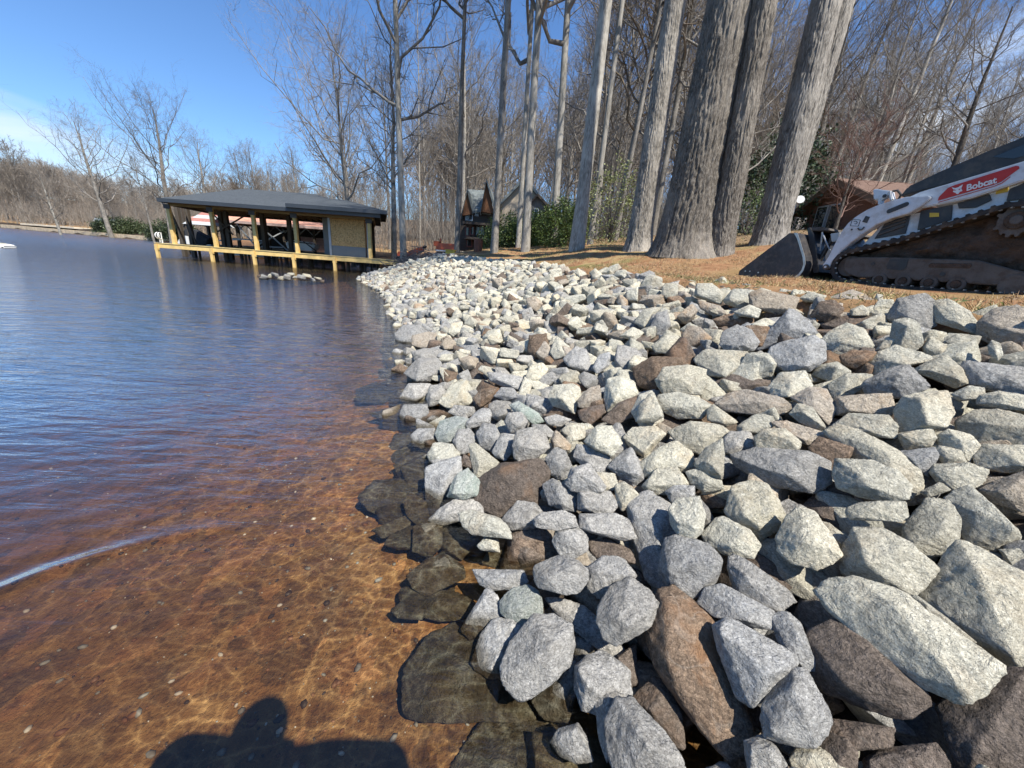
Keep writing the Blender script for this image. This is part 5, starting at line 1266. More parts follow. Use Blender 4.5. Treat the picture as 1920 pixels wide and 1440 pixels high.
build_at(MB().span(px0, px1, Y2 + 0.6, Y2 + 5.9, 0.87, at(570, 444, Y2 + 0.6).z), 'siding_wall', PINK, nb)
for (a, c) in (((440, 415), (478, 460)), ((478, 462), (536, 432)), ((500, 435), (540, 470)), ((436, 447), (500, 452)), ((490, 462), (530, 464))):
    build_at(MB().bar(at(*a, Y2 - 0.1), at(*c, Y2 - 0.1), 0.09), 'cross_brace', STEEL if c[1] > 455 else TRIMG, nb)
gp = at(394, 402, Y2 - 1)
gz = thing('striped_canopy', 'small pyramid canopy with pale and red stripes left of the red roof', 'canopy', (gp.x, Y2 - 1, 0.9))
for i in range(5):
    z0, z1 = gp.z - 0.9 - 0.9 + i * 0.26, gp.z - 0.9 - 0.9 + (i + 1) * 0.26; w0, w1 = 1.35 * (1 - i / 5.4), 1.35 * (1 - (i + 1) / 5.4)
    MB().add([(-w0, -w0, z0), (w0, -w0, z0), (w0, w0, z0), (-w0, w0, z0), (-w1, -w1, z1), (w1, -w1, z1), (w1, w1, z1), (-w1, w1, z1)], [(0, 1, 5, 4), (1, 2, 6, 5), (2, 3, 7, 6), (3, 0, 4, 7), (3, 2, 1, 0), (4, 5, 6, 7)]).build('roof_band', TRIMG if i % 2 == 0 else paint('faded_red', (0.36, 0.16, 0.13), 0.8), gz)
for s1, s2 in ((-1, -1), (1, -1), (1, 1), (-1, 1)): MB().bar((s1 * 1.2, s2 * 1.2, -0.6), (s1 * 1.2, s2 * 1.2, gp.z - 1.75), 0.12).build('post', DKW, gz)
# ---- the dark timber cabin in the wood
Yc = 27.0
def gable(mb, apex, el, er, Y0, Y1, th=0.14, over=0.0):
    """two roof slopes from pixel points on the plane Y0, running back to Y1"""
    A, L, R2 = at(*apex, Y0), at(*el, Y0), at(*er, Y0); b = mb
    for p, q in ((A, L), (A, R2)):
        v = [(p.x, Y0, p.z), (q.x, Y0, q.z), (q.x, Y1, q.z), (p.x, Y1, p.z)]; w = [(x, y, z - th) for x, y, z in v]
        b.add(v + w, [(0, 1, 2, 3), (7, 6, 5, 4), (0, 4, 5, 1), (1, 5, 6, 2), (2, 6, 7, 3), (3, 7, 4, 0)])
    return A, L, R2
cb = thing('timber_cabin', 'dark three-storey timber cabin with steep brown gables among the trunks', 'house', (at(930, 460, Yc).x, Yc, 1.6))
DTIM = wood('dark_timber', (0.045, 0.035, 0.028), (0.085, 0.068, 0.055), 0); BTIM = wood('brown_gable_boards', (0.13, 0.058, 0.028), (0.20, 0.092, 0.042), 2); GTIM = wood('grey_timber', (0.12, 0.12, 0.11), (0.20, 0.195, 0.18), 2)
STUC = paint('cream_stucco', (0.50, 0.42, 0.32), 0.9, 0.08, 2)
gz0 = 1.4
def wallp(mb, pts, Y0, d):   # polygon wall from pixel points on plane Y0, thickness d backwards
    P = [at(x, y, Y0) for x, y in pts]; P = [(p.x, max(p.z, gz0)) for p in P]; return mb.prism(P, (Y0, Y0 + d))
build_at(wallp(MB(), [(862, 470), (864, 400), (934, 390), (934, 470)], Yc + 0.5, 6.0), 'lower_wall', DTIM, cb)
gm1 = MB(); A, L, R2 = gable(gm1, (876, 354), (864, 406), (886, 396), Yc, Yc + 5); build_at(gm1, 'left_gable_roof', ROOFD, cb)
build_at(wallp(MB(), [(866, 404), (876, 360), (884, 395), (884, 402)], Yc + 0.15, 0.3), 'left_gable_wall', BTIM, cb)
gm2 = MB(); gable(gm2, (912, 335), (900, 398), (928, 394), Yc - 0.3, Yc + 6); build_at(gm2, 'right_gable_roof', ROOFD, cb)
build_at(wallp(MB(), [(902, 397), (912, 342), (925, 394), (925, 400)], Yc - 0.1, 0.3), 'right_gable_wall', BTIM, cb)
q0, q1, q2, q3 = at(877, 355, Yc + 2.6), at(910, 357, Yc + 2.6), at(905, 392, Yc + 0.2), at(884, 396, Yc + 0.2)
build_at(MB().add([q0, q1, q2, q3, q0 + Vector((0, 0.1, -0.15)), q1 + Vector((0, 0.1, -0.15)), q2 + Vector((0, 0, -0.15)), q3 + Vector((0, 0, -0.15))], [(0, 1, 2, 3), (7, 6, 5, 4), (0, 3, 7, 4), (1, 5, 6, 2), (3, 2, 6, 7), (0, 4, 5, 1)]), 'middle_roof', ROOFD, cb)
DWF = paint('dark_red_frame', (0.13, 0.04, 0.035), 0.6)
for (x0, y0, x1, y1, fm) in ((874, 400, 879, 412, TRIMG), (881, 402, 885, 413, TRIMG), (892, 390, 896, 404, TRIMG), (906, 385, 911, 400, TRIMG), (914, 385, 919, 401, TRIMG), (874, 426, 880, 442, DWF), (883, 425, 888, 440, DWF), (895, 422, 899, 440, TRIMG), (902, 421, 906, 440, TRIMG), (876, 448, 884, 462, DWF), (896, 446, 902, 462, TRIMG)):
    a, c = at(x0, y0, Yc + 0.42), at(x1, y1, Yc + 0.42)
    w = build_at(MB().span(a.x - 0.05, c.x + 0.05, Yc + 0.40, Yc + 0.47, c.z - 0.05, a.z + 0.05), 'window', fm, cb); build_at(MB().span(a.x + 0.02, c.x - 0.02, Yc + 0.385, Yc + 0.40, c.z + 0.02, a.z - 0.02), 'pane', GLASS, w)
for yy in (415, 443):
    a, c = at(868, yy + 2, Yc - 0.6), at(926, yy - 2, Yc - 0.6); build_at(MB().span(a.x, c.x, Yc - 0.7, Yc + 0.38, a.z - 0.08, a.z + 0.06), 'balcony', DTIM, cb)
# right wing with the cream gable
gm3 = MB(); gable(gm3, (984, 330), (932, 384), (1032, 388), Yc + 0.6, Yc + 8, 0.22); build_at(gm3, 'big_gable_roof', ROOFD, cb)
build_at(wallp(MB(), [(938, 470), (938, 384), (984, 336), (1026, 386), (1026, 470)], Yc + 1.0, 5.5), 'cream_wall', STUC, cb)
gm4 = MB(); gable(gm4, (1008, 362), (984, 389), (1030, 385), Yc - 0.6, Yc + 1.0, 0.16); build_at(gm4, 'porch_gable_roof', DTIM, cb)
build_at(wallp(MB(), [(991, 415), (991, 386), (1008, 367), (1022, 384), (1022, 415)], Yc - 0.3, 1.25), 'porch_wall', GTIM, cb)
a, c = at(1003, 392, Yc - 0.32), at(1008, 402, Yc - 0.32); w = build_at(MB().span(a.x - 0.06, c.x + 0.06, Yc - 0.36, Yc - 0.30, c.z - 0.06, a.z + 0.06), 'window', TRIMG, cb); build_at(MB().span(a.x, c.x, Yc - 0.375, Yc - 0.36, c.z, a.z), 'pane', GLASS, w)
a, c = at(980, 414, Yc - 0.9), at(1034, 411, Yc - 0.9); build_at(MB().span(a.x, c.x, Yc - 1.0, Yc + 0.9, a.z - 0.3, a.z), 'deck', DTIM, cb)
# ---- the brick house at the right
PA, PB = at(1488, 385, 18.5), at(1648, 374, 14.2); PA.z = PB.z = (PA.z + PB.z) / 2
e1 = (PB - PA); wdt = e1.length; e1.normalize(); e2 = Vector((-e1.y, e1.x, 0)); e2 = -e2 if e2.x < 0 else e2
mid = (PA + PB) / 2; apz = at(1572, 334, mid.y).z; hz = float(land_z(np.array(mid.x), np.array(mid.y))) - 0.5
hs = thing('brick_house', 'brown brick house with a brown gable roof behind the loader', 'house', (mid.x, mid.y, hz))
BRK = shingle_mat('brown_brick', (0.125, 0.065, 0.048), (0.165, 0.09, 0.065), 9)
def HW(a, z, d): v = PA + e1 * a + e2 * d; return (v.x, v.y, z)
build_at(MB().prism([(0.5, hz), (wdt - 0.5, hz), (wdt - 0.5, PA.z + 0.1), (wdt / 2, apz - 0.25), (0.5, PA.z + 0.1)], (0.4, 12), HW), 'brick_wall', BRK, hs)
rf = MB(); ez = PA.z - 0.1
for s_ in (0, 1):
    a0 = 0 if s_ == 0 else wdt; rf.add([HW(wdt / 2, apz, 0), HW(a0, ez, 0), HW(a0, ez, 12.5), HW(wdt / 2, apz, 12.5)] + [HW(wdt / 2, apz - 0.18, 0), HW(a0, ez - 0.18, 0), HW(a0, ez - 0.18, 12.5), HW(wdt / 2, apz - 0.18, 12.5)], [(0, 1, 2, 3), (7, 6, 5, 4), (0, 4, 5, 1), (1, 5, 6, 2), (2, 6, 7, 3)])
build_at(rf, 'roof', ROOFB, hs)
rk = MB()
for a0 in (0, wdt): rk.bar(HW(wdt / 2, apz - 0.12, -0.03), HW(a0, ez - 0.12, -0.03), 0.04, 0.2)
build_at(rk, 'rake_board', paint('brown_trim', (0.13, 0.085, 0.06), 0.6), hs)
for k, a0 in enumerate((1.05, 1.75)):
    zc = at(1505, 412, 17.6).z
    w = build_at(MB().prism([(a0, zc - 0.55), (a0 + 0.6, zc - 0.55), (a0 + 0.6, zc + 0.5), (a0, zc + 0.5)], (0.33, 0.40), HW), 'window', TRIMG, hs); build_at(MB().prism([(a0 + 0.06, zc - 0.48), (a0 + 0.54, zc - 0.48), (a0 + 0.54, zc + 0.44), (a0 + 0.06, zc + 0.44)], (0.315, 0.33), HW), 'pane', GLASS, w)
dp = at(1500, 374, 16.0); ds = thing('satellite_dish', 'white satellite dish on the left eave of the brick house', 'satellite dish', (dp.x, dp.y, dp.z))
D_ = MB(); n_ = 16; D_.add([(0, 0.03, 0)] + [(0.17 * math.cos(2 * math.pi * k / n_), 0, 0.13 * math.sin(2 * math.pi * k / n_)) for k in range(n_)], [(0, 1 + k, 1 + (k + 1) % n_) for k in range(n_)]); D_ = MB().prism([(0.17 * math.cos(2 * math.pi * k / 24), 0.13 * math.sin(2 * math.pi * k / 24)) for k in range(24)], (-0.02, 0.02)); D_.build('reflector', WHT, ds, bevel=0.008)
MB().tube([(0, 0.08, 0), (0, 0.15, -0.1), (0, 0.2, -0.8)], 0.02, 6).build('arm', STEEL, ds)
# ---- far shore: wall, hedges, shed, terrace
def strip(name, label, cat, pts, h, w, mat, dz=0.0):
    b = MB(); P = [at(x, y, Y) for x, y, Y in pts]; o = thing(name, label, cat, (P[0].x, P[0].y, 0))
    for a, c in zip(P[:-1], P[1:]): a = Vector((a.x, a.y, dz + h / 2)); c = Vector((c.x, c.y, dz + h / 2)); b.bar(a, c + (c - a).normalized() * 0.05, w, h)
    build_at(b, 'wall', mat, o, bevel=0.05); return o
SAND = paint('sandstone_blocks', (0.52, 0.42, 0.29), 0.9, 0.3, 1.5, 0.02, 5)
strip('sea_wall', 'low tan stone wall along the far shore at the left', 'wall', [(10, 436, 92.6), (100, 438, 83.4), (200, 441, 76.4), (290, 446, 71.2)], 0.7, 0.9, SAND, 0.0)
strip('stone_terrace', 'long pale terrace edge on the far shore behind the sea wall', 'terrace', [(60, 434, 92), (160, 437, 83.5)], 0.35, 3.0, paint('pale_gravel', (0.62, 0.54, 0.42), 0.9, 0.15, 1), 0.95)
strip('timber_bulkhead', 'low yellowish bulkhead along the shore at the left end of the dock', 'wall', [(296, 447, 70.6), (350, 452, 64.7), (420, 458, 57.2)], 0.5, 0.5, paint('old_bulkhead', (0.50, 0.38, 0.2), 0.9, 0.2, 1.0), 0.0)
for i, (px, Y, w, lb) in enumerate([(212, 79, 5.0, 'left dark green clipped hedge on the far shore'), (243, 77, 4.2, 'right dark green clipped hedge on the far shore'), (308, 71, 3.4, 'dark green hedge behind the ladder on the far shore'), (338, 69, 3.2, 'dark hedge seen behind the first boathouse post')]):
    p = at(px, 430, Y); shrub('hedge', lb, 'hedge', p.x, Y, w, 2.2, 1.5, 300, 26, 0.22, HEDGE, 300 + i, stem=False, group='hedges of the far shore')
p = at(200, 420, 82); zg = float(land_z(np.array(p.x), np.array(82.0)))
sh = thing('garden_shed', 'tiny white-roofed shed among the far shore trees', 'shed', (p.x, 82, zg))
MB().box((0, 0, 0.8), (2.6, 1.8, 1.6)).build('walls', DTIM, sh); MB().prism([(-1.5, 1.6), (1.5, 1.6), (1.0, 2.1), (-1.0, 2.1)], (-1.1, 1.1)).build('roof', paint('pale_metal_roof', (0.55, 0.56, 0.56), 0.5), sh)
for x in (-0.8, 0, 0.8): MB().box((x, -0.91, 0.85), (0.55, 0.04, 0.9)).build('opening', BLK, sh)
p = onz(2, 464, 0.0)
by = thing('moored_raft', 'white rounded float on the water at the left edge', 'float', (p.x, p.y, 0.0))
MB().prism([(-1.0, -0.08), (0.45, -0.08), (0.62, 0.06), (0.55, 0.17), (0.2, 0.22), (-1.0, 0.23)], (-0.35, 0.35)).build('hull', WHT, by, bevel=0.08, smooth=True); MB().box((-0.3, 0, 0.24), (0.9, 0.45, 0.03)).build('pad', paint('cream_pad', (0.6, 0.55, 0.4), 0.8), by, bevel=0.02)
# ================================================================== COMPACT TRACK LOADER
LP0 = Vector((4.284, 5.6, 0)); LTH = R_(-27)
LAX = -Vector((math.sin(LTH), math.cos(LTH), 0)); LIN = -Vector((LAX.y, -LAX.x, 0))      # along to the rear, and inwards
GZ = 1.50
def lw(a, z, d=0.0):
    v = LP0 + LAX * a + LIN * d; return (v.x, v.y, z)
def lp(X, Y_, d=0.0):
    """survey point of the photo (grid of the loader view) on the loader's side plane, d inwards -> (along, height)"""
    r = pix_ray(1370 + X * .28646, 240 + Y_ * .28646); q = LP0 + LIN * d; t = (Vector((q.x, q.y, 0)) - Vector((0, 0, 0))).dot(LIN) / Vector((r.x, r.y, 0)).dot(LIN)
    p = Vector((r.x * t, r.y * t, CAM_H + r.z * t)); return ((p - LP0).dot(LAX), p.z)
LWHITE = paint('loader_white', (0.58, 0.60, 0.62), 0.35, 0.07, 3, spec=0.5, dirt=(0.30, 0.25, 0.20), dirt_amt=0.5)
LBLACK = paint('loader_black', (0.022, 0.023, 0.026), 0.42, 0.2, 4, dirt=(0.10, 0.08, 0.06), dirt_amt=0.4)
RUBB = paint('track_rubber', (0.028, 0.026, 0.025), 0.85, 0.25, 6, dirt=(0.13, 0.09, 0.06), dirt_amt=0.7)
MUD = paint('caked_mud', (0.085, 0.058, 0.042), 0.95, 0.35, 7, 0.03, 22, dirt=(0.045, 0.03, 0.02), dirt_amt=0.8)
MUDM = paint('muddy_steel', (0.105, 0.092, 0.08), 0.8, 0.2, 5, 0.006, 30, dirt=(0.07, 0.048, 0.034), dirt_amt=0.75)
BUCK = paint('bucket_steel', (0.045, 0.043, 0.045), 0.45, 0.3, 5, 0.004, 40, metal=0.3, dirt=(0.11, 0.09, 0.075), dirt_amt=0.6)
WORN = paint('worn_steel', (0.42, 0.41, 0.39), 0.4, 0.2, 12, metal=0.8)
RED = paint('decal_red', (0.42, 0.022, 0.018), 0.4, 0.05); YEL = paint('decal_yellow', (0.62, 0.42, 0.05), 0.5, 0.1)
ld = thing('track_loader', 'white and black compact track loader with its bucket on the lawn edge', 'loader', (LP0.x, LP0.y, GZ))
def LBd(poly, d0, d1, name, mat, parent=None, bevel=0.008, **k):
    b = MB().prism(poly, (d0, d1), lambda a, z, d: lw(a, z, d)); return build_at(b, name, mat, parent or ld, bevel=bevel, **k)
W = 1.70     # machine width
belt = [(-.05, 1.758), (-.043, 1.83), (-.007, 1.90), (.035, 1.936), (.081, 1.959), (.577, 2.106), (1.04, 2.305), (1.283, 2.41), (1.36, 2.437), (1.45, 2.44), (1.54, 2.42), (1.61, 2.35), (1.66, 2.25), (1.80, 1.90), (1.84, 1.75), (1.82, 1.62), (1.74, 1.54), (1.60, 1.515), (1.28, 1.512), (.6, 1.518), (.148, 1.545), (.06, 1.575), (.0, 1.63), (-.035, 1.69)]
bc = np.array(belt); 
def inset(P, t):
    P = np.array(P); n = len(P); out = []
    for i in range(n):
        a, b, c = P[i - 1], P[i], P[(i + 1) % n]; e = (c - a); e = e / np.linalg.norm(e); nn_ = np.array([e[1], -e[0]]); out.append(b - nn_ * t * -1 if False else b + nn_ * t)
    return out
ctr = bc.mean(0); test = np.array(inset(belt, 0.04)); sgn = 1 if np.linalg.norm(test - ctr, axis=1).mean() < np.linalg.norm(bc - ctr, axis=1).mean() else -1
binner = inset(belt, 0.045 * sgn)
def make_track(d0, d1):
    b = MB(); n = len(belt)
    for ring, dd in ((belt, d0), (binner, d0), (belt, d1), (binner, d1)): b.v += [lw(p[0], p[1], dd) for p in ring]
    for i in range(n):
        j = (i + 1) % n
        b.f += [(i, j, n + j, n + i), (2 * n + j, 2 * n + i, 3 * n + i, 3 * n + j), (i, 2 * n + i, 2 * n + j, j), (n + j, 3 * n + j, 3 * n + i, n + i)]
    # tread lugs all the way round
    L = np.array(belt + [belt[0]]); sl_ = np.concatenate([[0], np.cumsum(np.linalg.norm(np.diff(L, axis=0), axis=1))]); m = int(sl_[-1] / 0.088)
    for k in range(m):
        s = sl_[-1] * k / m; a = np.interp(s, sl_, L[:, 0]); z = np.interp(s, sl_, L[:, 1]); a2 = np.interp((s + 0.01) % sl_[-1], sl_, L[:, 0]); z2_ = np.interp((s + 0.01) % sl_[-1], sl_, L[:, 1])
        t = np.array([a2 - a, z2_ - z]); t = t / max(np.linalg.norm(t), 1e-6); o_ = -sgn * np.array([t[1], -t[0]])
        q = [np.array([a, z]) + t * 0.02, np.array([a, z]) - t * 0.02, np.array([a, z]) - t * 0.013 + o_ * 0.022, np.array([a, z]) + t * 0.013 + o_ * 0.022]
        b.prism(q, (d0 + 0.015, d1 - 0.015), lambda u, v, d: lw(u, v, d))
    o = build_at(b, 'track', RUBB, ld)
    # metal guide pips along the inner face
    g_ = MB()
    for k in range(m):
        s = sl_[-1] * (k + 0.5) / m; I = np.array(list(binner) + [binner[0]]); a = np.interp(s, sl_, I[:, 0]); z = np.interp(s, sl_, I[:, 1])
        v = lw(a, z, d0 + 0.02); g_.box(v, (0.022, 0.022, 0.022))
    build_at(g_, 'guide_pips', WORN, o)
make_track(0.0, 0.40); make_track(W - 0.40, W)
def ldisc(a, z, r, d0, d1, name, mat, parent=None, n=28, teeth=0, amp=0.0, bevel=0.006):
    P = [(a + (r + (amp if teeth and (k * teeth // n + 0) % 2 == 0 and (k % (n // teeth)) < (n // teeth) / 2 else 0)) * math.cos(2 * math.pi * k / n), z + (r + (amp if teeth and (k % (n // teeth)) < (n // teeth) / 2 else 0)) * math.sin(2 * math.pi * k / n)) for k in range(n)]
    return LBd(P, d0, d1, name, mat, parent, bevel=bevel)
for d0, d1 in ((0.03, 0.34), (W - 0.34, W - 0.03)):
    fr = [(.085, 1.80), (.10, 1.845), (.16, 1.872), (.30, 1.878), (.50, 1.885), (1.0, 1.88), (1.30, 1.875), (1.42, 1.84), (1.55, 1.80), (1.74, 1.76), (1.76, 1.66)]
    for c_ in (1.60, 1.21, 0.985, 0.751, 0.519):
        fr += [(c_ + 0.085, 1.632), (c_ + 0.055, 1.655), (c_, 1.662), (c_ - 0.055, 1.655), (c_ - 0.085, 1.632)]
    fr += [(.30, 1.625), (.18, 1.655), (.11, 1.70), (.088, 1.75)]
    f_ = LBd(fr, d0, d1, 'undercarriage_frame', MUDM, bevel=0.01)
    for c_ in (0.519, 0.751, 0.985, 1.21):
        r_ = ldisc(c_, 1.617, 0.075, d0 - 0.01, d1 + 0.0, 'roller', MUDM); 
        if d0 < 1: ldisc(c_, 1.617, 0.045, d0 - 0.022, d0 - 0.01, 'hub', MUD, r_)
    r_ = ldisc(1.62, 1.64, 0.11, d0 - 0.01, d1, 'roller', MUDM); ldisc(0.135, 1.76, 0.13, d0 + 0.04, d1 - 0.02, 'idler', MUDM)
    sp_ = ldisc(1.445, 2.269, 0.135, d0 + 0.02, d1 - 0.05, 'sprocket', MUDM, teeth=14, n=84, amp=0.028)
    ldisc(1.445, 2.269, 0.085, d0 - 0.005, d0 + 0.02, 'hub', MUD, sp_); ldisc(1.445, 2.269, 0.045, d0 - 0.02, d0 - 0.005, 'cap', MUDM, sp_)
    if d0 < 1:
        LBd([(.557, 1.86), (.73, 1.865), (.735, 1.76), (.70, 1.738), (.56, 1.742), (.545, 1.78)], d0 - 0.006, d0 + 0.002, 'frame_opening', LBLACK, f_, bevel=0)
        LBd([(.94, 1.832), (1.26, 1.84), (1.275, 1.815), (1.26, 1.79), (.94, 1.785), (.925, 1.81)], d0 - 0.008, d0 + 0.002, 'frame_slot', MUD, f_, bevel=0.004)
        ldisc(.40, 1.80, 0.02, d0 - 0.006, d0 + 0.002, 'bolt_hole', LBLACK, f_, bevel=0); ldisc(1.07, 1.715, 0.022, d0 - 0.006, d0 + 0.002, 'bolt_hole', LBLACK, f_, bevel=0)
# mud caked between the belt and the frame
mp = MB(); rsn = np.random.RandomState(8); top = [(.16, 1.90), (.577, 2.05), (1.04, 2.25), (1.30, 2.36), (1.45, 2.385), (1.60, 2.28), (1.75, 1.90)]; nx_ = 60; ny_ = 26
for i in range(nx_):
    a = 0.10 + 1.66 * i / (nx_ - 1); zt_ = np.interp(a, [t[0] for t in top], [t[1] for t in top]); zb_ = 1.80
    for j in range(ny_):
        z = zb_ + (zt_ - zb_) * j / (ny_ - 1); dd = 0.17 + 0.045 * fbm(np.array([[a * 7, z * 9, 1.0]]), 4, 12)[0] - 0.05 * (1 - abs(2 * j / (ny_ - 1) - 1)); mp.v.append(lw(a, z, dd))
for i in range(nx_ - 1):
    for j in range(ny_ - 1): q = i * ny_ + j; mp.f.append((q, q + ny_, q + ny_ + 1, q + 1))
build_at(mp, 'caked_mud', MUD, ld, smooth=True)
# hull
LBd([(.30, 1.95), (.30, 2.30), (.42, 2.42), (1.9, 2.74), (2.05, 2.6), (2.05, 1.95)], 0.40, W - 0.40, 'lower_hull', LBLACK, bevel=0.02)
hull_side = [lp(850, 770, .10), lp(1010, 600, .10), lp(1330, 530, .10), lp(1560, 470, .10), lp(1920, 350, .10), lp(2150, 280, .1), lp(2150, 600, .1), lp(1750, 530, .1), lp(1500, 610, .1), lp(1100, 740, .1)]
for s_ in (0, 1):
    f0 = lambda d: d if s_ == 0 else W - d
    hp = LBd(hull_side, f0(0.13), f0(0.40), 'hull_side', LWHITE, bevel=0.01)
    if s_ == 0:
        gr = LBd([lp(935, 725, .1), lp(1010, 615, .1), lp(1175, 560, .1), lp(1140, 690, .1)], 0.115, 0.13, 'side_grille', LBLACK, bevel=0.004)
        for (x0, y0, x1, y1) in ((965, 700, 1135, 640), (985, 665, 1145, 610), (1010, 635, 1150, 590)):
            a, c = lp(x0, y0, .1), lp(x1, y1, .1); build_at(MB().bar(lw(a[0], a[1], .105), lw(c[0], c[1], .105), 0.014), 'slat', MUDM, gr)
        LBd([lp(1240, 540, .1), lp(1450, 500, .1), lp(1440, 600, .1), lp(1218, 668, .1)], 0.112, 0.13, 'side_panel', LBLACK, bevel=0.004)
        LBd([lp(1480, 490, .1), lp(1690, 430, .1), lp(1705, 470, .1), lp(1600, 520, .1), lp(1490, 525, .1)], 0.112, 0.13, 'tank_opening', LBLACK, bevel=0.004)
        LBd([lp(1820, 400, .1), lp(1930, 350, .1), lp(2100, 330, .1), lp(2100, 440, .1), lp(1800, 478, .1)], 0.112, 0.13, 'rear_panel', LBLACK, bevel=0.004)
        LBd([lp(1300, 555, .1), lp(1362, 555, .1), lp(1362, 580, .1), lp(1300, 583, .1)], 0.106, 0.112, 'warning_label', YEL, bevel=0)
        LBd([lp(1735, 392, .1), lp(1815, 372, .1), lp(1808, 415, .1), lp(1730, 432, .1)], 0.122, 0.13, 'warning_label', YEL, bevel=0)
# lift arms
arm = [(-.152, 1.753), (-.135, 1.715), (-.098, 1.700), (-.062, 1.715), (-.05, 1.80), (.017, 1.938), (.10, 2.06), (.206, 2.166), (.313, 2.27), (.44, 2.335), (.581, 2.379), (.667, 2.439), (1.046, 2.509), (1.384, 2.644), (1.95, 2.84), (2.02, 2.98), (1.90, 3.0), (1.329, 2.825), (.80, 2.672), (.60, 2.615), (.51, 2.567), (.36, 2.53), (.239, 2.488), (.16, 2.45), (.103, 2.408), (.045, 2.36), (-.001, 2.302), (-.04, 2.22), (-.07, 2.113), (-.111, 1.876)]
arm_h = [(-.152, 1.753), (-.135, 1.715), (-.098, 1.700), (-.062, 1.715), (-.05, 1.80), (.017, 1.938), (.10, 2.06), (.206, 2.166), (.313, 2.27), (.44, 2.335), (.581, 2.379), (.667, 2.445), (.725, 2.52), (.735, 2.545), (.70, 2.563), (.51, 2.567), (.36, 2.53), (.239, 2.488), (.16, 2.45), (.103, 2.408), (.045, 2.36), (-.001, 2.302), (-.04, 2.22), (-.07, 2.113), (-.111, 1.876)]
for s_ in (0, 1):
    f0 = lambda d: d if s_ == 0 else W - d
    am = LBd(arm[:-0 or None], f0(0.045), f0(0.125), 'lift_arm', LWHITE, bevel=0.012)
    ap = LBd(arm_h, f0(0.0), f0(0.043), 'arm_plate', LWHITE, am, bevel=0.008)
    ldisc(-.098, 1.735, 0.036, f0(-0.02), f0(0.10), 'pivot_pin', MUDM, am); ldisc(-.098, 1.735, 0.016, f0(-0.03), f0(-0.02), 'pin_head', LWHITE, am)
    if s_ == 0:
        ARM0 = am
        c0, c1 = lp(1040, 545), lp(1150, 500); rr_ = 0.026; aa = math.atan2(c1[1] - c0[1], c1[0] - c0[0])
        def slotp(r): return [(c0[0] + r * math.cos(aa + math.pi / 2 + math.pi * k / 8), c0[1] + r * math.sin(aa + math.pi / 2 + math.pi * k / 8)) for k in range(9)] + [(c1[0] + r * math.cos(aa - math.pi / 2 + math.pi * k / 8), c1[1] + r * math.sin(aa - math.pi / 2 + math.pi * k / 8)) for k in range(9)]
        LBd(slotp(rr_ + 0.008), -0.006, 0.001, 'slot_rim', LWHITE, am, bevel=0.002); LBd(slotp(rr_), -0.009, -0.006, 'slot', LBLACK, am, bevel=0)
        LBd([lp(885, 575), lp(912, 582), lp(893, 622), lp(862, 615)], -0.006, 0.001, 'arm_cutout', LBLACK, am, bevel=0)
        ldisc(*lp(793, 665), 0.011, -0.006, 0.001, 'arm_hole', LBLACK, am, bevel=0)
        hk = [lp(835, 655), lp(845, 668), lp(862, 665), lp(878, 648)]; b = MB()
        for q0, q1 in zip(hk[:-1], hk[1:]): b.bar(lw(q0[0], q0[1], -0.012), lw(q1[0], q1[1], -0.012), 0.012)
        build_at(b, 'hook', LBLACK, am)
        # lift point sticker: thin square outline with a hook sign
        sq = [lp(797, 598), lp(850, 602), lp(836, 643), lp(784, 640)]; b = MB()
        for q0, q1 in zip(sq, sq[1:] + sq[:1]): b.bar(lw(*q0, -0.002), lw(*q1, -0.002), 0.005)
        hk = [lp(806, 612), lp(822, 610), lp(830, 618), lp(823, 628), lp(811, 626)]
        for q0, q1 in zip(hk[:-1], hk[1:]): b.bar(lw(*q0, -0.002), lw(*q1, -0.002), 0.006)
        build_at(b, 'lift_sticker', LBLACK, am)
        # red name decal, white outline below, with the animal head and the name
        dec = [lp(1355, 476, .04), lp(1362, 452, .04), lp(1422, 392, .04), lp(1470, 372, .04), lp(1868, 247, .04), lp(1886, 250, .04), lp(1890, 264, .04), lp(1770, 352, .04), lp(1720, 372, .04)]
        LBd(dec, 0.040, 0.0445, 'name_decal', RED, am, bevel=0)
        edge = [lp(1360, 486, .04), lp(1722, 382, .04), lp(1776, 360, .04), lp(1830, 318, .04)]; b = MB()
        for q0, q1 in zip(edge[:-1], edge[1:]): b.bar(lw(*q0, 0.042), lw(*q1, 0.042), 0.006)
        build_at(b, 'decal_line', RED, am)
        head = [(1447, 388), (1470, 394), (1490, 388), (1520, 370), (1510, 394), (1517, 412), (1500, 418), (1492, 430), (1482, 433), (1472, 424), (1455, 418), (1462, 406)]
        LBd([lp(x, y, .04) for x, y in head], 0.036, 0.040, 'animal_emblem', WHT, am, bevel=0)
        for ey in ([(1462, 402), (1478, 408), (1464, 410)], [(1490, 404), (1506, 396), (1500, 406)]): LBd([lp(x, y, .04) for x, y in ey], 0.033, 0.036, 'emblem_eye', RED, am, bevel=0)
        cu = bpy.data.curves.new('name_text', 'FONT'); cu.body = 'Bobcat'; cu.size = 1.0; cu.extrude = 0.012; cu.offset = 0.028; cu.align_x = 'LEFT'
        tmp = bpy.data.objects.new('name_text', cu); COL.objects.link(tmp); dg = bpy.context.evaluated_depsgraph_get(); dg.update()
        tme = bpy.data.meshes.new_from_object(tmp.evaluated_get(dg)); bpy.data.objects.remove(tmp)
        xs = [v.co.x for v in tme.vertices]; q0, q1 = lp(1545, 411, .04), lp(1742, 358, .04); ht = lp(1545, 369, .04)[1] - q0[1]
        wx_ = max(xs) - min(xs); hy = max(v.co.y for v in tme.vertices); L_ = math.hypot(q1[0] - q0[0], q1[1] - q0[1]); ca, sa = (q1[0] - q0[0]) / L_, (q1[1] - q0[1]) / L_
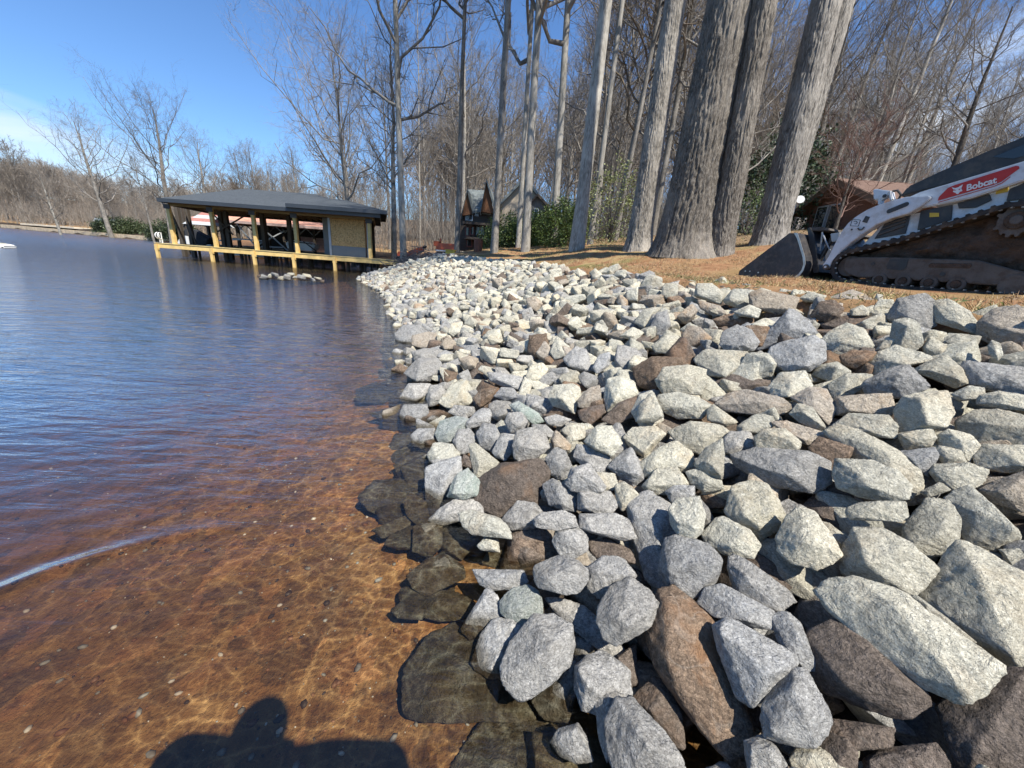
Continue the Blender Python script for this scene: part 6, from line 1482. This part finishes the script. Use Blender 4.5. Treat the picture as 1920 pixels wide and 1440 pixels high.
        for v in tme.vertices:
            u = (v.co.x - min(xs)) / wx_ * L_; w_ = v.co.y / hy * ht * 0.98; a = q0[0] + u * ca - w_ * sa; z = q0[1] + u * sa + w_ * ca; P_ = lw(a, z, 0.038 - v.co.z * 0.15); v.co = (P_[0] - LP0.x, P_[1] - LP0.y, P_[2] - GZ)
        tme.materials.append(WHT); link(bpy.data.objects.new('name_lettering', tme), am)
LBd([(.30, 2.28), (.37, 2.28), (.37, 2.36), (.30, 2.36)], 0.13, W - 0.13, 'cross_tube', LWHITE, bevel=0.01)
# cab
cabp = [lp(1098, 448, .22), lp(1112, 432, .22), lp(1150, 385, .22), lp(1350, 288, .22), lp(1700, 138, .22), lp(1920, 52, .22), lp(2050, 10, .22), lp(2350, -40, .22), lp(2420, 60, .22), lp(2350, 260, .22), lp(1920, 240, .22)]
cbm = LBd(cabp, 0.24, W - 0.24, 'cab', LBLACK, bevel=0.02)
LBd([lp(1710, 190, .22), lp(1920, 105, .22), lp(2050, 70, .22), lp(2050, 150, .22), lp(1850, 200, .22)], 0.228, 0.24, 'side_window', GLASS, cbm, bevel=0.003)
b = MB(); a, c = lp(1165, 382, .22), lp(1920, 58, .22); b.bar(lw(a[0], a[1] + 0.004, 0.26), lw(c[0], c[1] + 0.004, 0.26), 0.03, 0.014); build_at(b, 'roof_lip', LBLACK, cbm)
# white hydraulic block and hoses before the cab
for s_, dd in ((0, 0.32),):
    hb_ = LBd([lp(930, 400, dd), lp(960, 398, dd), lp(1000, 405, dd), lp(1050, 410, dd), lp(1060, 470, dd), lp(1040, 478, dd), lp(1030, 430, dd), lp(1010, 460, dd), lp(985, 465, dd), lp(980, 505, dd), lp(960, 505, dd), lp(962, 470, dd), lp(935, 470, dd)], dd, dd + 0.10, 'coupler_block', LWHITE, bevel=0.01)
    ldisc(*lp(1008, 445, dd), 0.022, dd - 0.01, dd, 'port', LBLACK, hb_)
    hz_ = [lw(*lp(1050, 412, dd), dd + 0.03), lw(*lp(1080, 405, dd), dd + 0.05), lw(*lp(1095, 430, dd), dd + 0.08), lw(*lp(1070, 470, dd), dd + 0.1)]
    build_at(MB().tube(hz_, 0.014, 8), 'hose', LBLACK, hb_)
# quick coupler and bucket
cp = LBd([lp(500, 655, .1), lp(520, 650, .1), lp(545, 700, .1), lp(560, 800, .1), lp(580, 945, .1), lp(540, 950, .1), lp(520, 860, .1)], 0.10, W - 0.10, 'coupler_plate', LBLACK, bevel=0.006)
LBd([lp(500, 652, .1), lp(580, 645, .1), lp(640, 655, .1), lp(640, 672, .1), lp(520, 672, .1)], 0.12, W - 0.12, 'coupler_top', MUDM, bevel=0.008)
LBd([lp(640, 690, .1), lp(705, 680, .1), lp(700, 735, .1), lp(650, 745, .1)], 0.14, 0.30, 'coupler_latch', paint('light_steel', (0.35, 0.36, 0.36), 0.5, 0.1, metal=0.4), bevel=0.008)
b = MB(); 
for (x0, y0, x1, y1) in ((530, 680, 555, 780), (600, 690, 640, 800), (600, 680, 575, 800)): a, c = lp(x0, y0, .12), lp(x1, y1, .12); b.tube([lw(*a, .12), lw(*c, .16)], 0.011, 8)
build_at(b, 'hydraulic_hoses', STEEL, cp)
b = MB(); a, c = lp(560, 880, .14), lp(660, 700, .14); b.tube([lw(*a, .2), lw(*c, .2)], 0.03, 12); build_at(b, 'tilt_cylinder', LBLACK, ld)
side_b = [(-1.286, 1.517), (-1.300, 1.54), (-1.300, 1.61), (-.70, 2.15), (-.665, 2.182), (-.55, 2.175), (-.50, 2.10), (-.43, 1.98), (-.36, 1.86), (-.325, 1.76), (-.325, 1.67), (-.355, 1.60), (-.41, 1.54), (-.50, 1.512)]
bkt = LBd([(-1.30, 1.503), (-.50, 1.503), (-.50, 1.515), (-1.30, 1.515)], -0.08, W + 0.08, 'bucket', BUCK, bevel=0.002)
LBd(side_b, -0.09, -0.065, 'side_plate', BUCK, bkt, bevel=0.004); LBd(side_b, W + 0.065, W + 0.09, 'side_plate', BUCK, bkt, bevel=0.004)
back_o = [(-.50, 1.512), (-.41, 1.54), (-.355, 1.60), (-.325, 1.67), (-.325, 1.76), (-.36, 1.86), (-.43, 1.98), (-.50, 2.10), (-.55, 2.175)]
back_i = [(a - 0.02, z + 0.006) for a, z in back_o]; LBd(back_o + back_i[::-1], -0.065, W + 0.065, 'back_shell', BUCK, bkt, bevel=0.0)
edge = [(-.60, 2.182), (-.548, 2.178), (-.498, 2.10), (-.428, 1.98), (-.358, 1.86), (-.322, 1.76), (-.322, 1.67), (-.352, 1.60), (-.40, 1.545), (-.43, 1.56), (-.375, 1.62), (-.35, 1.68), (-.35, 1.755), (-.385, 1.85), (-.455, 1.97), (-.53, 2.10)]
LBd(edge, -0.098, -0.09, 'rear_flange', WORN, bkt, bevel=0.0)
for (X, Y_) in ((97, 937), (127, 938), (182, 946)): ldisc(*lp(X, Y_, -.09), 0.011, -0.098, -0.09, 'bolt', WORN, bkt, bevel=0)
# engine cover at the rear (outside the photo)
LBd([(1.35, 2.45), (1.35, 2.85), (2.3, 2.95), (2.42, 2.5), (2.40, 1.95), (2.05, 1.9)], 0.30, W - 0.30, 'engine_cover', LWHITE, bevel=0.03)
# ================================================================== SMALL THINGS
ORG = paint('orange_paint', (0.55, 0.10, 0.03), 0.45, 0.1)
# orange machines by the wood
p = at(768, 463, 27.0); zg = float(land_z(np.array(p.x), np.array(27.0)))
m1 = thing('wood_chipper', 'red-orange wood chipper with raised chute left of the brush pile', 'machine', (p.x, 27, zg))
MB().box((-0.35, 0, 0.45), (0.9, 0.7, 0.45), taper=0.8).build('body', ORG, m1, bevel=0.03); MB().bar((0.0, 0, 0.6), (0.9, 0, 0.95), 0.35, 0.3).build('chute', ORG, m1, bevel=0.02)
MB().tube([(0.85, 0, 0.9), (1.0, 0, 1.1), (1.12, 0, 1.05)], 0.1, 8).build('spout', BLK, m1)
for x in (-0.6, 0.1): MB().tube([(x, -0.42, 0.2), (x, -0.30, 0.2)], 0.2, 16).build('wheel', BLK, m1)
p = at(838, 464, 26.0); zg = float(land_z(np.array(p.x), np.array(26.0)))
m2 = thing('mini_skid_steer', 'small orange tracked machine right of the brush pile', 'machine', (p.x, 26, zg))
MB().box((0, 0, 0.75), (1.3, 0.8, 0.4), taper=0.85).build('body', ORG, m2, bevel=0.03); MB().box((0.05, -0.02, 0.5), (1.35, 0.82, 0.07)).build('stripe', WHT, m2)
for y in (-0.42, 0.42): MB().box((0, y, 0.24), (1.25, 0.24, 0.42)).build('track', BLK, m2, bevel=0.1)
MB().box((-0.62, -0.1, 0.9), (0.35, 0.4, 0.3)).bar((-0.4, 0.1, 0.9), (-0.45, 0.1, 1.25), 0.08).build('controls', ORG, m2, bevel=0.02)
p = at(845, 476, 22.0); zg = float(land_z(np.array(p.x), np.array(22.0)))
bx = thing('yellow_crate', 'small yellow crate on the clay below the orange tracked machine', 'crate', (p.x, 22, zg)); MB().box((0, 0, 0.12), (0.55, 0.35, 0.26), taper=0.9).build('tub', YEL, bx, bevel=0.02); MB().box((0, 0, 0.26), (0.6, 0.4, 0.04)).build('rim', YEL, bx, bevel=0.01)
p = at(896, 476, 19.5); zg = float(land_z(np.array(p.x), np.array(19.5)))
br_ = thing('rusty_barrel', 'rusty brown barrel standing left of the smooth grey trunk', 'barrel', (p.x, 19.5, zg)); RUST = paint('rust', (0.16, 0.07, 0.045), 0.9, 0.35, 8)
MB().tube([(0, 0, -0.05), (0, 0, 0.02), (0, 0, 0.50), (0, 0, 0.54)], [0.19, 0.20, 0.20, 0.19], 22).build('drum', RUST, br_, smooth=True)
for z in (0.17, 0.35, 0.53): MB().tube([(0, 0, z - 0.012), (0, 0, z + 0.012)], 0.208, 22).build('hoop', RUST, br_)
# brush pile
p = at(800, 473, 24.5); zg = float(land_z(np.array(p.x), np.array(24.5))); rs = np.random.RandomState(3)
K = 700; C0 = rs.randn(K, 3) * np.array([0.8, 0.6, 0.2]) + np.array([0, 0, 0.28]); C0[:, 2] = np.abs(C0[:, 2]) * np.exp(-(C0[:, 0] / 2.2) ** 2) * 1.3; D = nrm(rs.randn(K, 3) * np.array([1.5, 0.8, 0.33])); L = rs.uniform(0.4, 1.3, K)[:, None, None]
u = np.linspace(-0.5, 0.5, 4)[None, :, None]; P0 = C0[:, None] + D[:, None] * u * L; P0[:, 1:3] += rs.randn(K, 2, 3) * 0.04; V, F = tubes(P0, rs.uniform(0.006, 0.022, K)[:, None] * np.ones((1, 4)), 4)
bp = thing('brush_pile', 'heap of cut grey branches between the two orange machines', 'brush pile', (p.x, 24.5, zg)); mesh_np('branches', V, F, twig_mat('cut_twigs', (0.20, 0.17, 0.15), (0.36, 0.31, 0.27)), bp)
p = at(712, 473, 26); zg = float(land_z(np.array(p.x), np.array(26.0)))
K = 500; C0 = rs.randn(K, 3) * np.array([1.7, 0.8, 0.08]) + np.array([1.2, 0, 0.08]); D = nrm(rs.randn(K, 3) * np.array([1.5, 0.8, 0.2])); L = rs.uniform(0.3, 0.9, K)[:, None, None]
P0 = C0[:, None] + D[:, None] * np.linspace(-0.5, 0.5, 3)[None, :, None] * L; V, F = tubes(P0, rs.uniform(0.005, 0.014, K)[:, None] * np.ones((1, 3)), 3)
tag(mesh_np('red_brush', V, F, twig_mat('red_twigs', (0.25, 0.09, 0.045), (0.36, 0.15, 0.08)), loc=(p.x, 26, zg)), 'reddish cut twigs and bark strewn behind the end of the dock', 'brush', kind='stuff')
# ---- grass: straw and green tufts over the lawn edge, undergrowth and fallen leaves
rs = np.random.RandomState(12)
def blades(name, n, xr, yr, cond, hh, mats, label, flat=0.7):
    x = rs.uniform(*xr, n * 3); y = rs.uniform(*yr, n * 3); s = sdist(x, y); m = cond(x, y, s); x, y = x[m][:n], y[m][:n]; n = len(x); z = land_z(x, y)
    B = np.stack([x, y, z], -1); a = rs.uniform(0, 6.28, n); h = rs.uniform(*hh, n); fl = rs.uniform(0.1, flat * 2.2, n)
    D = nrm(np.stack([np.cos(a) * fl, np.sin(a) * fl, np.ones(n)], -1)) * h[:, None]; S = np.stack([-np.sin(a), np.cos(a), np.zeros(n)], -1) * (0.0022 + 0.03 * h[:, None])* 0.6
    V = np.stack([B - S, B + S, B + D * 0.6 + S * 0.6 , B + D + np.array([0, 0, -1]) * (h * fl * 0.18)[:, None]], 1).reshape(-1, 3); F = np.arange(n * 4).reshape(-1, 4)
    tag(mesh_np(name, V, F, mats, smooth=False, mi=rs.randint(0, len(mats), n)), label, 'grass', kind='stuff')
ST1 = leaf_mat('straw_blade', (0.30, 0.21, 0.10), (0.52, 0.40, 0.20)); ST2 = leaf_mat('green_blade', (0.07, 0.10, 0.025), (0.20, 0.22, 0.07)); LIT = leaf_mat('dead_leaf', (0.14, 0.085, 0.045), (0.38, 0.25, 0.14))
def patch(x, y): return fbm(p3(x * 1.1, y * 1.1), 3, 55)
blades('dry_grass', 28000, (-1.5, 7.0), (1.5, 12), lambda x, y, s: (s > 3.75) & (s < 9) & (patch(x, y) + rs.randn(len(x)) * 0.18 > 0.02), (0.02, 0.075), [ST1, LIT, LIT], 'dry straw-coloured grass over the red clay lawn')
blades('green_grass', 15000, (-3, 9), (5, 16), lambda x, y, s: (s > 4.3) & (s < 11) & (patch(x + 9, y) + rs.randn(len(x)) * 0.15 > 0.32), (0.02, 0.07), [ST2, ST2, ST1], 'thin green grass patches on the lawn before the big trunks')
blades('leaf_litter', 40000, (-9, 16), (12, 34), lambda x, y, s: s > 5, (0.03, 0.12), [LIT, LIT, ST1, ST2], 'dead leaves and litter under the trees', 1.2)
blades('crest_grass', 9000, (-1.5, 5.5), (0.5, 9), lambda x, y, s: (s > 3.85) & (s < 4.7) & (patch(x * 2, y * 2 + 5) > 0.0), (0.04, 0.11), [ST1, ST2], 'taller tufts of grass along the top edge of the stones')
# ---- underbrush of the wood: countless thin saplings and briars
def brush_mass(name, n, spots, h, r, mat, label):
    i = rs.randint(0, len(spots), n); S = np.array(spots)[i]; x = S[:, 0] + rs.randn(n) * S[:, 2]; y = S[:, 1] + rs.randn(n) * S[:, 2]; ok = sdist(x, y) > 2.5; x, y = x[ok], y[ok]; n = len(x); z = land_z(x, y) - 0.05
    H = rs.uniform(*h, n); a = rs.randn(n, 2) * 0.28; u = np.linspace(0, 1, 4)[None, :]; P = np.stack([x[:, None] + a[:, :1] * H[:, None] * u ** 1.4, y[:, None] + a[:, 1:] * H[:, None] * u ** 1.4, z[:, None] + H[:, None] * u], -1); P[:, 1:3] += rs.randn(n, 2, 3) * 0.05 * H[:, None, None]
    Rr = (r * H)[:, None] * (1 - 0.75 * u); V, F = tubes(P, Rr, 3); C, RR = grow(P, Rr, 7, 3, 0.42, 0.6, 0.35, 0.3, rs, 0.6, 0.2, r * 0.9); V2, F2 = tubes(C, RR, 3)
    tag(mesh_np(name, np.vstack([V, V2]), np.vstack([F, F2 + len(V)]), mat), label, 'underbrush', kind='stuff')
sp = [(rs.uniform(-0.62, 1.5) * y_, y_, 1.5) for y_ in rs.uniform(32, 105, 900)]
brush_mass('underbrush', 11000, [s for s in sp if clear(s[0], s[1])], (1.5, 8.0), 0.0040, TWIG, 'thin leafless saplings and briars between the trunks of the wood')
sp = [(rs.uniform(-1.55, -0.5) * y_, y_, 3.0) for y_ in rs.uniform(72, 175, 500)]
brush_mass('far_underbrush', 7000, sp, (2.0, 5), 0.011, TWIGF, 'brown undergrowth below the trees of the far shore')
# ---- the photographer, whose shadow falls on the water at the bottom of the picture
def person():
    t = thing('person', 'photographer standing behind the camera, seen only as a dark shadow on the water', 'person', (0.10, -0.02, 0.02))
    J = {'pel': (-0.20, -0.50, 0.98), 'bel': (-0.20, -0.46, 1.12), 'chest': (-0.06, -0.28, 1.56), 'neck': (-0.05, -0.23, 1.68), 'headb': (-0.05, -0.20, 1.74), 'head': (-0.05, -0.18, 1.84),
         'ls': (-0.27, -0.24, 1.70), 'le': (-0.46, -0.15, 1.56), 'lw': (-0.16, -0.09, 1.44), 'lh': (-0.09, -0.075, 1.49), 'rs': (0.18, -0.24, 1.72), 're': (0.44, -0.18, 1.68), 'rw': (0.10, -0.09, 1.45), 'rh': (0.06, -0.075, 1.50),
         'lhip': (-0.30, -0.50, 0.92), 'lk': (-0.32, -0.42, 0.48), 'la': (-0.33, -0.48, 0.06), 'lt': (-0.34, -0.32, -0.02), 'rhip': (-0.10, -0.50, 0.92), 'rk': (-0.07, -0.40, 0.50), 'ra': (-0.06, -0.47, 0.06), 'rt': (-0.04, -0.31, -0.02)}
    E_ = [('pel', 'bel'), ('bel', 'chest'), ('chest', 'neck'), ('neck', 'headb'), ('headb', 'head'), ('chest', 'ls'), ('ls', 'le'), ('le', 'lw'), ('lw', 'lh'), ('chest', 'rs'), ('rs', 're'), ('re', 'rw'), ('rw', 'rh'), ('pel', 'lhip'), ('lhip', 'lk'), ('lk', 'la'), ('la', 'lt'), ('pel', 'rhip'), ('rhip', 'rk'), ('rk', 'ra'), ('ra', 'rt')]
    Rr = dict(pel=.15, bel=.14, chest=.17, neck=.06, headb=.085, head=.095, ls=.13, le=.10, lw=.05, lh=.035, rs=.13, re=.10, rw=.05, rh=.035, lhip=.10, lk=.065, la=.045, lt=.04, rhip=.10, rk=.065, ra=.045, rt=.04)
    ks = list(J); fing = []
    for s_, hx in (('lh', -0.09), ('rh', 0.06)):
        for k in range(5):
            a = np.array(J[s_]) + np.array([(0.012 if s_ == 'lh' else -0.012), 0.0, -0.03 + 0.016 * k]); b2 = a + np.array([0.035 if s_ == 'lh' else -0.035, 0.012 if k < 4 else -0.02, 0.004]); c2 = b2 + np.array([0.018 if s_ == 'lh' else -0.018, -0.012, 0.0])
            fing.append((s_, a, b2, c2))
    V = [J[k] for k in ks]; E2 = [(ks.index(a), ks.index(b)) for a, b in E_]; R2 = [Rr[k] for k in ks]
    for s_, a, b2, c2 in fing:
        n0 = len(V); V += [tuple(a), tuple(b2), tuple(c2)]; E2 += [(ks.index(s_), n0), (n0, n0 + 1), (n0 + 1, n0 + 2)]; R2 += [.011, .0085, .007]
    me = bpy.data.meshes.new('body'); me.from_pydata(V, E2, []); o = bpy.data.objects.new('body', me); COL.objects.link(o)
    md = o.modifiers.new('skin', 'SKIN'); md.use_smooth_shade = True; ss = o.modifiers.new('sub', 'SUBSURF'); ss.levels = ss.render_levels = 2
    for i, r in enumerate(R2): me.skin_vertices[0].data[i].radius = (r, r * (0.75 if ks[i:i + 1] and ks[i] in ('chest', 'bel', 'pel') else 1)); 
    me.skin_vertices[0].data[0].use_root = True
    dg = bpy.context.evaluated_depsgraph_get(); dg.update(); m2_ = bpy.data.meshes.new_from_object(o.evaluated_get(dg)); bpy.data.objects.remove(o)
    m2_.materials.clear(); m2_.materials.append(paint('navy_cloth', (0.03, 0.04, 0.07), 0.9)); m2_.materials.append(paint('skin', (0.45, 0.27, 0.19), 0.6))
    for p_ in m2_.polygons:
        c = p_.center
        if c.z > 1.64 and abs(c.x + 0.05) < 0.11 and c.z > 1.68 or (c.y > -0.12 and c.z > 1.38): p_.material_index = 1
    link(bpy.data.objects.new('body', m2_), t)
    D_, F_ = ico(3); hm = D_ * np.array([0.10, 0.115, 0.105]); hm = hm[:]; mesh_np('hair', hm + np.array([-0.05, -0.195, 1.885]), F_, paint('dark_hair', (0.03, 0.02, 0.015), 0.8), t)
    MB().box((-0.115, -0.042, 1.52), (0.15, 0.009, 0.075), rx=-PITCH).build('phone', BLK, t, bevel=0.003)
person()
# ---- labels of the many trees: by their look and what they stand next to in the view
MARK = [(60, 'the left edge of the lake'), (122, 'the pale trunk at the sandy edge'), (214, 'the tall hedge tree'), (325, 'the tallest tree behind the boathouse'), (396, 'the round-crowned tree'), (472, 'the roof ridge'), (560, 'the lower roof corner'), (662, 'the leftmost wood tree'),
        (757, 'the straight pale trunk'), (866, 'the cabin corner'), (927, 'the smooth grey trunk'), (986, 'the two close trunks'), (1082, 'the stout pale trunk'), (1150, 'the light green shrub'), (1197, 'the mottled trunk'), (1280, 'the hugest trunk'), (1356, 'the second huge trunk'), (1437, 'the forked trunk'), (1540, 'the satellite dish'), (1600, 'the brick gable'), (1700, 'the brick house roof'), (1790, 'the dark crooked tree'), (1880, 'the right edge')]
MLOOK = {'tall': 'tall grey', 'pale': 'pale-trunked', 'thin': 'slender', 'wide': 'wide-crowned', 'bud': 'budding', 'far0': 'brown', 'far1': 'brown bushy', 'far2': 'brown spreading'}
GT = [o for o in scene.objects if o.get('group', '').startswith('bare trees')]
seen = {}
for o in GT:
    pr = project((o.location.x, o.location.y, o.location.z + 1))
    if pr is None: continue
    crown = [c for c in o.children if c.name.startswith('crown')][0].data
    key = [k for k in PT if PT[k][1] == crown][0]; lk = MLOOK.get(key, MLOOK.get(key.rstrip('0123'), 'grey'))
    mk = min(MARK, key=lambda m_: abs(m_[0] - pr[0])); d = pr[0] - mk[0]; rel = 'right behind' if abs(d) < 8 else ('just left of' if d < 0 else 'just right of') if abs(d) < 26 else ('well left of' if d < 0 else 'well right of')
    dist = math.hypot(o.location.x, o.location.y); ds_ = 'near' if dist < 38 else 'mid' if dist < 60 else 'distant' if dist < 90 else 'far'
    lab = '%s %s bare tree %s %s' % (ds_, lk, rel, mk[1]); seen.setdefault(lab, []).append((dist, o))
for lab, L in seen.items():
    L.sort(key=lambda q: q[0])
    for i, (d_, o) in enumerate(L):
        o['label'] = lab if len(L) == 1 else ('nearer ' if i == 0 else 'hindmost ' if i == len(L) - 1 else 'middle ') + lab
